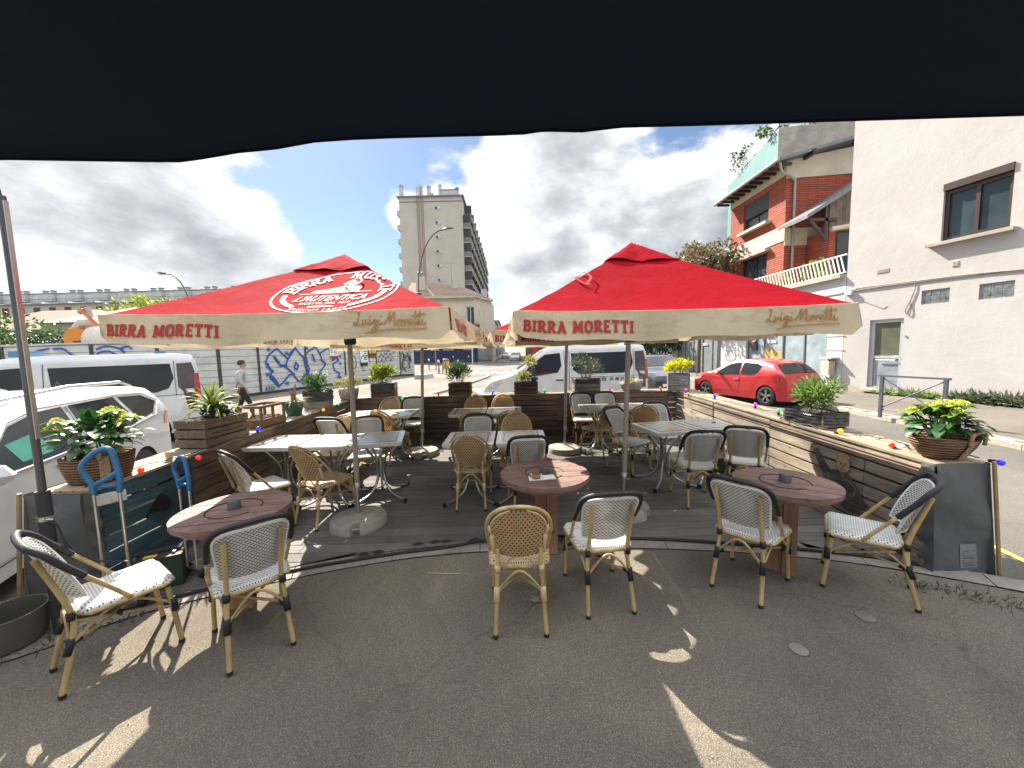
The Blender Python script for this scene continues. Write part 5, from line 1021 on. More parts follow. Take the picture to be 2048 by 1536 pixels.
# van (two of them): nose at local x=0
def van(label, loc, rz, group='white ambulance vans'):
    Lg = 5.1; zt = [(0, .62), (.06, .88), (.25, 1.02), (.9, 1.22), (1.02, 1.28), (1.9, 1.93), (2.15, 2.02), (2.6, 2.06), (4.6, 2.07), (4.95, 2.02), (5.04, 1.75), (5.1, 1.0)]
    belt = lambda x: interp(x, [(0, 1.0), (1.0, 1.12), (5.1, 1.18)])
    winF = [(1.22, 1.20), (1.30, 1.32), (1.75, 1.68), (1.92, 1.80), (2.38, 1.84), (2.42, 1.45), (2.30, 1.25), (1.4, 1.12)]
    winB = [(2.72, 1.82), (4.55, 1.84), (4.60, 1.5), (4.5, 1.28), (4.3, 1.20), (2.95, 1.20), (2.76, 1.32)]
    o, side, panel, half, zt_ = vehicle('ambulance_van', label, 'van', Lg, 1.93, zt, belt, .16, CWHITE, (.98, 4.1), .335, [winF, winB], loc, rz, .22, (1.08, 1.88), None, nose=.55, tail=.15, group=group, hl=[(.14, .80), (.24, .98), (.62, 1.10), (.60, .98), (.38, .80)], tl=[(4.95, 1.0), (5.07, 1.02), (5.05, 1.6), (4.97, 1.6)])
    for s in (-1, 1):
        m = MB(); panel(m, [(4.66, 1.84), (4.93, 1.86), (4.98, 1.65), (4.98, .75), (4.82, .75), (4.74, 1.2), (4.66, 1.3)], s, .007); m.build('rear_corner_panel', mat('dark_plum_trim', (.035, .02, .022), .25, coat=.6), o, smooth='all')
        m = MB(); panel(m, [(.02, .30), (.02, .58), (.22, .52), (.56, .52), (.58, .30)], s, .01); m.build('bumper', CPLAST, o)
        P = side(s, .01); m = MB()
        for x in (2.25, 2.95): m.tube([P(x, 1.02), P(x + .22, 1.02)], .02, 6)
        m.build_each('door_handle', CPLAST, o); m = MB(); m.box(P(1.55, 1.28) + Vector((0, s * .14, .02)), (.1, .2, .26)); m.build('wing_mirror', CPLAST, o)
    seams(o, side, [[(2.5, .42), (2.55, 1.0), (2.5, 1.9)], [(1.38, 1.05), (1.35, .7), (1.45, .5)], [(2.64, .42), (2.66, 1.9)], [(2.66, 1.08), (4.9, 1.12)], [(1.4, .42), (2.64, .42), (3.6, .42)], [(4.62, 1.1), (4.62, 1.9)]])
    m = MB(); m.box((2.3, 0, 2.12), (.28, .9, .12)); m.build('light_bar', mat('beacon_blue', (.03, .16, .30), .2, coat=.5), o)
    m = MB(); m.box((4.35, .25, 2.12), (.2, .3, .07)); m.build('rear_beacon', MATS['beacon_blue'], o); return o, side
vn, vside = van('white ambulance van crossing behind the back fence, lettering and phone number on its side', (-.9, 12.35, -.1), 0)
LNV = mat('lettering_navy', (.02, .03, .07), .5)
m = MB(); P = vside(-1, .004); text_mesh(m, 'AMBULANCES', .125, lambda u, v, h: P(2.92 + u, .975 + v, h), .006, spacing=1.12); text_mesh(m, '01 48 35 40 72', .125, lambda u, v, h: P(3.88 + u, .975 + v, h), .006, spacing=1.0); m.build('side_lettering', LNV, vn)
v2, s2 = van('white van with a tinted side window parked behind the white estate car at the left', (-12.0, 6.5, -.1), R(39.7))
# white estate car
def estate():
    Lg = 4.75; zt = [(0, .6), (.05, .78), (.3, .92), (1.0, 1.02), (1.15, 1.05), (1.85, 1.42), (2.2, 1.50), (3.2, 1.53), (4.1, 1.50), (4.42, 1.44), (4.66, 1.12), (4.72, .95), (4.75, .6)]
    belt = lambda x: interp(x, [(0, .88), (1.1, .97), (4.6, 1.08)])
    w_f = [(1.45, 1.05), (1.9, 1.33), (2.25, 1.40), (2.58, 1.41), (2.58, 1.02), (1.6, 1.0)]; w_r = [(2.68, 1.02), (2.68, 1.41), (3.45, 1.41), (3.65, 1.07), (3.4, 1.04)]; w_q = [(3.55, 1.40), (4.05, 1.37), (4.32, 1.26), (4.1, 1.12), (3.72, 1.08)]
    o, side, panel, half, zt_ = vehicle('estate_car', 'white estate car with roof rails parked along the left fence', 'car', Lg, 1.85, zt, belt, .42, CWHITE, (.9, 3.72), .34, [w_f, w_r, w_q], (-4.35, 1.45, -.1), 0, .2, (1.2, 1.85), (4.42, 4.66), nose=.6, tail=.35, hl=[(.1, .66), (.2, .8), (.6, .88), (.55, .74)], tl=[(4.35, .92), (4.66, .9), (4.7, 1.02), (4.4, 1.1)])
    for s in (-1, 1):
        P = side(s, .012); m = MB()
        m.tube([P(1.42, 1.03), P(1.9, 1.36), P(2.25, 1.43), P(3.5, 1.43), P(4.05, 1.40), P(4.36, 1.27), P(4.12, 1.09), P(3.4, 1.03), P(1.6, .985)], .009, 6); m.build('window_trim', CHR, o)
        m = MB(); pts = [Vector((x, s * .62, zt_(x) + z)) for x, z in ((1.95, .01), (2.1, .055), (3.0, .06), (4.0, .06), (4.25, .02))]; m.tube(pts, .02, 8); m.build('roof_rail', CHR, o)
        m = MB()
        for x in (2.15, 3.2): m.tube([P(x, .9), P(x + .2, .905)], .02, 6)
        m.build_each('door_handle', CHR, o); m = MB(); m.lathe([(0, -.09), (.08, -.05), (.1, 0), (.06, .07), (0, .09)], 10, c=P(1.36, 1.04) + Vector((0, s * .09, 0)), sx=.7, sy=1.3); m.build('wing_mirror', CWHITE, o)
    m = MB(); panel(m, [(3.0, 1.30), (3.38, 1.28), (3.50, 1.13), (3.12, 1.15)], -1, .0085, 4); panel(m, [(1.75, 1.2), (2.1, 1.24), (2.15, 1.05), (1.8, 1.04)], -1, .0085, 4); m.build_each('window_shade', mat('teal_shade', (.04, .22, .18), .4), o)
    seams(o, side, [[(1.5, 1.0), (1.35, .6), (1.4, .35)], [(2.63, 1.4), (2.63, .9), (2.55, .35)], [(3.55, 1.05), (3.35, .7), (3.25, .35)], [(1.4, .33), (3.3, .33)]]); m = MB(); m.lathe([(0, 0), (.03, 0), (.02, .05), (0, .1)], 8, c=(4.0, 0, zt_(4.0) + .01), sx=1.6); m.build('roof_aerial', CPLAST, o); return o
es = estate(); es.rotation_euler = (0, 0, math.atan2(.91, -.415)); es.location = (-4.25, 1.0, -.1); es.scale = (1.1, 1, 1.05)
# red hatchback
def hatch():
    Lg = 4.1; zt = [(0, .55), (.05, .70), (.3, .88), (.95, 1.0), (1.1, 1.03), (1.8, 1.37), (2.1, 1.45), (2.7, 1.46), (3.3, 1.40), (3.6, 1.32), (3.98, 1.0), (4.05, .9), (4.08, .72), (4.1, .5)]
    belt = lambda x: interp(x, [(0, .8), (1.0, .90), (3.9, 1.04)])
    w_f = [(1.35, .98), (1.85, 1.29), (2.15, 1.35), (2.35, 1.355), (2.38, .98), (1.5, .94)]; w_r = [(2.46, .985), (2.44, 1.355), (3.0, 1.34), (3.2, 1.25), (3.12, 1.06), (2.9, 1.0)]; w_q = [(3.1, 1.325), (3.34, 1.28), (3.42, 1.2), (3.25, 1.12)]
    o, side, panel, half, zt_ = vehicle('hatchback_car', 'bright red hatchback parked by the far kerb, seen from behind', 'car', Lg, 1.74, zt, belt, .50, CRED, (.85, 3.43), .32, [w_f, w_r], (0, 0, -.1), 0, .2, (1.15, 1.8), (3.62, 3.95), nose=.7, tail=.5, hl=[(.12, .62), (.2, .76), (.7, .86), (.65, .74)], tl=[(3.62, .86), (3.7, .98), (4.0, .92), (4.06, .84), (3.98, .78), (3.75, .78)])
    for s in (-1, 1):
        P = side(s, .01); m = MB(); m.tube([P(2.2, .80), P(2.38, .805)], .018, 6); m.build('door_handle', CRED, o); m = MB(); m.lathe([(0, -.08), (.08, -.04), (.09, 0), (.05, .06), (0, .08)], 10, c=P(1.55, .98) + Vector((0, s * .1, 0)), sx=.7, sy=1.3); m.build('wing_mirror', CRED, o)
        m = MB(); m.ribbon([(x, .36 + .05 * math.sin((x - 1.2) * 1.2)) for x in (1.3, 1.8, 2.3, 2.9)], .03, lambda u, v, h: P(u, v, h - .006), .002); m.build('side_strip', CRED, o)
    seams(o, side, [[(1.35, .96), (1.22, .6), (1.3, .3)], [(2.41, 1.36), (2.42, .8), (2.35, .28)], [(3.2, 1.2), (3.15, .95), (2.95, .6), (2.9, .4)], [(1.3, .27), (2.9, .27)]], w_=.010)
    m = MB(); m.grid(lambda u, v: Vector((4.075 + .03 * math.sin(u * 3.14) - .03, -.62 + 1.24 * u, .22 + .22 * v)), 10, 3); m.build('bumper_insert', mat('bumper_grey', (.16, .16, .165), .5), o, smooth=True)
    def PT(u, v, h): 
        z = .72 + v; x = 4.06 + (.03 - .22 * max(0, v)) ; return Vector((x + h + .015, -u, z))
    m = MB(); m.box((4.085, 0, .60), (.02, .5, .12)); m.build('number_plate', SGN, o); m = MB(); m.tube([(4.08, -.5, .70), (4.10, 0, .71), (4.08, .5, .70)], .013, 6); m.build('chrome_strip', CHR, o)
    m = MB(); m.ribbon([(0, .19), (.045, .13), (0, .07), (-.045, .13), (0, .19)], .02, PT, .01); text_mesh(m, 'CLIO', .06, lambda u, v, h: PT(u - .09, v, h + .012), .002, spacing=1.3); m.build('badge', CHR, o)
    m = MB(); m.tube([(3.0, 0, 1.47), (3.12, 0, 1.7)], .006, 5); m.build('aerial', CPLAST, o); m = MB(); m.grid(lambda u, v: Vector((3.60 + .17 * v, (-.5 + u) * 1.02, zt_(3.6 + .17 * v) + .035 - .02 * v)), 8, 2); m.build('roof_spoiler', CRED, o, smooth='all'); return o
rc = hatch(); dv = Vector((-.30, .954)); rz = math.atan2(-dv.y, -dv.x); rw = Vector((7.95, 11.75)); side_off = Vector((dv.y, -dv.x)) * .87
rc.scale = (.93, .95, 1); nose = rw + side_off + dv * 3.43 * .93; rc.location = (nose.x, nose.y, -.1); rc.rotation_euler = (0, 0, rz)
# dark car behind the ambulance, facing the camera; distant cars
def small_car(label, loc, rz, paint, grp='cars down the far street'):
    Lg = 4.3; zt = [(0, .6), (.05, .78), (.3, .95), (1.0, 1.06), (1.15, 1.1), (1.85, 1.5), (2.2, 1.58), (3.2, 1.58), (3.9, 1.45), (4.2, 1.1), (4.3, .6)]
    o, side, panel, half, zt_ = vehicle('parked_car', label, 'car', Lg, 1.8, zt, lambda x: interp(x, [(0, .9), (4.2, 1.08)]), .4, paint, (.85, 3.45), .33, [[(1.5, 1.08), (2.0, 1.42), (2.55, 1.47), (2.55, 1.05)], [(2.65, 1.05), (2.65, 1.47), (3.4, 1.42), (3.7, 1.15)]], loc, rz, .2, (1.2, 1.85), (3.9, 4.18), nose=.6, tail=.4, hl=[(.1, .66), (.2, .82), (.6, .92), (.55, .76)], tl=[(4.0, .8), (4.24, .8), (4.2, 1.0), (4.0, 1.0)], nst=60, group=grp)
    m = MB(); m.box((.0, 0, .52), (.06, 1.0, .16)); m.build('grille', CPLAST, o); m = MB(); m.box((-.04, 0, .45), (.02, .5, .11)); m.build('number_plate', SGN, o); return o
small_car('dark grey car parked facing us behind the tail of the ambulance', (6.15, 14.6, -.1), R(82), CDARK, 'parked cars on the far side of the road')
small_car('silver car coming down the far street', (.6, 66, -.1), R(88), CSILV); small_car('dark car further down the far street', (1.0, 76, -.1), R(88), CDARK); small_car('second silver car at the left kerb of the far street', (-1.6, 92, -.1), R(88), CSILV)
# excavator behind the hoarding
ex = empty('concrete_mixer_truck', (-23.6, 21.5, 0), 0, 'white and orange mixer truck drum sticking up behind the hoarding', 'mixer truck')
m = MB(); m.lathe([(.35, -2.3), (.55, -2.0), (1.0, -.9), (1.15, 0), (1.1, 1.0), (.7, 2.0)], 24, c=(1.9, 0, 2.6), M=Matrix.Rotation(R(-74), 4, 'Y')); m.build('drum', mat('drum_cream', (.5, .46, .4), .5, var=.1), ex, smooth=True)
ORG = mat('machine_orange', (.55, .20, .02), .5, var=.15); m = MB(); m.prism([(-1.2, 1.9), (-1.2, 3.3), (-.9, 3.7), (-.2, 3.6), (.3, 3.1), (1.1, 2.5), (1.1, 1.9)], -.5, .5, Matrix.Rotation(R(90), 4, 'X')); m.m = 1; m.prism([(-.7, 2.4), (-.7, 2.95), (-.2, 3.0), (.1, 2.6)], -.52, .52, Matrix.Rotation(R(90), 4, 'X')); m.build('chute_frame', [ORG, SHUT], ex)
m = MB(); m.tube([(-.9, 0, 3.7), (-.6, 0, 4.0), (.2, 0, 4.0), (.6, 0, 3.8)], .28, 10); m.build('hopper', mat('drum_cream', (.5, .46, .4)), ex); m = MB(); m.beam((-.2, -.3, 4.7), (.7, -.3, 3.8), .25, .2); m.build('chute', mat('machine_red', (.6, .12, .05), .5), ex); m = MB(); m.tube([(-.35, -.3, 4.55), (.1, -.3, 4.75), (.25, -.3, 4.2)], .14, 8); m.build('lever_arm', CONC, ex)
m = MB(); m.box((1, 0, 1.1), (6, 2.2, 1.2)); m.build('chassis', ORG, ex)
ex2 = empty('excavator', (-15.6, 20.5, 0), 0, 'orange machine roof just visible above the hoarding under the left umbrella', 'excavator'); m = MB(); m.box((0, 0, 1.4), (2.2, 2, 2.4)); m.build('body', ORG, ex2); m = MB(); m.prism([(-.8, 2.6), (.7, 2.6), (.5, 3.05), (-.6, 3.05)], -.8, .8, Matrix.Rotation(R(90), 4, 'X')); m.build('cab_roof', ORG, ex2)
# ---------------- umbrellas ----------------
GLY = {  # slab-serif strokes in a unit-high box: (width, strokes, serifs at (x,y,len))
 'B': (.72, [[(.16, 0), (.16, 1)], [(.16, 1), (.48, .97), (.58, .8), (.5, .58), (.16, .53)], [(.2, .53), (.54, .5), (.66, .28), (.54, .04), (.16, 0)]], [(.1, 0, .22), (.1, 1, .22)]),
 'I': (.42, [[(.21, 0), (.21, 1)]], [(.21, 0, .42), (.21, 1, .42)]),
 'R': (.80, [[(.16, 0), (.16, 1)], [(.16, 1), (.5, .97), (.62, .77), (.5, .54), (.16, .5)], [(.36, .5), (.68, 0)]], [(.16, 0, .36), (.1, 1, .24), (.7, 0, .26)]),
 'A': (.84, [[(.14, 0), (.42, 1)], [(.42, 1), (.70, 0)], [(.24, .32), (.60, .32)]], [(.14, 0, .32), (.70, 0, .32), (.36, 1, .2)]),
 'M': (1.0, [[(.16, 0), (.18, 1)], [(.18, 1), (.5, .2)], [(.5, .2), (.82, 1)], [(.82, 1), (.84, 0)]], [(.16, 0, .34), (.12, 1, .24), (.88, 1, .24), (.84, 0, .34)]),
 'O': (.80, [[(.4, 1), (.64, .9), (.70, .5), (.64, .1), (.4, 0), (.16, .1), (.10, .5), (.16, .9), (.4, 1)]], []),
 'E': (.68, [[(.16, 0), (.16, 1)], [(.16, 1), (.58, 1)], [(.16, .5), (.46, .5)], [(.16, 0), (.60, 0)]], [(.1, 0, .2), (.1, 1, .2)]),
 'T': (.74, [[(.37, 0), (.37, 1)], [(.06, 1), (.68, 1)]], [(.37, 0, .38)]), 'L': (.66, [[(.16, 0), (.16, 1)], [(.16, 0), (.58, 0)]], [(.16, 1, .34), (.1, 0, .2)]), ' ': (.4, [], [])}
def slab(mb, txt, size, P, wt=.25, sp=.12, italic=0):
    x = 0
    for ch in txt:
        w_, st, se = GLY[ch]; q = lambda a, b: ((x + a + b * italic) * size, b * size)
        for s in st: mb.ribbon([q(*p) for p in s], wt * size, P, .001)
        for (a, b, L) in se: mb.ribbon([q(a - L / 2, .04 + b * .92), q(a + L / 2, .04 + b * .92)], .12 * size, P, .0012)
        if ch in 'ET':
            for (a, b) in ([(.6, .9), (.6, .1)] if ch == 'E' else [(.08, .88), (.66, .88)]): mb.ribbon([q(a, b - .12), q(a, b + .1)], .085 * size, P, .0014)
        x += w_ + sp
    return x * size
SCRIPT = [[(.30, .9), (.38, 1.0), (.44, .9), (.36, .6), (.26, .25), (.1, .1), (.0, .18), (.12, .28), (.3, .12), (.5, .08), (.62, .2)],
          [(.66, .45), (.62, .2), (.70, .1), (.82, .3), (.88, .45), (.84, .15), (.94, .12), (1.06, .3), (1.1, .45), (1.06, .15), (1.16, .12), (1.3, .3)], [(1.14, .66), (1.16, .7)],
          [(1.56, .42), (1.42, .42), (1.34, .22), (1.44, .12), (1.56, .4), (1.5, -.1), (1.34, -.42), (1.2, -.3), (1.45, .0), (1.7, .25), (1.76, .42), (1.72, .15), (1.84, .12), (1.98, .22)], [(1.84, .66), (1.86, .7)],
          [(2.05, .1), (2.3, .5), (2.5, .95), (2.46, .5), (2.42, .2), (2.6, .6), (2.82, .95), (2.8, .5), (2.76, .12), (2.9, .15), (3.0, .3)],
          [(3.2, .42), (3.06, .38), (3.02, .18), (3.14, .1), (3.28, .26), (3.22, .42), (3.4, .36), (3.5, .4), (3.46, .12)], [(3.46, .2), (3.6, .42), (3.72, .36)],
          [(3.72, .24), (3.92, .34), (3.86, .46), (3.74, .32), (3.8, .12), (4.0, .16), (4.16, .5), (4.26, .98), (4.2, .5), (4.18, .16), (4.32, .2), (4.44, .5), (4.54, .98), (4.48, .5), (4.46, .16), (4.6, .2), (4.7, .44), (4.68, .16), (4.8, .14), (4.92, .24)],
          [(3.95, .68), (4.4, .72), (4.85, .8)], [(4.86, .68), (4.88, .72)], [(.75, -.5), (1.8, -.32), (3.2, -.2), (4.95, -.12)]]
def script(mb, size, P, wt=.085):
    for s in SCRIPT: mb.ribbon([(a * size, b * size) for a, b in ribp(s, 4)], wt * size, P, .001)
PTAUPE = mat('pole_taupe', (.33, .295, .25), .45, .1, .1)
def umbrella(x, y, tilt, label, eave=2.15, peak=2.87, logo=False, wr=0, base_rot=0, rz=0, front=True, hs=1.25):
    o = empty('parasol', (x, y, DK(y)), rz, label, 'parasol', 'square red parasols'); z0 = DK(y); ev = eave - z0; pk = peak - z0; rnd = random.Random(int(x * 100 + y * 7))
    def H(u, v):
        r_ = min(1, max(abs(u), abs(v)) / hs); ang = min(abs(u), abs(v)) / (max(abs(u), abs(v)) + 1e-6)
        sag = .035 * (1 - ang) * math.sin(r_ * math.pi) ** 1.0; eavesag = .02 * (1 - ang ** 2) * r_ ** 3
        return ev + (pk - ev - .03) * (1 - r_) ** 1.06 - sag * .8 - eavesag + .006 * noise.noise(Vector((u * 5 + x, v * 5 + y, 1)))
    def g(u, v, dz=0, s=1): a, b = (u * 2 - 1) * hs * s, (v * 2 - 1) * hs * s; return Vector((a, b, H(a, b) + dz))
    def sector(n, nr, dz, s):
        q = MB()
        for k in range(4):
            Rk = Matrix.Rotation(k * math.pi / 2, 4, 'Z')
            def fs(u, v, Rk=Rk): r_ = (.001 + .999 * v) * hs * s; p = Rk @ Vector(((u * 2 - 1) * r_, -r_, 0)); return Vector((p.x, p.y, H(p.x, p.y) + dz))
            q.grid(fs, n, nr)
        return q
    sector(24, 28, 0, 1).build('canopy', REDF, o, smooth='all'); q = sector(16, 16, -.012, .995); q.f = [f[::-1] for f in q.f]; q.build('lining', CREF, o, smooth='all')
    def cap(u, v):
        a, b = (u * 2 - 1) * .36, (v * 2 - 1) * .34; r_ = max(abs(a) / .36, abs(b) / .34); wv = .02 * math.sin(math.atan2(b, a) * 7 + x * 3) * r_ ** 2 + .012 * noise.noise(Vector((a * 14, b * 14, y)))
        return Vector((a, b, H(a, b) + .024 + .018 * (1 - r_) + wv * .55))
    m = MB(); m.grid(cap, 24, 24); m.build('top_flap', REDF, o, smooth='all')
    vo = []
    for k in range(4):
        Rk = Matrix.Rotation(k * math.pi / 2, 4, 'Z'); sd = rnd.uniform(0, 10)
        def val(u, v, Rk=Rk, sd=sd, k=k, off_=0):
            a = (u * 2 - 1) * hs; hang = .20 + .012 * math.sin(u * 9 + sd) + .008 * math.sin(u * 23 + sd) + .05 * (abs(u * 2 - 1) ** 8) * .2
            cr = min(u, 1 - u); crn = max(0, 1 - cr / .03); curl = (.022 * math.sin(u * 15 + sd) + .010 * math.sin(u * 34 + sd * 2) + (.05 * math.sin(u * 60 + sd) if wr and (k in (1, 3)) else 0)) * v
            return Rk @ Vector((a * (1 + .010 * v - .0 * crn), -hs - .012 - .03 * v - curl - off_ + .03 * crn * v, H(a, -hs) - .0 - hang * v * (1 - .25 * crn)))
        m = MB(); m.grid(lambda u, v: val(u, v), 70, 6); vl = m.build('valance', CREF, o, smooth='all'); vo.append(vl)
        m = MB(); m.tube([Rk @ Vector(((q / 20 * 2 - 1) * hs, -hs - .006, H((q / 20 * 2 - 1) * hs, -hs) + .002)) for q in range(21)], .006, 5); m.build('piping', CREF, vl)
        def PV(uu, vv, h, val=val): u = (uu + hs) / (2 * hs); u = min(max(u, 0), 1); v = min(max(-vv / .20, 0), 1); p = val(u, v, off_=.003 + h * 1); return p
        if k == 0 and front or k in (1, 3):
            L = MB(); slab(L, 'BIRRA MORETTI', .075, lambda u, v, h, PV=PV: PV(-hs + .07 + u, -.145 + v, h)); L.build('red_lettering', LRED, vl)
            L = MB(); script(L, .105, lambda u, v, h, PV=PV: PV(hs - .68 + u, -.115 + v, h)); L.build('script_lettering', LGOLD, vl)
        elif k == 0:
            L = MB(); slab(L, 'BIRRA MORETTI', .06, lambda u, v, h, PV=PV: PV(-hs + .55 + u, -.16 + v, h)); L.build('red_lettering', LRED, vl); L = MB(); slab(L, 'M AL', .085, lambda u, v, h, PV=PV: PV(hs - .30 + u, -.13 + v, h)); L.build('red_lettering', LRED, vl)
    # ribs under the cloth
    for k in range(8):
        a = k * math.pi / 4; d = Vector((math.cos(a), math.sin(a))); s = hs / max(abs(d.x), abs(d.y)); e = Vector((d.x * s * .985, d.y * s * .985)); m = MB(); m.beam((0, 0, pk - .17), (e.x, e.y, H(e.x, e.y) - .045), .02, .03); mid = e * .5; m.beam((0, 0, ev - .05 - .12), (mid.x, mid.y, H(mid.x, mid.y) - .10), .015, .02); m.build('rib', PTAUPE, o)
    m = MB(); m.lathe([(.05, -.1), (.06, -.08), (.06, .02), (.04, .04)], 12, c=(0, 0, ev - .12)); m.build('hub', CPLAST, o)
    px_, py_ = tilt; m = MB(); m.tube([(px_ * .8, py_ * .8, .42), (0, 0, pk - .02)], .026, 14); m.build('upper_pole', PTAUPE, o, smooth=True)
    m = MB(); m.tube([(px_, py_, .05), (px_ * .78, py_ * .78, .46)], .021, 12); m.lathe([(.034, -.03), (.034, .02), (.028, .03)], 14, c=(px_ * .8, py_ * .8, .42)); m.tube([(px_ * .8, py_ * .8, .38), (px_ * .8 + .05, py_ * .8 - .02, .38)], .006, 5); m.build('lower_pole', CHR, o, smooth=True)
    # round cast base with a wheel notch at the front
    m = MB(); pr = [(.02, .085), (.05, .085), (.07, .078), (.22, .062), (.275, .047), (.29, .02), (.29, -.06)]
    n_a = 72; vs = []; no = Matrix.Rotation(base_rot, 4, 'Z')
    for (r_, z) in pr:
        for q in range(n_a):
            a = 2 * math.pi * q / n_a; rr_ = r_
            da = abs((a - math.pi * 1.5 + math.pi) % (2 * math.pi) - math.pi)
            if da < .22: rr_ = min(r_, .205)
            if abs(da - .22) < .07 and r_ > .17: rr_ = r_ 
            vs.append(no @ Vector((px_ + rr_ * math.cos(a), py_ + rr_ * math.sin(a), z)) - (no @ Vector((px_, py_, 0)) - Vector((px_, py_, 0))))
    zb_ = .035; vs = [v + Vector((0, 0, zb_)) for v in vs]; m.add(vs, [(i * n_a + q, i * n_a + (q + 1) % n_a, (i + 1) * n_a + (q + 1) % n_a, (i + 1) * n_a + q) for i in range(len(pr) - 1) for q in range(n_a)] + [tuple(range(n_a - 1, -1, -1))]); m.build('base', WCON, o, smooth=35)
    m = MB(); c0 = no @ Vector((-.05, -.25, 0)); c1 = no @ Vector((.05, -.25, 0)); m.tube([Vector((px_, py_, .05)) + c0, Vector((px_, py_, .05)) + c1], .006, 6); m.build('base_handle', CHR, o)
    # tie strap
    m = MB(); sx_, sy_ = (.34, -.66) if logo else (-.66, -.68)
    def PS(u, v, h): a, b = sx_ + u, sy_ + v * .55; return Vector((a, b, H(a, b) + .012 + h))
    m.ribbon(ribp([(0, .14), (-.045, .0), (-.03, -.16), (.03, -.28)], 5), .022, PS, .004); m.ribbon(ribp([(0, .14), (.06, .05), (.08, -.1), (.03, -.28), (.045, -.34)], 5), .022, PS, .006); m.build('tie_strap', mat('strap_red', (.28, .012, .015), .8), o)
    if logo:
        def PL(u, v, h):   # the front triangle of the canopy: u sideways, v up the slope (0 = eave, 1 = peak)
            b = -hs * (1 - v); return Vector((u, b, H(u, b) + .004 + h * .4))
        cx_, cy_, rx, ry = .27, .345, .50, .345
        m = MB(); el = lambda r_, n=64, a0=0, a1=2 * math.pi: [(cx_ + rx * r_ * math.cos(a0 + (a1 - a0) * q / n), cy_ + ry * r_ * math.sin(a0 + (a1 - a0) * q / n)) for q in range(n + 1)]
        def erib(r0, r1, n=72, a0=0, a1=2 * math.pi, h=.002): 
            A, B = el(r0, n, a0, a1), el(r1, n, a0, a1)
            for q in range(n): m.add([PL(*A[q], h), PL(*A[q + 1], h), PL(*B[q + 1], h), PL(*B[q], h)], [(0, 1, 2, 3)])
        erib(1.0, .965)
        # lettering following the ellipse
        def arc_text(txt, r_, a0, a1, size, wt, up=1):
            tot = sum(GLY[c][0] + .1 for c in txt); pos = 0
            for c in txt:
                w_, st, se = GLY[c]; f = (pos + w_ / 2) / tot; a = a0 + (a1 - a0) * f; bx, by = cx_ + rx * r_ * math.cos(a), cy_ + ry * r_ * math.sin(a); ta = math.atan2(math.cos(a) * ry, -math.sin(a) * rx) + (math.pi if a1 < a0 else 0); ca, sa = math.cos(ta), math.sin(ta)
                def q(p): X, Y = (p[0] - w_ / 2) * size, (p[1] - .5) * size * .95; return (bx + X * ca - Y * sa, by + X * sa + Y * ca)
                for s in st: m.ribbon([q(p) for p in s], wt * size, PL, .002)
                for (xx, yy, L_) in se: m.ribbon([q((xx - L_ / 2, yy)), q((xx + L_ / 2, yy))], .1 * size, PL, .002)
                pos += w_ + .1
        arc_text('BIRRA', .80, R(178), R(114), .108, .165); arc_text('MORETTI', .80, R(91), R(-8), .105, .165)
        text_mesh(m, "L'AUTENTICA", .125, lambda u, v, h: PL(cx_ + u, cy_ - .145 + v * .95, h), .0015, sx=.74, shear=.35, align='CENTER', lift=.002)
        for v_ in (-.022,): m.ribbon([(cx_ - .30, cy_ + v_), (cx_ + .29, cy_ + v_)], .006, PL, .002)
        text_mesh(m, 'RICETTA DAL 1859', .05, lambda u, v, h: PL(cx_ + u, cy_ - .205 + v, h), .0, sx=.85, align='CENTER', lift=.002, spacing=1.1)
        text_mesh(m, 'PREMIUM LAGER', .05, lambda u, v, h: PL(cx_ + u, cy_ - .315 + v + 1.1 * u * u * .5, h), .0, sx=.9, align='CENTER', lift=.002, spacing=1.35)
        for (ex_, ey_, rx_, ry_) in ((-.05, -.245, .05, .012), (.05, -.245, .05, .012), (0, -.24, .03, .018)): m.flat(blob2(cx_ + ex_, cy_ + ey_, rx_, ry_, 14, .05), PL, .003)
        # wheat ears left and right
        for sgn, a0, a1 in ((-1, 188, 238), (1, 302, 352)):
            for q in range(14):
                a = R(a0 + (a1 - a0) * q / 13); bx, by = cx_ + rx * .82 * math.cos(a), cy_ + ry * .82 * math.sin(a); m.flat(blob2(bx, by, .019, .011, 8, .1, q), PL, .003)
            m.ribbon([(cx_ + rx * .78 * math.cos(R(a)), cy_ + ry * .78 * math.sin(R(a))) for a in range(a0, a1 + 1, 10)], .006, PL, .004)
        # seated figure with a hat: plain light silhouette
        m.flat([(cx_ - .22, cy_ + .0), (cx_ - .20, cy_ + .03), (cx_ - .08, cy_ + .06), (cx_ - .0, cy_ + .085), (cx_ + .03, cy_ + .08), (cx_ + .07, cy_ + .085), (cx_ + .14, cy_ + .08), (cx_ + .18, cy_ + .065), (cx_ + .18, cy_ - .012), (cx_ - .12, cy_ - .012), (cx_ - .12, cy_ - .0)], PL, .003)
        m.flat([(cx_ + .01, cy_ + .095), (cx_ + .01, cy_ + .13), (cx_ + .09, cy_ + .13), (cx_ + .09, cy_ + .095), (cx_ + .05, cy_ + .085)], PL, .0035)
        m.flat([(cx_ - .03, cy_ + .138), (cx_ + .0, cy_ + .145), (cx_ + .02, cy_ + .175), (cx_ + .055, cy_ + .18), (cx_ + .09, cy_ + .172), (cx_ + .095, cy_ + .145), (cx_ + .13, cy_ + .14), (cx_ + .10, cy_ + .13), (cx_ + .0, cy_ + .13)], PL, .004)
        m.build('round_emblem', LWHITE, o)
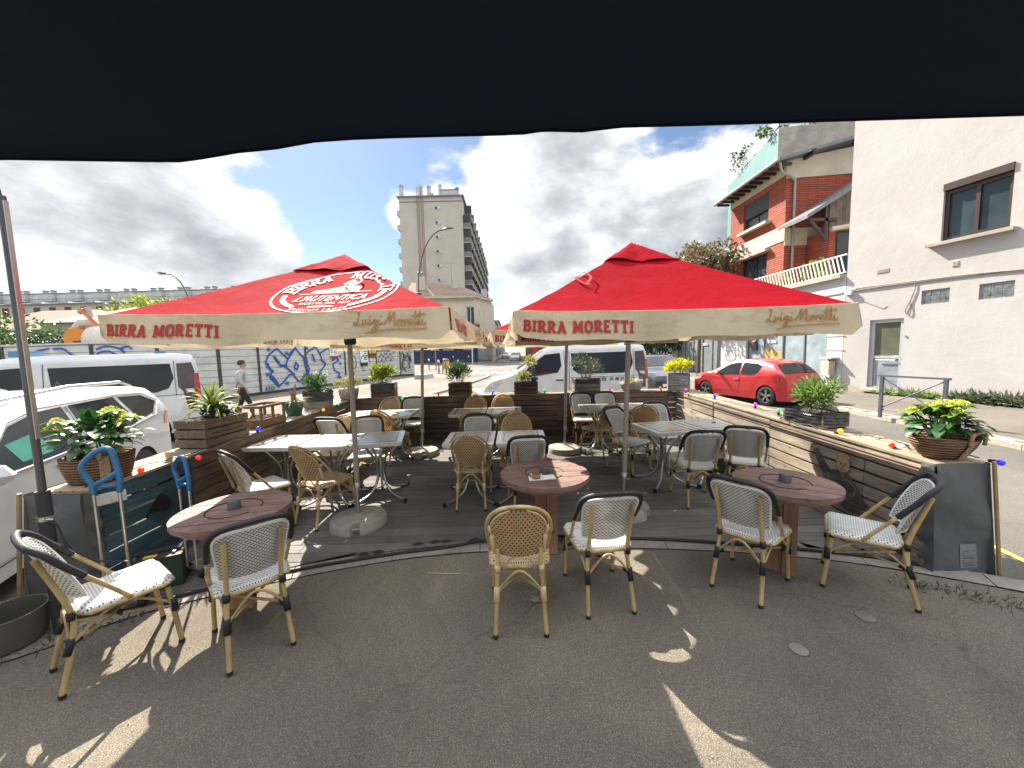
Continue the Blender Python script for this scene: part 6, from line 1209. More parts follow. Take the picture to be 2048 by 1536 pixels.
        m = MB(); m.ribbon([(cx_ + .015, cy_ + .15), (cx_ + .095, cy_ + .15)], .009, PL, .0075); m.ribbon([(cx_ + .03, cy_ + .108), (cx_ + .005, cy_ + .104)], .010, PL, .0075); m.ribbon([(cx_ + .05, cy_ + .08), (cx_ + .05, cy_ + .0)], .007, PL, .0075); m.ribbon([(cx_ + .01, cy_ + .082), (cx_ + .04, cy_ + .06), (cx_ + .08, cy_ + .083)], .012, PL, .0075); m.build('emblem_detail', mat('strap_red', ()), o)
    return o
mat('strap_red', (.28, .012, .015), .8)
umbrella(-1.69, 3.97, (.0, -.06), 'front left parasol with a round white emblem printed on its red canopy', 2.17, 2.87, True, 0, .25)
umbrella(1.28, 4.02, (-.08, .02), 'front right parasol with plain red front slope and red lettering', 2.13, 2.93, False, 1, .9)
umbrella(-1.50, 6.50, (-.11, -.04), 'back left parasol mostly hidden behind the emblem parasol', 2.13, 2.72, False, 1, .4, 0, False, 1.10)
umbrella(.97, 6.42, (-.08, .03), 'back right parasol whose left corner shows between the two front parasols', 2.13, 2.75, False, 1, 2.4, 0, True)
# ---------------- awning overhead ----------------
aw = empty('shop_awning', (0, 1.0, 2.5), 0, 'dark navy shop awning stretched overhead across the top of the view', 'awning')
def edge(x):   # height of the hanging edge along the front bar
    return interp(x, [(-4.5, 2.39), (-1.32, 2.378), (-1.06, 2.368), (-.84, 2.36), (-.73, 2.378), (-.59, 2.388), (-.48, 2.405), (-.28, 2.408), (-.04, 2.408), (.04, 2.408), (.11, 2.416), (.19, 2.410), (.3, 2.42), (.51, 2.42), (1.35, 2.425), (4.5, 2.44)])
def awf(u, v):   # one cloth: short hanging edge, rounded fold, then sloping up towards the shop front behind the camera
    x = -4.5 + 9 * u; z = edge(x); t = v * 3.4
    if v < .03: q = v / .03; return Vector((x, 1.03 - .01 * q, z + .05 * q))
    q = (v - .03) / .97; wv = .018 * math.sin(x * 1.7 + .6) * math.sin(q * 2.2) + .006 * noise.noise(Vector((x * 2, q * 4, 0))); return Vector((x, 1.02 - q * 3.5, z + .05 + q * .62 + .06 * (1 - math.exp(-q * 9)) + wv))
m = MB(); m.grid(awf, 200, 60); aw_c = m.build('canvas', NAVY, aw, smooth='all')
m = MB(); m.tube([(-4.5 + 9 * q / 90, 1.028, edge(-4.5 + 9 * q / 90) + .002) for q in range(91)], .0035, 5); m.build('hem', NAVY, aw)
m = MB(); m.beam((-4.5, -2.5, 3.1), (4.5, -2.5, 3.1), .08, .12); m.build('wall_bar', CPLAST, aw)
for o_ in aw.children: o_.location = Vector((0, -1.0, -2.5))
# ---------------- chairs ----------------
def chair(style, label):
    o = empty('bistro_chair', (0, 0, 0), 0, label, 'chair', 'woven bistro chairs'); wh = style == 'white'; bind = BLK if wh else TANB
    # seat: rounded, slightly dished, hangs a woven apron over the rim
    def seat_w(t): return .195 + .03 * t - (.07 * max(0, (.12 - t) / .12) ** 2) - (.05 * max(0, (t - .9) / .1) ** 2)
    def sf(u, v):
        w_ = seat_w(v); x = (u * 2 - 1) * w_; y_ = -.205 + .42 * v; e = max(abs(u * 2 - 1), abs(v * 2 - 1)); return Vector((x, y_, .462 - .012 * (1 - e ** 2) - .03 * max(0, (e - .86) / .14) ** 2))
    m = MB(); m.grid(sf, 20, 20, lambda u, v: ((u * 2 - 1) * .22 + 1, v * .43 + 1)); n_ = len(m.v); m.grid(lambda u, v: sf(u, v) * 1 + Vector((0, 0, -.018 + .012 * max(0, (max(abs(u * 2 - 1), abs(v * 2 - 1)) - .86) / .14))), 12, 12, lambda u, v: (u * .4, v * .4)); m.build('seat', WHS if wh else TANS, o, smooth='all')
    rim = [sf(u, v) * 1 for u, v in [(q / 8, 0) for q in range(8)] + [(1, q / 8) for q in range(8)] + [(1 - q / 8, 1) for q in range(8)] + [(0, 1 - q / 8) for q in range(8)]]
    m = MB(); m.tube([Vector((p.x * .97, p.y * .97 + .0, .425)) for p in rim], .0135, 8, closed=True); m.build('seat_frame', BAMB, o, smooth='all')
    # backrest
    lean = .34
    def bp(x, t, d=0):   # t = height along the back from z=.50; curve wraps round the sitter
        z = .505 + t; return Vector((x, -.215 - lean * t + 2.5 * (1 - .8 * (t / .36) ** 2) * x * x - d, z))
    hb = .36
    if wh:
        def out(u, v): w_ = .165 + .032 * v; c = max(0, v - .72) / .28; return (u * 2 - 1) * (w_ * (1 - .14 * c ** 2.5)), .02 + (hb - .03) * v - .02 * (abs(u * 2 - 1) ** 6) * c
    else:
        def out(u, v): k = math.sqrt(max(0, 1 - (max(0, (v - .52)) / .50) ** 2)); return (u * 2 - 1) * (.160 + .034 * min(v, .6)) * k, .0 + (hb + .005) * v
    m = MB()
    for d in (0, .012): m.grid(lambda u, v, d=d: bp(*out(u, v), d), 22, 22, lambda u, v: (out(u, v)[0] + 1, out(u, v)[1] + 1))
    m.build('backrest', WHB if wh else TANW, o, smooth='all')
    if wh:
        ew = [bp(*out(0, q / 10), .006) for q in range(11)] + [bp(*out(q / 12, 1), .006) for q in range(1, 13)] + [bp(*out(1, 1 - q / 10), .006) for q in range(1, 11)] + [bp(*out(1 - q / 8, 0), .006) for q in range(1, 8)]
        m = MB(); m.tube(ew, .009, 7, closed=True); m.build('back_edging', WHP, o, smooth='all')
        hh_ = [(.207,.01,.432),(.212,-.07,.54),(.216,-.155,.65),(.215,-.235,.755),(.205,-.287,.83),(.17,-.335,.878),(.11,-.352,.895)]; hp = catmull([(-a, b, c) for a, b, c in hh_] + [(0, -.358, .899)] + hh_[::-1], 4)
        hp = [Vector((p.x, p.y + .0, p.z)) for p in hp]; n_ = len(hp); a_, b_ = int(n_ * .15), int(n_ * .85)
        m = MB(); m.tube(hp[:a_ + 1], .0125, 8); m.tube(hp[b_ - 1:], .0125, 8); m.build_each('back_frame', BAMB, o, smooth='all')
        seg = hp[a_:b_ + 1]; fine = []
        for p, q in zip(seg, seg[1:]):
            for k in range(4): fine.append(p.lerp(q, k / 4))
        m = MB(); m.tube(fine, [.0175 + .0015 * (k % 2) for k in range(len(fine))], 8); m.build('back_wrap', BLK, o, smooth='all')
    else:
        hh_ = [(.20,.01,.43),(.208,-.065,.53),(.213,-.145,.64),(.203,-.225,.745),(.168,-.28,.82),(.10,-.325,.874)]; hp = catmull([(-a, b, c) for a, b, c in hh_] + [(0, -.345, .893)] + hh_[::-1], 5)
        m = MB(); m.tube(hp, .0135, 8); m.build('back_frame', BAMB, o, smooth='all')
        m = MB(); ed = [bp(*out(0, q / 10), .006) for q in range(5)]; ed2 = [bp(*out(1, q / 10), .006) for q in range(5)]
        for e, sx in ((ed, -1), (ed2, 1)): m.tube([p + Vector((0, -.006, 0)) for p in e], .015, 7); m.tube([e[-1], Vector((sx * .208, -.19, .71))], .011, 6)
        arcp = [bp(*out(q / 16, .985), .004) for q in range(17)]; m.tube([bp(*out(0, q / 12), .004) for q in range(5, 13)] , .008, 6); m.tube([bp(*out(1, q / 12), .004) for q in range(5, 13)], .008, 6); m.build('back_edging', TANB, o, smooth='all')
        m = MB(); m.tube(catmull([(-.10, -.23, .425), (-.08, -.225, .475), (0, -.222, .51), (.08, -.225, .475), (.10, -.23, .425)], 4), .006, 6); m.build('back_hoop', BAMB, o, smooth='all')
    # legs
    for sx in (-1, 1):
        m = MB(); top = .80 if wh else .56
        pts = [(sx * .165, -.29, .012), (sx * .15, -.225, .30), (sx * .14, -.222, .46), (sx * .14, -.215 - lean * (top - .505) + 2.5 * (1 - .8 * ((top - .505) / .36) ** 2) * .0196 - .026, top)]
        m.tube(catmull(pts, 5), .0145, 9); m.m = 1; m.lathe([(.0165, 0), (.0165, .02), (.0155, .022)], 10, c=(sx * .165, -.29, 0)); m.build('leg', [BAMB, RUB], o, smooth=50)
        m = MB(); m.tube([(sx * .20, .215, .012), (sx * .193, .185, .3), (sx * .188, .172, .43)], .0145, 9); m.m = 1; m.lathe([(.0165, 0), (.0165, .02), (.0155, .022)], 10, c=(sx * .20, .215, 0)); m.build('leg', [BAMB, RUB], o, smooth=50)
    # arched braces on the four sides, crossed stretchers
    lr = [(-.195, .195, .28), (.195, .195, .28), (.152, -.235, .27), (-.152, -.235, .27)]
    m = MB()
    for i in range(4):
        a, b_ = Vector(lr[i]), Vector(lr[(i + 1) % 4]); mid = (a + b_) / 2; mid.z = .415; q1 = a.lerp(b_, .28); q1.z = .375; q2 = a.lerp(b_, .72); q2.z = .375; m.tube(catmull([a, q1, mid, q2, b_], 4), .0085, 6)
    m.tube([lr[0], lr[2]], .0085, 6); m.tube([lr[1], (0, -.02, .265), lr[3]], .0085, 6); m.build('braces', BAMB, o, smooth='all')
    m = MB()
    for p in lr:
        p = Vector(p); sxx = 1 if p.x > 0 else -1; dn = Vector((sxx * .004, (.004 if p.y > 0 else -.02), -.05)); m.tube([p + Vector((0, 0, .035)), p, p + dn], .020, 8); m.tube([p, p.lerp(Vector((0, 0, .29)), .18)], .014, 6)
    for p in ((-.188, .172, .425), (.188, .172, .425), (.145, -.222, .43), (-.145, -.222, .43)): m.tube([Vector(p) + Vector((0, 0, .022)), Vector(p) - Vector((0, 0, .025))], .0195, 8)
    m.tube([(-.02, -.02, .268), (.02, -.01, .268)], .016, 6); m.build_each('binding', bind, o, smooth='all')
    return o
CH = {}
def place(style, x, y, ang, label, on_deck=True):
    # ang: compass of the way the sitter would face, 0 = away from the camera (+y), positive = turned to the left
    if style not in CH: o = chair(style, label); CH[style] = o
    else: o = copy_tree(CH[style]); o['label'] = label
    if CH[style] is o: pass
    else:
        for c in o.children: c.location = (0, 0, 0)
    o.location = (x, y, DK(y) if on_deck else .004); o.rotation_euler = (0, 0, R(ang)); return o
W_, T_ = 'white', 'tan'
place(W_, -2.49, 2.24, -34, 'white woven chair nearest the left edge, turned sideways with its back to the plant pot', False)
place(W_, -1.76, 2.36, 42, 'white woven chair with its back to us in front of the left round cable-drum table', False)
place(T_, .02, 2.56, 0, 'beige woven chair with round back nearest us, in front of the middle cable-drum table', False)
place(W_, .62, 2.73, 6, 'white woven chair right of the nearest beige chair, at the middle cable-drum table', False)
place(W_, 1.83, 2.80, -50, 'white woven chair left of the right-hand cable-drum table, its back towards us', False)
place(W_, 2.62, 2.72, 50, 'white woven chair at the far right, leaning back seen from the side', False)
place(W_, -2.72, 3.95, -35, 'white woven chair at the left end of the near left table, back against us')
place(T_, -2.10, 4.08, -24, 'beige chair glowing orange in front of the near left table')
place(T_, -2.55, 5.22, 172, 'beige round-backed chair facing us behind the near left table')
place(W_, -2.02, 5.05, 195, 'white woven chair behind the near left parasol pole, facing us')
place(W_, -2.62, 5.62, -8, 'white woven chair seen from behind at the far left table, mostly hidden')
place(T_, -2.02, 6.15, -22, 'beige chair glowing orange in front of the far left table')
place(T_, -2.42, 7.12, 178, 'beige round-backed chair against the back fence at the far left table')
place(W_, -1.93, 7.05, 184, 'white woven chair against the back fence at the far left table')
place(T_, -.50, 4.42, 0, 'beige chair seen from behind at the left near middle table')
place(W_, .14, 4.28, 4, 'white woven chair seen from behind at the right near middle table')
place(W_, -.50, 5.00, 180, 'white woven chair facing us behind the near middle table')
place(T_, .05, 5.08, 180, 'beige chair facing us behind the near middle table')
place(T_, -.60, 5.88, 0, 'beige chair seen from behind at the left of the far middle table')
place(T_, -.02, 5.86, -4, 'beige chair seen from behind at the right of the far middle table')
place(T_, -.72, 7.05, 180, 'left of two beige chairs against the back fence at the far middle table')
place(T_, -.19, 7.08, 180, 'right of two beige chairs against the back fence at the far middle table')
place(W_, 1.36, 7.08, 182, 'left one of two white woven chairs in the back right corner')
place(W_, 1.83, 7.12, 180, 'right one of two white woven chairs in the back right corner')
place(T_, 1.45, 6.28, 32, 'beige chair seen from behind at a slant in front of the far right table')
place(T_, 2.13, 6.05, -14, 'beige chair mostly hidden behind the two white chairs of the near right table')
place(W_, 1.70, 5.38, 215, 'white woven chair at the left end behind the near right table, facing us')
place(W_, 2.36, 5.72, 192, 'white woven chair facing us behind the right half of the near right table')
place(W_, 2.13, 4.32, -6, 'white woven chair in front of the near right table, seen from behind')
place(W_, 2.78, 4.42, -32, 'white woven chair by the right fence in front of the near right table')
# ---------------- rectangular tables ----------------
b = NB('speckled_top'); sp_ = b.noise(160, 3, .7); cc = b.ramp(sp_, [(.35, (.55, .53, .50)), (.65, (.72, .71, .69))]); b.col(cc); b.b.inputs['Roughness'].default_value = .22; b.b.inputs['Coat Weight'].default_value = .3; STOP = b.m
b = NB('inlay_panel'); cc = b.ramp(b.noise(120, 3, .7), [(.3, (.42, .39, .36)), (.7, (.56, .53, .50))]); b.col(cc); b.b.inputs['Roughness'].default_value = .2; INL = b.m
BAND = mat('inlay_band_grey', (.10, .115, .115), .25, var=.2, scale=20, coat=.3)
def table(x, y, rz, label, w_=.60, d_=.68):
    global TB0
    if 'TB0' in globals(): o = copy_tree(TB0); o['label'] = label
    else:
        o = empty('cafe_table', (0, 0, 0), 0, label, 'table', 'square cafe tables'); TB0 = o
        m = MB(); m.box((0, 0, .745), (w_ - .01, d_ - .01, .022)); m.box((0, 0, .722), (w_ - .03, d_ - .03, .026)); m.build('tabletop', STOP, o)
        m = MB(); bw = .022; ix, iy = w_ / 2 - .085, d_ / 2 - .085
        for (cx_, cy_, a, b_) in ((0, iy, ix * 2 + bw, bw), (0, -iy, ix * 2 + bw, bw), (ix, 0, bw, iy * 2 - bw), (-ix, 0, bw, iy * 2 - bw)): m.box((cx_, cy_, .7565), (a, b_, .002))
        m.build('inlay_band', BAND, o); m = MB(); m.box((0, 0, .7567), (ix * 2 - bw, iy * 2 - bw, .0018)); m.build('inlay', INL, o)
        for sx in (-1, 1):
            for sy in (-1, 1):
                m = MB(); m.tube(catmull([(sx * .17, sy * .17, .705), (sx * .12, sy * .12, .62), (sx * .045, sy * .045, .45), (sx * .04, sy * .04, .26), (sx * .10, sy * .10, .10), (sx * .22, sy * .22, .035), (sx * .30, sy * .30, .03)], 5), .0145, 9); m.m = 1; m.lathe([(.02, 0), (.022, .02), (.018, .045), (0, .05)], 10, c=(sx * .30, sy * .30, 0)); m.build('leg', [CHR, RUB], o, smooth=50)
        m = MB(); m.tube([(0, 0, .25), (0, 0, .5)], .035, 10); m.box((0, 0, .705), (.36, .36, .012)); m.build('column', CHR, o, smooth=40)
    o.location = (x, y, DK(y)); o.rotation_euler = (0, 0, R(rz)); return o
table(-2.86, 4.60, -2, 'sunlit table against the left fence, left of the near left pair'); table(-2.235, 4.58, -2, 'sunlit table, right one of the near left pair behind the orange chair'); table(-1.69, 4.66, 12, 'tilted table at the right end of the near left row, half behind the parasol pole')
table(-2.60, 6.42, 0, 'left table of the far left pair, bright white in the sun'); table(-1.99, 6.44, 0, 'right table of the far left pair, near the back left parasol pole')
table(-.525, 4.55, 0, 'left brown-grey table of the near middle pair'); table(.095, 4.54, 0, 'right brown-grey table of the near middle pair')
table(-.76, 6.38, 0, 'left white table of the far middle pair'); table(-.145, 6.40, 0, 'right white table of the far middle pair')
table(1.99, 4.87, 10, 'left table of the near right pair, on curved steel legs'); table(2.60, 4.98, 10, 'right table of the near right pair with a glass ashtray')
table(1.50, 6.50, 0, 'left white table of the far right pair behind the slanted beige chair'); table(2.12, 6.52, 0, 'right white table of the far right pair carrying salt shakers')
# ---------------- cable drum tables ----------------
def m_drum(name, c1, c2):
    return m_wood(name, c1, c2, 'X', isl=.2, rough=.7)
DRW = m_drum('red_brown_drum_wood', (.25, .145, .12), (.13, .08, .068)); POSTW = m_wood('post_wood', (.36, .19, .115), (.2, .1, .06), 'Z', isl=.2)
def drum_table(x, y, z, rad, rz, label, seed):
    o = empty('cable_drum_table', (x, y, 0), R(rz), label, 'table', 'round cable-drum tables'); m = MB(); n = 6; pw = 2 * rad / n
    for k in range(n):
        y0, y1 = -rad + k * pw + .004, -rad + (k + 1) * pw - .004; pts_t = []; st = 14
        up = []; lo = []
        for q in range(st + 1):
            yy = y0 + (y1 - y0) * q / st; xx = math.sqrt(max(0, rad * rad - yy * yy)); up.append((xx, yy)); lo.append((-xx, yy))
        poly = up + lo[::-1]; m.prism(poly, z - .036, z + random.Random(seed + k).uniform(-.001, .001))
    m.build('tabletop', DRW, o); m = MB(); m.lathe([(rad * .9, z - .07), (rad * .9, z - .037)], 40); m.build('underside', POSTW, o)
    m = MB(); pts = [(.175 * math.cos(a), .175 * math.sin(a), z + .0015) for a in [2 * math.pi * q / 48 for q in range(44)]]; m.tube(pts, .0045, 5); m.build('groove', mat('groove_dark', (.02, .015, .012), .9), o)
    m = MB()
    for (a, b_) in ((-.05, -.04), (.05, -.045), (.0, .05)): m.box((a, b_, (z - .05) / 2), (.095, .075, z - .06))
    m.build('post', POSTW, o); m = MB(); m.lathe([(.11, z * .28), (.112, z * .29)], 24); m.build('strap', RUB, o); m = MB(); rnd = random.Random(seed)
    for k in range(26):
        a = rnd.uniform(0, 6.28); r_ = rad * rnd.choice((.82, .9, .45, .6)); m.lathe([(.004, 0), (.003, .0008), (0, .001)], 6, c=(r_ * math.cos(a), r_ * math.sin(a), z + .001))
    m.build('nails', mat('groove_dark', (.02, .015, .012)), o)
    t = empty('table_ashtray', (x, y, z + .002), R(rz), {1: 'grey metal cap in the middle of the left drum table', 2: 'grey metal cap behind the glass ashtray and napkin', 3: 'grey metal cap in the middle of the shaded right drum table'}[seed], 'cap', 'grey caps in the middle of the drum tables'); m = MB(); m.lathe([(.038, 0), (.042, .004), (.042, .055), (.038, .062), (.0, .063)], 24); m.build('body', mat('grey_cap', (.075, .078, .082), .55, var=.15), t, smooth=40); m = MB(); m.lathe([(.045, .0), (.045, .004), (.0, .005)], 24); m.build('flange', mat('grey_cap', ()), t)
    return o
mat('grey_cap', (.075, .078, .082), .55, var=.15)
drum_table(-2.07, 2.68, .74, .37, 12, 'left round drum table, half in sun, standing behind the two left chairs', 1)
drum_table(.275, 3.32, .74, .40, 4, 'middle round drum table with glass ashtray and napkin standing at the deck edge', 2)
drum_table(2.19, 2.95, .74, .37, -38, 'right round drum table in shade standing in front of the pale fence', 3)
def m_clear():
    b = NB('clear_glass'); b.b.inputs['Transmission Weight'].default_value = 1; b.b.inputs['Roughness'].default_value = .02; b.b.inputs['Base Color'].default_value = (.95, .97, .96, 1); b.b.inputs['IOR'].default_value = 1.2; return b.m
CLR = m_clear()
def glass_ashtray(loc, label):
    t = empty('glass_ashtray', loc, 0, label, 'ashtray'); m = MB(); m.lathe([(.0, .004), (.045, .004), (.05, .034), (.054, .034), (.05, .0), (0, 0)], 24); m.build('bowl', CLR, t, smooth=40); m = MB()
    for k in range(4): m.tube([(-.02 + k * .012, -.01, .010), (-.01 + k * .01, .02, .012)], .004, 5)
    m.build('cigarette_ends', mat('butt_orange', (.5, .28, .12), .8), t)
glass_ashtray((.19, 3.16, .745), 'glass ashtray with cigarette ends on the napkin of the middle drum table'); glass_ashtray((2.72, 5.02, DK(5) + .759), 'small glass ashtray on the near right table')
m = MB(); m.add([(.13, 3.10, .7435), (.36, 3.12, .744), (.345, 3.23, .746), (.12, 3.21, .744), (.24, 3.115, .748), (.355, 3.125, .752), (.34, 3.225, .75)], [(0, 1, 2, 3)]); m.add([(.235, 3.11, .7475), (.36, 3.125, .751), (.345, 3.235, .75), (.225, 3.215, .748)], [(0, 1, 2, 3)]); o = m.build('paper_napkin', mat('napkin', (.72, .70, .66), .9, var=.05)); tag(o, 'folded white paper napkin under the glass ashtray', 'napkin')
for (x, y, lb, mt, sc_) in ((2.02, 6.62, 'clear salt shaker with black cap on the far right table', CLR, 1.0), (2.10, 6.60, 'dark topped pepper shaker beside the salt shaker', CLR, 1.15)):
    t = empty('shaker', (x, y, DK(6.6) + .759), 0, lb, 'shaker'); m = MB(); m.lathe([(.0, 0), (.02, 0), (.02, .05), (.014, .06)], 12); m.build('body', mt, t); m = MB(); m.lathe([(.02, .052), (.02, .075 * sc_), (0, .08 * sc_)], 12); m.build('cap', CPLAST, t)
# ---------------- plants and planters on the shelves ----------------
SOIL = mat('potting_soil', (.03, .02, .014), .95, var=.4, scale=30, bump=.6)
def crate_mesh(o, w_, d_, h, mt, slats=3, posts=True, gap=.014, mt2=None):
    m = MB(); sh = h / slats
    for k in range(slats):
        z = k * sh + sh / 2; g = random.uniform(gap * .7, gap * 1.5)
        for s in (-1, 1): m.box((0, s * (d_ / 2 - .006), z), (w_, .012, sh - g)); m.box((s * (w_ / 2 - .006), 0, z), (.012, d_ - .026, sh - g))
    m.box((0, 0, .01), (w_ - .03, d_ - .03, .015)); m.build('slats', mt, o)
    if posts:
        m = MB()
        for sx in (-1, 1):
            for sy in (-1, 1): m.box((sx * (w_ / 2 - .028), sy * (d_ / 2 - .026), h / 2), (.03, .026, h - .005))
        m.build_each('corner_post', mt2 or mt, o)
def soil(o, w_, d_, z): m = MB(); m.grid(lambda u, v: Vector(((u - .5) * w_, (v - .5) * d_, z + .02 * noise.noise(Vector((u * 9, v * 9, w_))))), 8, 8); m.build('soil', SOIL, o)
def bush(o, c, rad, n, ls, mt, seed, zs=1.0, stems=6, asp=.38, name='foliage', up=.5, hollow=.35, lobes=7):
    rnd = random.Random(seed); m = MB(); cs = [(Vector((0, 0, 0)), 1.0)] + [(Vector((rdir(rnd).x * .55, rdir(rnd).y * .55, rnd.uniform(-.3, .6))), rnd.uniform(.4, .6)) for _ in range(lobes)]
    for k in range(n):
        cc_, s = cs[rnd.randrange(1, len(cs))]; v = rdir(rnd, -.5); p = cc_ + v * s * rnd.uniform(hollow, 1); p = Vector(c) + Vector((p.x * rad, p.y * rad, p.z * rad * zs)); leaf_quad(m, p, (v + Vector((0, 0, up)) + rdir(rnd) * .5), rdir(rnd), ls * rnd.uniform(.6, 1.25), ls * asp, .25)
    m.build(name, mt, o)
    if stems:
        m = MB()
        for k in range(stems):
            a = rnd.uniform(0, 6.28); e = Vector(c) + Vector((math.cos(a) * rad * .6, math.sin(a) * rad * .6, rnd.uniform(-.2, .6) * rad * zs)); b0 = Vector((c[0] + math.cos(a) * rad * .12, c[1] + math.sin(a) * rad * .12, c[2] - rad * zs * 1.15)); m.tube([b0, b0.lerp(e, .6) + Vector((0, 0, rad * .1)), e], [.006, .005, .003], 5)
        m.build('stems', mat('green_stem', (.12, .10, .05), .8, var=.3), o)
def pot_thing(name, loc, rz, label, cat='planter'): return empty(name, loc, R(rz), label, cat)
# woven baskets with hydrangeas
WOV = NB('woven_seagrass'); sp = WOV.N('ShaderNodeSeparateXYZ'); WOV.L(WOV.tc.outputs['Object'], sp.inputs[0]); ww = WOV.math('SINE', WOV.math('ADD', WOV.math('MULTIPLY', sp.outputs[2], 2 * math.pi / .022), WOV.math('MULTIPLY', WOV.noise(6, 3), 2.5))); fi = WOV.noise(60, 4, .7, (1, 1, .4)); cc = WOV.mix(1, WOV.ramp(ww, [(0, (.12, .065, .035)), (.55, (.36, .22, .12))]), WOV.ramp(fi, [(.3, (.6, .6, .6)), (.7, (1.15, 1.1, 1.05))]), 'MULTIPLY'); WOV.col(cc); WOV.b.inputs['Roughness'].default_value = .85; WOV.bump(WOV.math('ADD', ww, fi), .9, .012); WOV = WOV.m
HYL = leafmat('hydrangea_leaf', (.035, .11, .03), (.014, .05, .018), .22, .35); HYT = leafmat('hydrangea_top_leaf', (.16, .28, .03), (.09, .18, .02), .4); HYF = leafmat('hydrangea_flower', (.55, .52, .08), (.35, .42, .07), .3, .7)
def hydrangea(o, c, rad, seed, n=110):
    rnd = random.Random(seed); m = MB(); heads = []
    def big(mb, p, d, L, W):
        d = d.normalized(); r_ = d.cross(Vector((0, 0, 1)));
        if r_.length < .05: r_ = Vector((1, 0, 0))
        r_.normalize(); n_ = r_.cross(d); prof = [(0, .05), (.18, .6), (.42, 1), (.68, .8), (.88, .35), (1, .02)]; vs = []
        for t, w_ in prof:
            q = p + d * L * t + n_ * (.10 * math.sin(t * 3.1) - .30 * t * t) * L; vs += [q - r_ * W * w_ * .5 + n_ * .10 * W * w_, q, q + r_ * W * w_ * .5 + n_ * .10 * W * w_]
        mb.add(vs, [f for i in range(5) for f in ((i * 3, i * 3 + 1, i * 3 + 4, i * 3 + 3), (i * 3 + 1, i * 3 + 2, i * 3 + 5, i * 3 + 4))])
    mt_ = MB(); stm = MB(); fl = MB()
    for k in range(n):
        v = rdir(rnd, -.25); p = Vector(c) + Vector((v.x * rad, v.y * rad * .8, v.z * rad * .62)) * rnd.uniform(.35, .95); big(m, p, Vector((v.x, v.y, v.z * .5 + .15)) + rdir(rnd) * .3, rnd.uniform(.09, .15), rnd.uniform(.065, .09))
    for k in range(13):
        a = rnd.uniform(0, 6.28); r_ = rad * math.sqrt(rnd.uniform(.02, 1)) * .92; hp_ = Vector(c) + Vector((math.cos(a) * r_, math.sin(a) * r_ * .8, rad * .62 * (1 - .5 * (r_ / rad) ** 2) + rnd.uniform(0, .06))); stm.tube([Vector(c) + Vector((math.cos(a) * .04, math.sin(a) * .04, -rad * .6)), hp_], .005, 5)
        for q in range(6): aa = q * 1.05 + rnd.random(); big(mt_, hp_ - Vector((0, 0, .012)), Vector((math.cos(aa), math.sin(aa), .25)), rnd.uniform(.07, .12), .06)
        R_ = rnd.uniform(.025, .045)
        for q in range(70): v = rdir(rnd, -.2); leaf_quad(fl, hp_ + Vector((v.x * R_, v.y * R_, v.z * R_ * .6 + .012)), v, rdir(rnd), .013, .012, 0)
    m.build('leaves', HYL, o, smooth='all'); mt_.build('top_leaves', HYT, o, smooth='all'); stm.build('stems', HYT, o); fl.build('flowers', HYF, o)
b1 = pot_thing('basket_planter', (-3.36, 2.98, FT(2.95) + .025), 0, 'round woven basket with a yellow-green hydrangea on the near left shelf')
m = MB(); m.lathe([(0, 0), (.165, 0), (.18, .02), (.205, .11), (.215, .21), (.20, .215), (.19, .12)], 40, fn=lambda v, a: v * (1 + .006 * math.sin(a * 9 + v.z * 40))); m.build('basket', WOV, b1, smooth='all')
m = MB(); m.tube(catmull([(.15, -.13, .19), (.18, -.15, .26), (.20, -.10, .29), (.21, -.03, .26), (.19, .0, .19)], 5), .018, 8); m.tube(catmull([(-.17, .1, .19), (-.19, .06, .26), (-.2, .0, .26), (-.19, -.06, .19)], 5), .016, 8); m.build('handle', mat('rope_handle', (.30, .2, .12), .9, var=.4, scale=50, bump=.8), b1, smooth='all'); m = MB(); m.grid(lambda u, v: Vector((math.cos(-.75 + u * .28) * (.21 + .005), math.sin(-.75 + u * .28) * (.21 + .005), .02 + .2 * v)) * 1, 4, 6); m.build('handle_band', MATS['rope_handle'], b1); hydrangea(b1, (0, 0, .33), .27, 3)
b2 = pot_thing('basket_planter', (3.53, 3.02, FT(2.95) + .03), 8, 'boat shaped woven basket with hydrangea on the near right shelf')
m = MB(); m.lathe([(0, 0), (.11, 0), (.14, .02), (.185, .09), (.215, .17), (.205, .172), (.17, .09)], 44, sx=1.25, sy=.85, fn=lambda v, a: Vector((v.x, v.y, v.z + .03 * (abs(math.cos(a)) ** 3) * (v.z / .17)))); m.build('basket', WOV, b2, smooth='all')
m = MB(); m.tube(catmull([(-.03, -.185, .13), (-.02, -.19, .21), (.05, -.19, .235), (.11, -.185, .21), (.12, -.175, .13)], 5), .013, 8); m.tube(catmull([(-.05, .18, .15), (-.03, .19, .22), (.08, .19, .22), (.1, .17, .15)], 5), .013, 8); m.build_each('handle', MATS['rope_handle'], b2, smooth='all'); m = MB(); m.grid(lambda u, v: Vector((-.045 + .06 * u + .01 * v, -(.115 + .075 * v) - .012, .01 + .16 * v)), 3, 6); m.build('handle_band', MATS['rope_handle'], b2); hydrangea(b2, (0, .02, .26), .22, 5, 95)
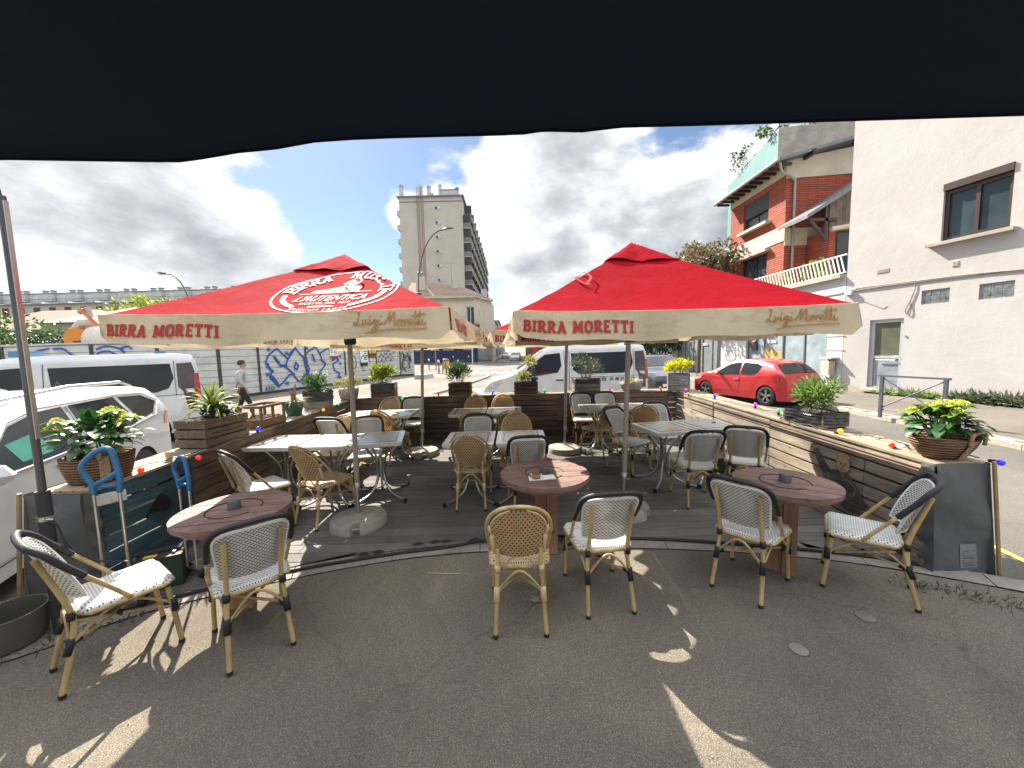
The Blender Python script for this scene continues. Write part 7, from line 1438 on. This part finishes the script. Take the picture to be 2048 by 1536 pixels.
# yucca crate
CRW = m_wood('old_crate_wood', (.23, .16, .11), (.10, .07, .05), 'X', isl=.2); CRWD = m_wood('dark_crate_wood', (.13, .08, .06), (.05, .032, .025), 'X', isl=.25); CRWG = m_wood('grey_crate_wood', (.26, .22, .18), (.12, .10, .085), 'X', isl=.2); PLB = mat('black_plastic_film', (.022, .023, .026), .28, var=.3, scale=6, bump=.9, bscale=9, dist=.02)
y1 = pot_thing('crate_planter', (-3.33, 4.12, FT(4.1) + .025), 84, 'wooden crate with a spiky striped yucca on the left shelf')
crate_mesh(y1, .56, .36, .30, CRW, 3); m = MB(); m.box((0, 0, .17), (.52, .32, .22)); m.build('liner', PLB, y1); soil(y1, .52, .32, .285)
m = MB(); rnd = random.Random(8)
for k in range(16): m.box((-.2 + k * .026, -.1825, .145), (.013, .002, .025 * rnd.uniform(.6, 1.0)))
m.build('stamped_print', mat('faded_print', (.05, .045, .04), .9), y1)
YUC = leafmat('yucca_leaf', (.20, .26, .05), (.08, .14, .03), .35, .4); YUE = leafmat('yucca_edge', (.50, .48, .14), (.42, .42, .10), .35)
def sword(mb, me_, p, d, L, W, droop):
    d = d.normalized(); hd = Vector((d.x, d.y, 0)); hd = hd.normalized() if hd.length > .01 else Vector((1, 0, 0)); r_ = hd.cross(Vector((0, 0, 1))).normalized(); pts = []; q = p.copy(); dd = d.copy()
    for k in range(9): pts.append(q.copy()); dd = (dd + Vector((0, 0, -droop * .14 * (k / 4)))).normalized(); q = q + dd * L / 8
    ws = [W * w_ for w_ in (.75, .9, 1, 1, .92, .8, .6, .35, .03)]; fold = Vector((0, 0, W * .25)); vs = []; vs2 = []
    for pt, w_ in zip(pts, ws): vs += [pt - r_ * w_ * .5 + fold * (w_ / W), pt, pt + r_ * w_ * .5 + fold * (w_ / W)]; vs2 += [pt - r_ * w_ * .5 + fold * (w_ / W) * 1.05, pt - r_ * w_ * .34 + fold * .8 * (w_ / W), pt + r_ * w_ * .34 + fold * .8 * (w_ / W), pt + r_ * w_ * .5 + fold * 1.05 * (w_ / W)]
    mb.add(vs, [f for i in range(8) for f in ((i * 3, i * 3 + 1, i * 3 + 4, i * 3 + 3), (i * 3 + 1, i * 3 + 2, i * 3 + 5, i * 3 + 4))])
    me_.add([v + Vector((0, 0, .0015)) for v in vs2], [f for i in range(8) for f in ((i * 4, i * 4 + 1, i * 4 + 5, i * 4 + 4), (i * 4 + 2, i * 4 + 3, i * 4 + 7, i * 4 + 6))])
m = MB(); me2 = MB(); rnd = random.Random(4)
for k in range(46):
    a = k * 2.4; el = 1.45 - k * .030; sword(m, me2, Vector((0, 0, .36 + .07 * (1 - k / 46))), Vector((math.cos(a) * math.cos(el), math.sin(a) * math.cos(el), math.sin(el))), rnd.uniform(.30, .42) * (.75 + .3 * k / 46), .028, .45 + .04 * k)
m.build('leaves', YUC, y1, smooth='all'); me2.build('leaf_edges', YUE, y1, smooth='all'); m = MB(); m.tube([(0, 0, .27), (0, 0, .42)], .025, 8); m.build('stem', BARK, y1); bush(y1, (.03, 0, .33), .14, 160, .08, LV_D, 31, .5, 0)
# open bottle crate
o = empty('bottle_crate', (-3.36, 5.0, FT(5.0) + .025), R(86), 'empty brown wooden bottle crate with a raised frame beside the yucca', 'crate'); CRB = m_wood('red_crate_wood', (.27, .16, .09), (.13, .075, .045), 'X', isl=.15)
m = MB()
for s in (-1, 1): m.box((0, s * .15, .06), (.46, .014, .11)); m.box((s * .23, 0, .06), (.014, .29, .11)); m.box((0, s * .15, .275), (.46, .02, .035)); m.box((s * .23, 0, .275), (.02, .28, .035))
m.box((0, 0, .01), (.44, .28, .012)); m.build('box', CRB, o); m = MB()
for sx in (-1, 0, 1):
    for sy in (-1, 1): m.box((sx * .215, sy * .14, .15), (.035, .02, .28))
m.build_each('upright', CRB, o); m = MB()
for k in range(3): m.box((0, -.07 + k * .07, .09), (.43, .006, .07))
for k in range(5): m.box((-.15 + k * .075, 0, .091), (.006, .27, .07))
m.build('divider', CRB, o)
# green pot
o = pot_thing('plant_pot', (-3.36, 5.72, FT(5.7) + .025), 0, 'dark green plastic pot with dry stalks and trailing grass on the left shelf'); m = MB(); m.lathe([(0, 0), (.10, 0), (.105, .02), (.135, .17), (.15, .17), (.155, .21), (.14, .21), (.13, .185), (0, .185)], 32); m.build('pot', mat('green_plastic', (.012, .075, .05), .4, var=.15), o, smooth=30)
m = MB(); rnd = random.Random(6)
for k in range(5): a = rnd.uniform(0, 6.28); m.tube([(.02 * math.cos(a), .02 * math.sin(a), .18), (.03 * math.cos(a), .03 * math.sin(a), .30), (.05 * math.cos(a), .05 * math.sin(a), .36 + .03 * k)], [.014, .012, .006], 6)
m.build('dry_stalks', mat('dry_stalk', (.20, .13, .10), .9, var=.3), o); m = MB()
for k in range(150): a = rnd.uniform(-.8, 1.2) if k % 3 else rnd.uniform(0, 6.28); leaf_quad(m, Vector((.05 * math.cos(a), .05 * math.sin(a), .19)), Vector((math.cos(a), math.sin(a), rnd.uniform(.1, 1.2))), Vector((0, 0, 1)), rnd.uniform(.06, .22), .008, .5)
m.build('trailing_grass', LV_DRY, o); bush(o, (.03, -.03, .22), .07, 70, .035, LV_Y, 17, .5, 0)
# plastic wrapped pot + white flower plant
def film(o, w_, d_, h, z0, seed, mt=None):
    m = MB()
    def f(u, v):
        a = u * 2 * math.pi; c, s = math.cos(a), math.sin(a); k = 1 / max(abs(c), abs(s)); k = min(k, 1.32); q = 1 + .05 * noise.noise(Vector((c * 3, s * 3, v * 4 + seed))) + .02 * math.sin(v * 22 + a * 2); return Vector((c * k * w_ / 2 * q, s * k * d_ / 2 * q, z0 + h * v + .012 * math.sin(a * 5 + seed) * (1 if v > .8 else .2)))
    m.grid(f, 64, 12); m.build('plastic_wrap', mt or PLB, o, smooth='all')
o = pot_thing('wrapped_planter', (-3.34, 6.42, FT(6.4) + .025), 5, 'planter wrapped in black plastic with a white flowering bush, right of the green pot'); crate_mesh(o, .36, .34, .26, CRWG, 2); film(o, .39, .36, .17, .12, 2); soil(o, .32, .3, .26); bush(o, (0, 0, .38), .22, 700, .055, LV_G, 21, .95); bush(o, (0, 0, .47), .2, 90, .03, mat('white_petals', (.7, .7, .62), .7), 22, .9, 0, .8, 'flowers')
o = pot_thing('round_planter', (-3.22, 7.35, FT(7.3) + .025), 0, 'round grey wicker-like pot with a pale succulent in the left corner'); m = MB(); m.lathe([(0, 0), (.12, 0), (.16, .02), (.185, .16), (.19, .22), (.17, .22), (0, .2)], 32); m.build('pot', mat('grey_pot', (.24, .21, .18), .9, var=.35, scale=18, bump=.7), o, smooth='all'); bush(o, (0, 0, .31), .24, 700, .05, leafmat('pale_succulent', (.34, .33, .14), (.20, .17, .08), .3), 23, .7, 9, .5)
o = pot_thing('crate_planter', (-2.62, 7.66, FT(7.5) + .025), 4, 'dark grey crate with a bright yellow-green bush near the back left corner'); crate_mesh(o, .46, .32, .27, CRWD, 3); film(o, .47, .335, .13, .145, 5); soil(o, .42, .28, .265); bush(o, (-.02, 0, .43), .30, 1300, .075, LV_Y, 24, .75, 8, lobes=12, hollow=.1)
o = pot_thing('crate_planter', (-1.06, 7.67, FT(7.5) + .025), 0, 'brown crate with an upright narrow-leaved oleander on the back fence'); crate_mesh(o, .45, .32, .26, CRWD, 3); soil(o, .42, .28, .25); bush(o, (0, 0, .44), .22, 800, .11, leafmat('oleander_leaf', (.07, .13, .035), (.025, .055, .02), .25), 25, 1.25, 8, .16, up=.9)
o = pot_thing('crate_planter', (.28, 7.67, FT(7.5) + .025), 0, 'brown crate with low variegated shrub, tall yellow stem and blue pot'); crate_mesh(o, .48, .32, .25, CRWD, 3); soil(o, .44, .28, .24); bush(o, (-.10, 0, .32), .21, 700, .05, leafmat('variegated_leaf', (.38, .36, .14), (.14, .16, .05), .3), 26, .6); bush(o, (.12, .02, .62), .15, 260, .06, leafmat('yellow_top_leaf', (.42, .36, .05), (.15, .17, .04), .35), 27, 1.1, 6); m = MB(); m.lathe([(.05, 0), (.065, .09), (.055, .09)], 12, c=(.17, -.03, .24)); m.box((.21, -.05, .30), (.09, .02, .05), M=Matrix.Rotation(.5, 4, 'Y')); m.build('blue_pot', mat('blue_plastic', (.02, .06, .3), .4), o)
o = pot_thing('crate_planter', (1.52, 7.67, FT(7.5) + .025), 0, 'grey-brown crate with an airy olive-grey shrub carrying a white tag'); crate_mesh(o, .52, .33, .27, CRWG, 3); film(o, .53, .34, .09, .18, 7); soil(o, .48, .3, .26); bush(o, (0, 0, .50), .30, 900, .085, LV_O, 28, 1.1, 12, .14, up=.7); m = MB(); m.box((-.05, -.2, .5), (.055, .004, .09)); m.build('plant_tag', SGN, o)
o = pot_thing('sack_planter', (2.45, 7.64, FT(7.5) + .025), 0, 'grey slumped cloth planter with dry straw coloured grass behind the front right parasol pole'); m = MB(); m.lathe([(0, 0), (.14, 0), (.17, .05), (.19, .14), (.20, .19), (.18, .19), (0, .17)], 32, fn=lambda v, a: Vector((v.x * (1.2 + .05 * math.sin(a * 5)), v.y, v.z * (1 + .15 * math.cos(a))))); m.build('pot', mat('grey_cloth', (.25, .23, .2), .9, var=.2, scale=7, bump=.8, dist=.03), o, smooth='all'); m = MB(); rnd = random.Random(12)
for k in range(260): a = rnd.uniform(0, 6.28); leaf_quad(m, Vector((.09 * math.cos(a), .09 * math.sin(a), .17)), Vector((math.cos(a), math.sin(a), rnd.uniform(.3, 1.5))), Vector((0, 0, 1)), rnd.uniform(.08, .18), .008, .4)
m.build('dry_grass', LV_DRY, o)
o = pot_thing('wrapped_planter', (3.36, 7.55, FT(7.5) + .025), -20, 'crate half covered in plastic with a vivid yellow shrub at the back right corner'); crate_mesh(o, .40, .40, .34, CRWG, 2, mt2=CRWD); film(o, .38, .42, .2, .12, 9, mat('silver_film', (.16, .165, .17), .25, var=.4, scale=5, bump=.9, dist=.02)); soil(o, .36, .36, .33); bush(o, (0, 0, .44), .27, 1100, .085, LV_BY, 29, .6, 8, .25, lobes=12, hollow=.1)
o = pot_thing('crate_planter', (3.49, 4.28, FT(4.2) + .03), -82, 'black plastic wrapped crate with a fresh green bush on the right shelf'); crate_mesh(o, .50, .34, .15, CRWG, 1); film(o, .515, .36, .13, .035, 11); soil(o, .46, .3, .13); bush(o, (0, 0, .30), .25, 1100, .07, LV_M, 30, .9, 10, .32, lobes=12, hollow=.1)
o = pot_thing('plant_pot', (-3.36, 2.32, 0.0), 0, 'empty round grey-green plant pot standing on the ground at the left edge'); m = MB(); m.lathe([(0, 0), (.15, 0), (.17, .02), (.185, .14), (.19, .225), (.18, .225), (.17, .03), (0, .03)], 40); m.build('pot', mat('olive_pot', (.085, .083, .062), .55, var=.12), o, smooth=30)
# flower head in a dark pot under the shelf by the right tables
m = MB(); m.box((2.95, 5.25, DK(5.2) + .12), (.34, .22, .2)); o = m.build('low_trough', CPLAST); tag(o, 'black trough on the deck behind the right-hand chairs', 'trough')
# ---------------- string of coloured bulbs ----------------
def lampmat(n, c):
    b = NB(n); b.col(c); b.b.inputs['Roughness'].default_value = .25; b.b.inputs['Emission Color'].default_value = (*c, 1); b.b.inputs['Emission Strength'].default_value = .25; return b.m
BC = {'red': lampmat('bulb_red', (.75, .02, .02)), 'blue': lampmat('bulb_blue', (.02, .02, .8)), 'green': lampmat('bulb_green', (.01, .5, .12)), 'orange': lampmat('bulb_orange', (.85, .35, .01)), 'magenta': lampmat('bulb_magenta', (.5, .02, .55))}
CABM = mat('black_cable', (.015, .015, .016), .6)
def lights(label, pts, bulbs):
    o = empty('string_lights', (0, 0, 0), 0, label, 'string lights'); cab = []; rnd = random.Random(len(pts))
    for a, b in zip(pts, pts[1:]):
        for k in range(6): t = k / 6; p = Vector(a).lerp(Vector(b), t); cab.append(p + Vector((rnd.uniform(-.03, .03), rnd.uniform(-.03, .03), .008 + .012 * math.sin(t * 6.28) ** 2)))
    cab.append(Vector(pts[-1])); m = MB(); m.tube(catmull(cab, 3), .005, 5); m.build('cable', CABM, o)
    for (x, y, z, c, d) in bulbs:
        p = Vector((x, y, z)); d = Vector(d).normalized(); q = Vector((0, 0, 1)).rotation_difference(d).to_matrix().to_4x4(); m = MB(); m.lathe([(0, -.01), (.014, -.01), (.016, .028), (.012, .032)], 10, c=p, M=q); so = m.build('socket', CABM, o); m = MB(); m.lathe([(.011, .03), (.018, .036), (.0235, .05), (.0235, .058), (.018, .072), (.008, .079), (0, .08)], 14, c=p, M=q); m.build('bulb', BC[c], so, smooth='all')
S = lambda y: FT(y) + .032
lights('left string of coloured bulbs lying along the left fence shelf', [(-3.22, 2.75, S(2.8)), (-3.3, 3.2, S(3.2)), (-3.16, 3.5, S(3.5)), (-3.12, 4.3, S(4.3)), (-3.15, 4.65, S(4.6)), (-3.2, 5.4, S(5.4)), (-3.12, 6.2, S(6.2)), (-3.1, 6.9, S(6.9)), (-2.7, 7.45, S(7.5))],
       [(-3.20, 3.14, S(3.1), 'red', (.6, -.5, .25)), (-3.14, 3.62, S(3.6) - .03, 'red', (.9, -.3, .0)), (-3.15, 4.56, S(4.5), 'blue', (.4, -.3, .8)), (-3.10, 6.02, S(6.0), 'orange', (.8, -.4, .3)), (-3.12, 6.6, S(6.6), 'green', (.7, -.4, .3)), (-3.08, 7.2, S(7.2), 'magenta', (.5, -.5, .5)), (-2.2, 7.45, S(7.5) - .03, 'green', (.2, -1, .1))])
lights('back string of coloured bulbs along the back fence shelf', [(-2.3, 7.5, S(7.5)), (-1.75, 7.6, S(7.5)), (-1.4, 7.53, S(7.5)), (-1.0, 7.47, S(7.5) + .1), (-.7, 7.5, S(7.5)), (0, 7.55, S(7.5)), (.8, 7.6, S(7.5)), (1.5, 7.48, S(7.5)), (2.0, 7.52, S(7.5)), (2.6, 7.45, S(7.4))],
       [(-1.50, 7.56, S(7.5), 'red', (0, 0, 1)), (-.80, 7.47, S(7.5) - .02, 'orange', (.1, -1, .6)), (-.40, 7.54, S(7.5), 'blue', (.2, -.4, .8)), (.66, 7.57, S(7.5), 'green', (0, 0, 1)), (1.10, 7.57, S(7.5), 'orange', (0, 0, 1)), (1.95, 7.5, S(7.5), 'magenta', (.3, -.3, .8))])
lights('right string of coloured bulbs along the right fence shelf', [(2.7, 7.45, S(7.4)), (3.25, 7.0, S(7)), (3.36, 6.2, S(6.2)), (3.5, 5.4, S(5.4)), (3.5, 4.9, S(4.9)), (3.3, 4.55, S(4.5)), (3.32, 4.0, S(4.0)), (3.5, 3.8, S(3.8)), (3.6, 3.4, S(3.4)), (3.45, 3.2, S(3.2)), (3.75, 2.95, S(2.9))],
       [(2.92, 7.3, S(7.3) + .02, 'red', (-.3, 0, .8)), (3.26, 7.0, S(7.0) + .01, 'magenta', (.1, 0, 1)), (3.40, 6.25, S(6.2), 'blue', (0, 0, 1)), (3.50, 5.35, S(5.3), 'magenta', (0, 0, 1)), (3.48, 4.85, S(4.85), 'green', (.1, 0, 1)), (3.36, 3.84, S(3.8), 'orange', (.1, -.6, .4)), (3.42, 3.30, S(3.3), 'red', (-.6, -.3, .3)), (3.78, 2.90, S(2.9) - .01, 'blue', (.2, -1, .0))])
for (x, y, lb) in ((3.52, 3.62, 'yellow sticky card on the right shelf between the bulbs'), (3.5, 3.34, 'pale orange card on the right shelf left of the basket')):
    m = MB(); m.box((x, y, FT(y) + .028), (.13, .09, .004), rz=.3); o = m.build('paper_card', mat('card_yellow', (.55, .5, .25), .8)); tag(o, lb, 'card')
# paper cup
o = empty('paper_cup', (-3.24, 3.46, FT(3.46) + .025), 0, 'white paper cup standing on the tan shelf left of the yucca crate', 'cup'); m = MB(); m.lathe([(0, .0), (.024, 0), (.034, .075), (.036, .077), (.034, .079), (.022, .005), (0, .005)], 20); m.build('cup', mat('cup_white', (.6, .56, .5), .8, var=.05), o, smooth=40)
# metal pole at the left
o = empty('steel_pole', (-3.13, 2.42, 0), 0, 'tall slim black and steel pole rising at the left edge beside the basket', 'pole'); m = MB(); m.tube([(0, 0, 0), (0, 0, 1.0)], .036, 12); m.build('lower_tube', CPLAST, o); m = MB(); m.tube([(0, 0, 1.0), (0, 0, 2.88)], .021, 12); m.build('shaft', mat('pole_steel_dark', (.10, .10, .105), .35, .7, .2, aniso=(1, 1, .2)), o, smooth=True); m = MB(); m.box((.022, 0, 2.1), (.006, .025, 1.5)); m.build('side_rail', CHR, o); m = MB(); m.tube([(0, 0, .80), (0, 0, .83)], .040, 12); m.tube([(.0, -.03, .815), (.09, -.03, .815)], .008, 5); m.build('clamp', CHR, o); m = MB(); m.tube(catmull([(0, 0, 2.88), (-.02, 0, 2.95), (-.10, 0, 2.99)], 4), .006, 5); m.tube(catmull([(.03, -.03, .82), (.10, -.03, .78), (.16, -.03, .62), (.26, .02, .5), (.4, .1, .44)], 5), .007, 5); m.build('cable', CABM, o)
m = MB(); m.box((0, 0, 0), (.16, .05, .075)); m.box((.03, -.03, 0), (.06, .02, .05)); o = m.build('power_socket', mat('socket_white', (.5, .49, .45), .5), loc=(-3.10, 2.80, .80), rz=.9); tag(o, 'white plastic power socket box on the blue fence behind the trolley handle', 'socket')
# ---------------- blue handled trolleys and battery ----------------
BPL = mat('blue_plastic_handle', (.02, .11, .25), .4, var=.12, scale=8)
def trolley(loc, rz, label):
    o = empty('hand_trolley', loc, R(rz), label, 'trolley', 'folding hand trolleys with blue handles'); m = MB()
    for s in (-1, 1): m.tube([(s * .075, 0, .10), (s * .075, 0, .95)], .011, 10)
    m.build_each('chrome_post', CHR, o, smooth=True); m = MB(); m.tube(catmull([(-.075, 0, .90), (-.08, 0, .98), (-.12, 0, 1.07), (-.11, 0, 1.13), (-.04, 0, 1.20), (.02, 0, 1.225), (.055, 0, 1.20), (.075, 0, 1.10), (.085, 0, 1.0), (.075, 0, .90)], 5), .019, 10); m.tube(catmull([(-.075, 0, .96), (-.03, 0, .985), (.02, 0, 1.01), (.08, 0, 1.05)], 4), .017, 10); m.tube([(-.075, 0, .95), (.075, 0, .95)], .014, 8)
    m.build('handle', BPL, o, smooth='all'); m = MB()
    for s in (-1, 1): m.lathe([(.0, -.02), (.05, -.02), (.055, 0), (.05, .02), (0, .02)], 20, c=(s * .13, .03, .055), M=Matrix.Rotation(R(90), 4, 'Y'))
    m.build_each('wheel', RUB, o, smooth=30); m = MB(); m.tube([(-.13, .03, .055), (.13, .03, .055)], .008, 6); m.build('axle', CHR, o)
    m = MB(); L_ = .42; W_2 = .17
    for k in range(13): m.tube([(-W_2, .02 + L_ * k / 12, .07), (W_2, .02 + L_ * k / 12, .07)], .003, 5)
    for k in range(9): m.tube([(-W_2 + 2 * W_2 * k / 8, .02, .073), (-W_2 + 2 * W_2 * k / 8, .02 + L_, .073)], .003, 5)
    for s in (-1, 1): m.tube([(s * W_2, 0, .07), (s * W_2, .02 + L_, .07)], .008, 6)
    m.tube([(-W_2, .02 + L_, .07), (W_2, .02 + L_, .07)], .008, 6); m.build('wire_platform', CHR, o); return o
trolley((-2.93, 2.62, 0), 16, 'blue handled folding trolley leaning by the basket, leftmost one'); t2 = trolley((-2.70, 2.98, .03), -20, 'blue handled folding trolley behind the left drum table'); t2.scale = (.84, .84, .84)
o = empty('car_battery', (-2.92, 2.92, .0), R(28), 'black and green battery box standing on the ground between the two trolleys', 'battery'); BGR = mat('battery_green', (.015, .045, .03), .45, var=.2); m = MB(); m.box((0, 0, .13), (.34, .19, .24)); m.build('case', BGR, o); m = MB(); m.box((0, 0, .262), (.35, .20, .025)); m.box((0, .03, .285), (.30, .06, .02)); m.build('lid', CPLAST, o); m = MB()
for x in (-.12, .12): m.lathe([(0, 0), (.012, 0), (.012, .02), (0, .022)], 10, c=(x, -.05, .275))
m.build_each('terminal', CHR, o); m = MB(); m.box((-.1, -.0975, .15), (.035, .004, .06)); m.box((-.03, -.04, .277), (.08, .05, .004)); m.build('yellow_label', mat('label_yellow', (.55, .42, .05), .6), o)
# ---------------- walking man ----------------
def skinned(name, verts, edges, mt, parent, sub=2, loc=(0, 0, 0)):
    me = bpy.data.meshes.new(name); me.from_pydata([v[:3] for v in verts], edges, []); ob = bpy.data.objects.new(name, me); col.objects.link(ob); sk = ob.modifiers.new('Skin', 'SKIN')
    for k, v in enumerate(verts):
        r_ = v[3]; me.skin_vertices[0].data[k].radius = (r_, v[4] if len(v) > 4 else r_)
    me.skin_vertices[0].data[0].use_root = True; ss = ob.modifiers.new('Sub', 'SUBSURF'); ss.levels = ss.render_levels = sub
    dg = bpy.context.evaluated_depsgraph_get(); me2_ = bpy.data.meshes.new_from_object(ob.evaluated_get(dg)); bpy.data.objects.remove(ob); me2_.name = name; me2_.polygons.foreach_set('use_smooth', [True] * len(me2_.polygons)); me2_.materials.clear(); me2_.materials.append(mt); o = bpy.data.objects.new(name, me2_); col.objects.link(o); o.parent = parent; return o
pn = empty('person', (-8.15, 11.3, 0), R(-52), 'man in a light grey sweatshirt and black trousers walking past the hoarding, seen from behind', 'person')
SKN = mat('skin', (.36, .20, .14), .6, var=.1); HAIR = mat('hair_dark_grey', (.04, .036, .034), .8, var=.4, scale=60); SWT = mat('grey_sweatshirt', (.33, .33, .35), .9, var=.1, scale=8, bump=.4); TRS = mat('black_trousers', (.013, .014, .017), .8, var=.3)
# walking towards local +y
skinned('body', [(0, .02, 1.45, .055), (0, .035, 1.54, .055), (0, .045, 1.62, .085, .095), (0, .055, 1.70, .085, .095), (0, .04, 1.755, .05, .06), (0, .0, 1.25, .08), (.17, .0, 1.42, .04), (.24, -.06, 1.15, .035), (.25, .07, .92, .028), (.255, .10, .85, .032, .02), (-.17, .0, 1.42, .04), (-.23, -.1, 1.15, .035), (-.25, -.14, .93, .028), (-.255, -.13, .86, .032, .02), (0, .14, 1.60, .016), (0, .0, 1.0, .08), (.10, .0, .85, .05), (-.10, .0, .85, .05), (.10, .15, .45, .04), (.10, .22, .08, .035), (.10, .34, .03, .03), (-.10, -.06, .45, .04), (-.10, -.25, .12, .035), (-.10, -.18, .03, .03)],
        [(0, 1), (1, 2), (2, 3), (3, 4), (0, 5), (0, 6), (6, 7), (7, 8), (8, 9), (0, 10), (10, 11), (11, 12), (12, 13), (2, 14), (5, 15), (15, 16), (15, 17), (16, 18), (18, 19), (19, 20), (17, 21), (21, 22), (22, 23)], SKN, pn)
m = MB()
for base, sg in (((.255, .10, .83), 1), ((-.255, -.13, .84), -1)):
    for k, (dx, L_) in enumerate(((-.022, .075), (-.008, .085), (.006, .08), (.02, .065))): m.tube([(base[0] + dx * .3, base[1] + dx, base[2]), (base[0] + dx * .3, base[1] + dx + .012, base[2] - L_ * .55), (base[0] + dx * .3 - sg * .01, base[1] + dx + .022, base[2] - L_)], [.0095, .0085, .007], 7)
    m.tube([(base[0] - sg * .015, base[1] + .03, base[2] + .03), (base[0] - sg * .02, base[1] + .05, base[2] - .005), (base[0] - sg * .018, base[1] + .055, base[2] - .03)], [.011, .01, .008], 7)
m.build('fingers', SKN, pn, smooth='all')
skinned('sweatshirt', [(0, .0, 1.02, .165, .125), (0, -.01, 1.2, .17, .135), (0, .0, 1.36, .17, .12), (0, .015, 1.455, .09, .085), (.175, .0, 1.41, .075), (.24, -.055, 1.17, .062), (.25, .05, .96, .048), (-.175, .0, 1.41, .075), (-.235, -.095, 1.17, .062), (-.25, -.13, .98, .048)], [(0, 1), (1, 2), (2, 3), (2, 4), (4, 5), (5, 6), (2, 7), (7, 8), (8, 9)], SWT, pn)
skinned('trousers', [(0, .0, .98, .15, .115), (0, .0, .90, .15, .12), (.10, .02, .80, .095), (.10, .15, .46, .07), (.10, .20, .14, .058), (-.10, -.01, .80, .095), (-.10, -.05, .46, .07), (-.10, -.22, .18, .058)], [(0, 1), (1, 2), (2, 3), (3, 4), (1, 5), (5, 6), (6, 7)], TRS, pn)
m = MB(); m.lathe([(.02, 0), (.09, .0), (.10, .04), (.09, .09), (.05, .13), (0, .14)], 20, c=(0, .035, 1.65), sx=.95, sy=1.05, fn=lambda v, a: Vector((v.x, v.y - .012, v.z - .035 * (1 if v.y < 0 else 0) * (1 - v.z / .14)))); m.build('hair', HAIR, pn, smooth='all')
m = MB()
for s in (-1, 1): m.lathe([(0, 0), (.022, .004), (.02, .012), (0, .016)], 10, c=(s * .088, .045, 1.63), sx=.6, M=Matrix.Rotation(R(90 * s), 4, 'Y'))
m.build_each('ear', SKN, pn, smooth='all'); m = MB()
for s in (-1, 1): m.lathe([(0, 0), (.009, .002), (0, .005)], 8, c=(s * .033, .128, 1.655), M=Matrix.Rotation(R(-90), 4, 'X'))
m.tube([(-.025, .135, 1.585), (.025, .135, 1.585)], .005, 5); m.build('eyes_and_mouth', HAIR, pn)
m = MB()
for (x, y, z, t) in ((.10, .25, .0, 0), (-.10, -.20, .0, .5)): m.lathe([(0, 0), (.05, 0), (.052, .03), (.045, .07), (0, .1)], 14, c=(x, y, z), sx=.85, sy=2.5)
m.build_each('shoe', CPLAST, pn, smooth='all'); m = MB(); m.box((.02, -.02, 1.43), (.1, .02, .02)); m.box((-.12, -.12, 1.40), (.06, .03, .05)); m.build('shoulder_clip', SGN, pn)
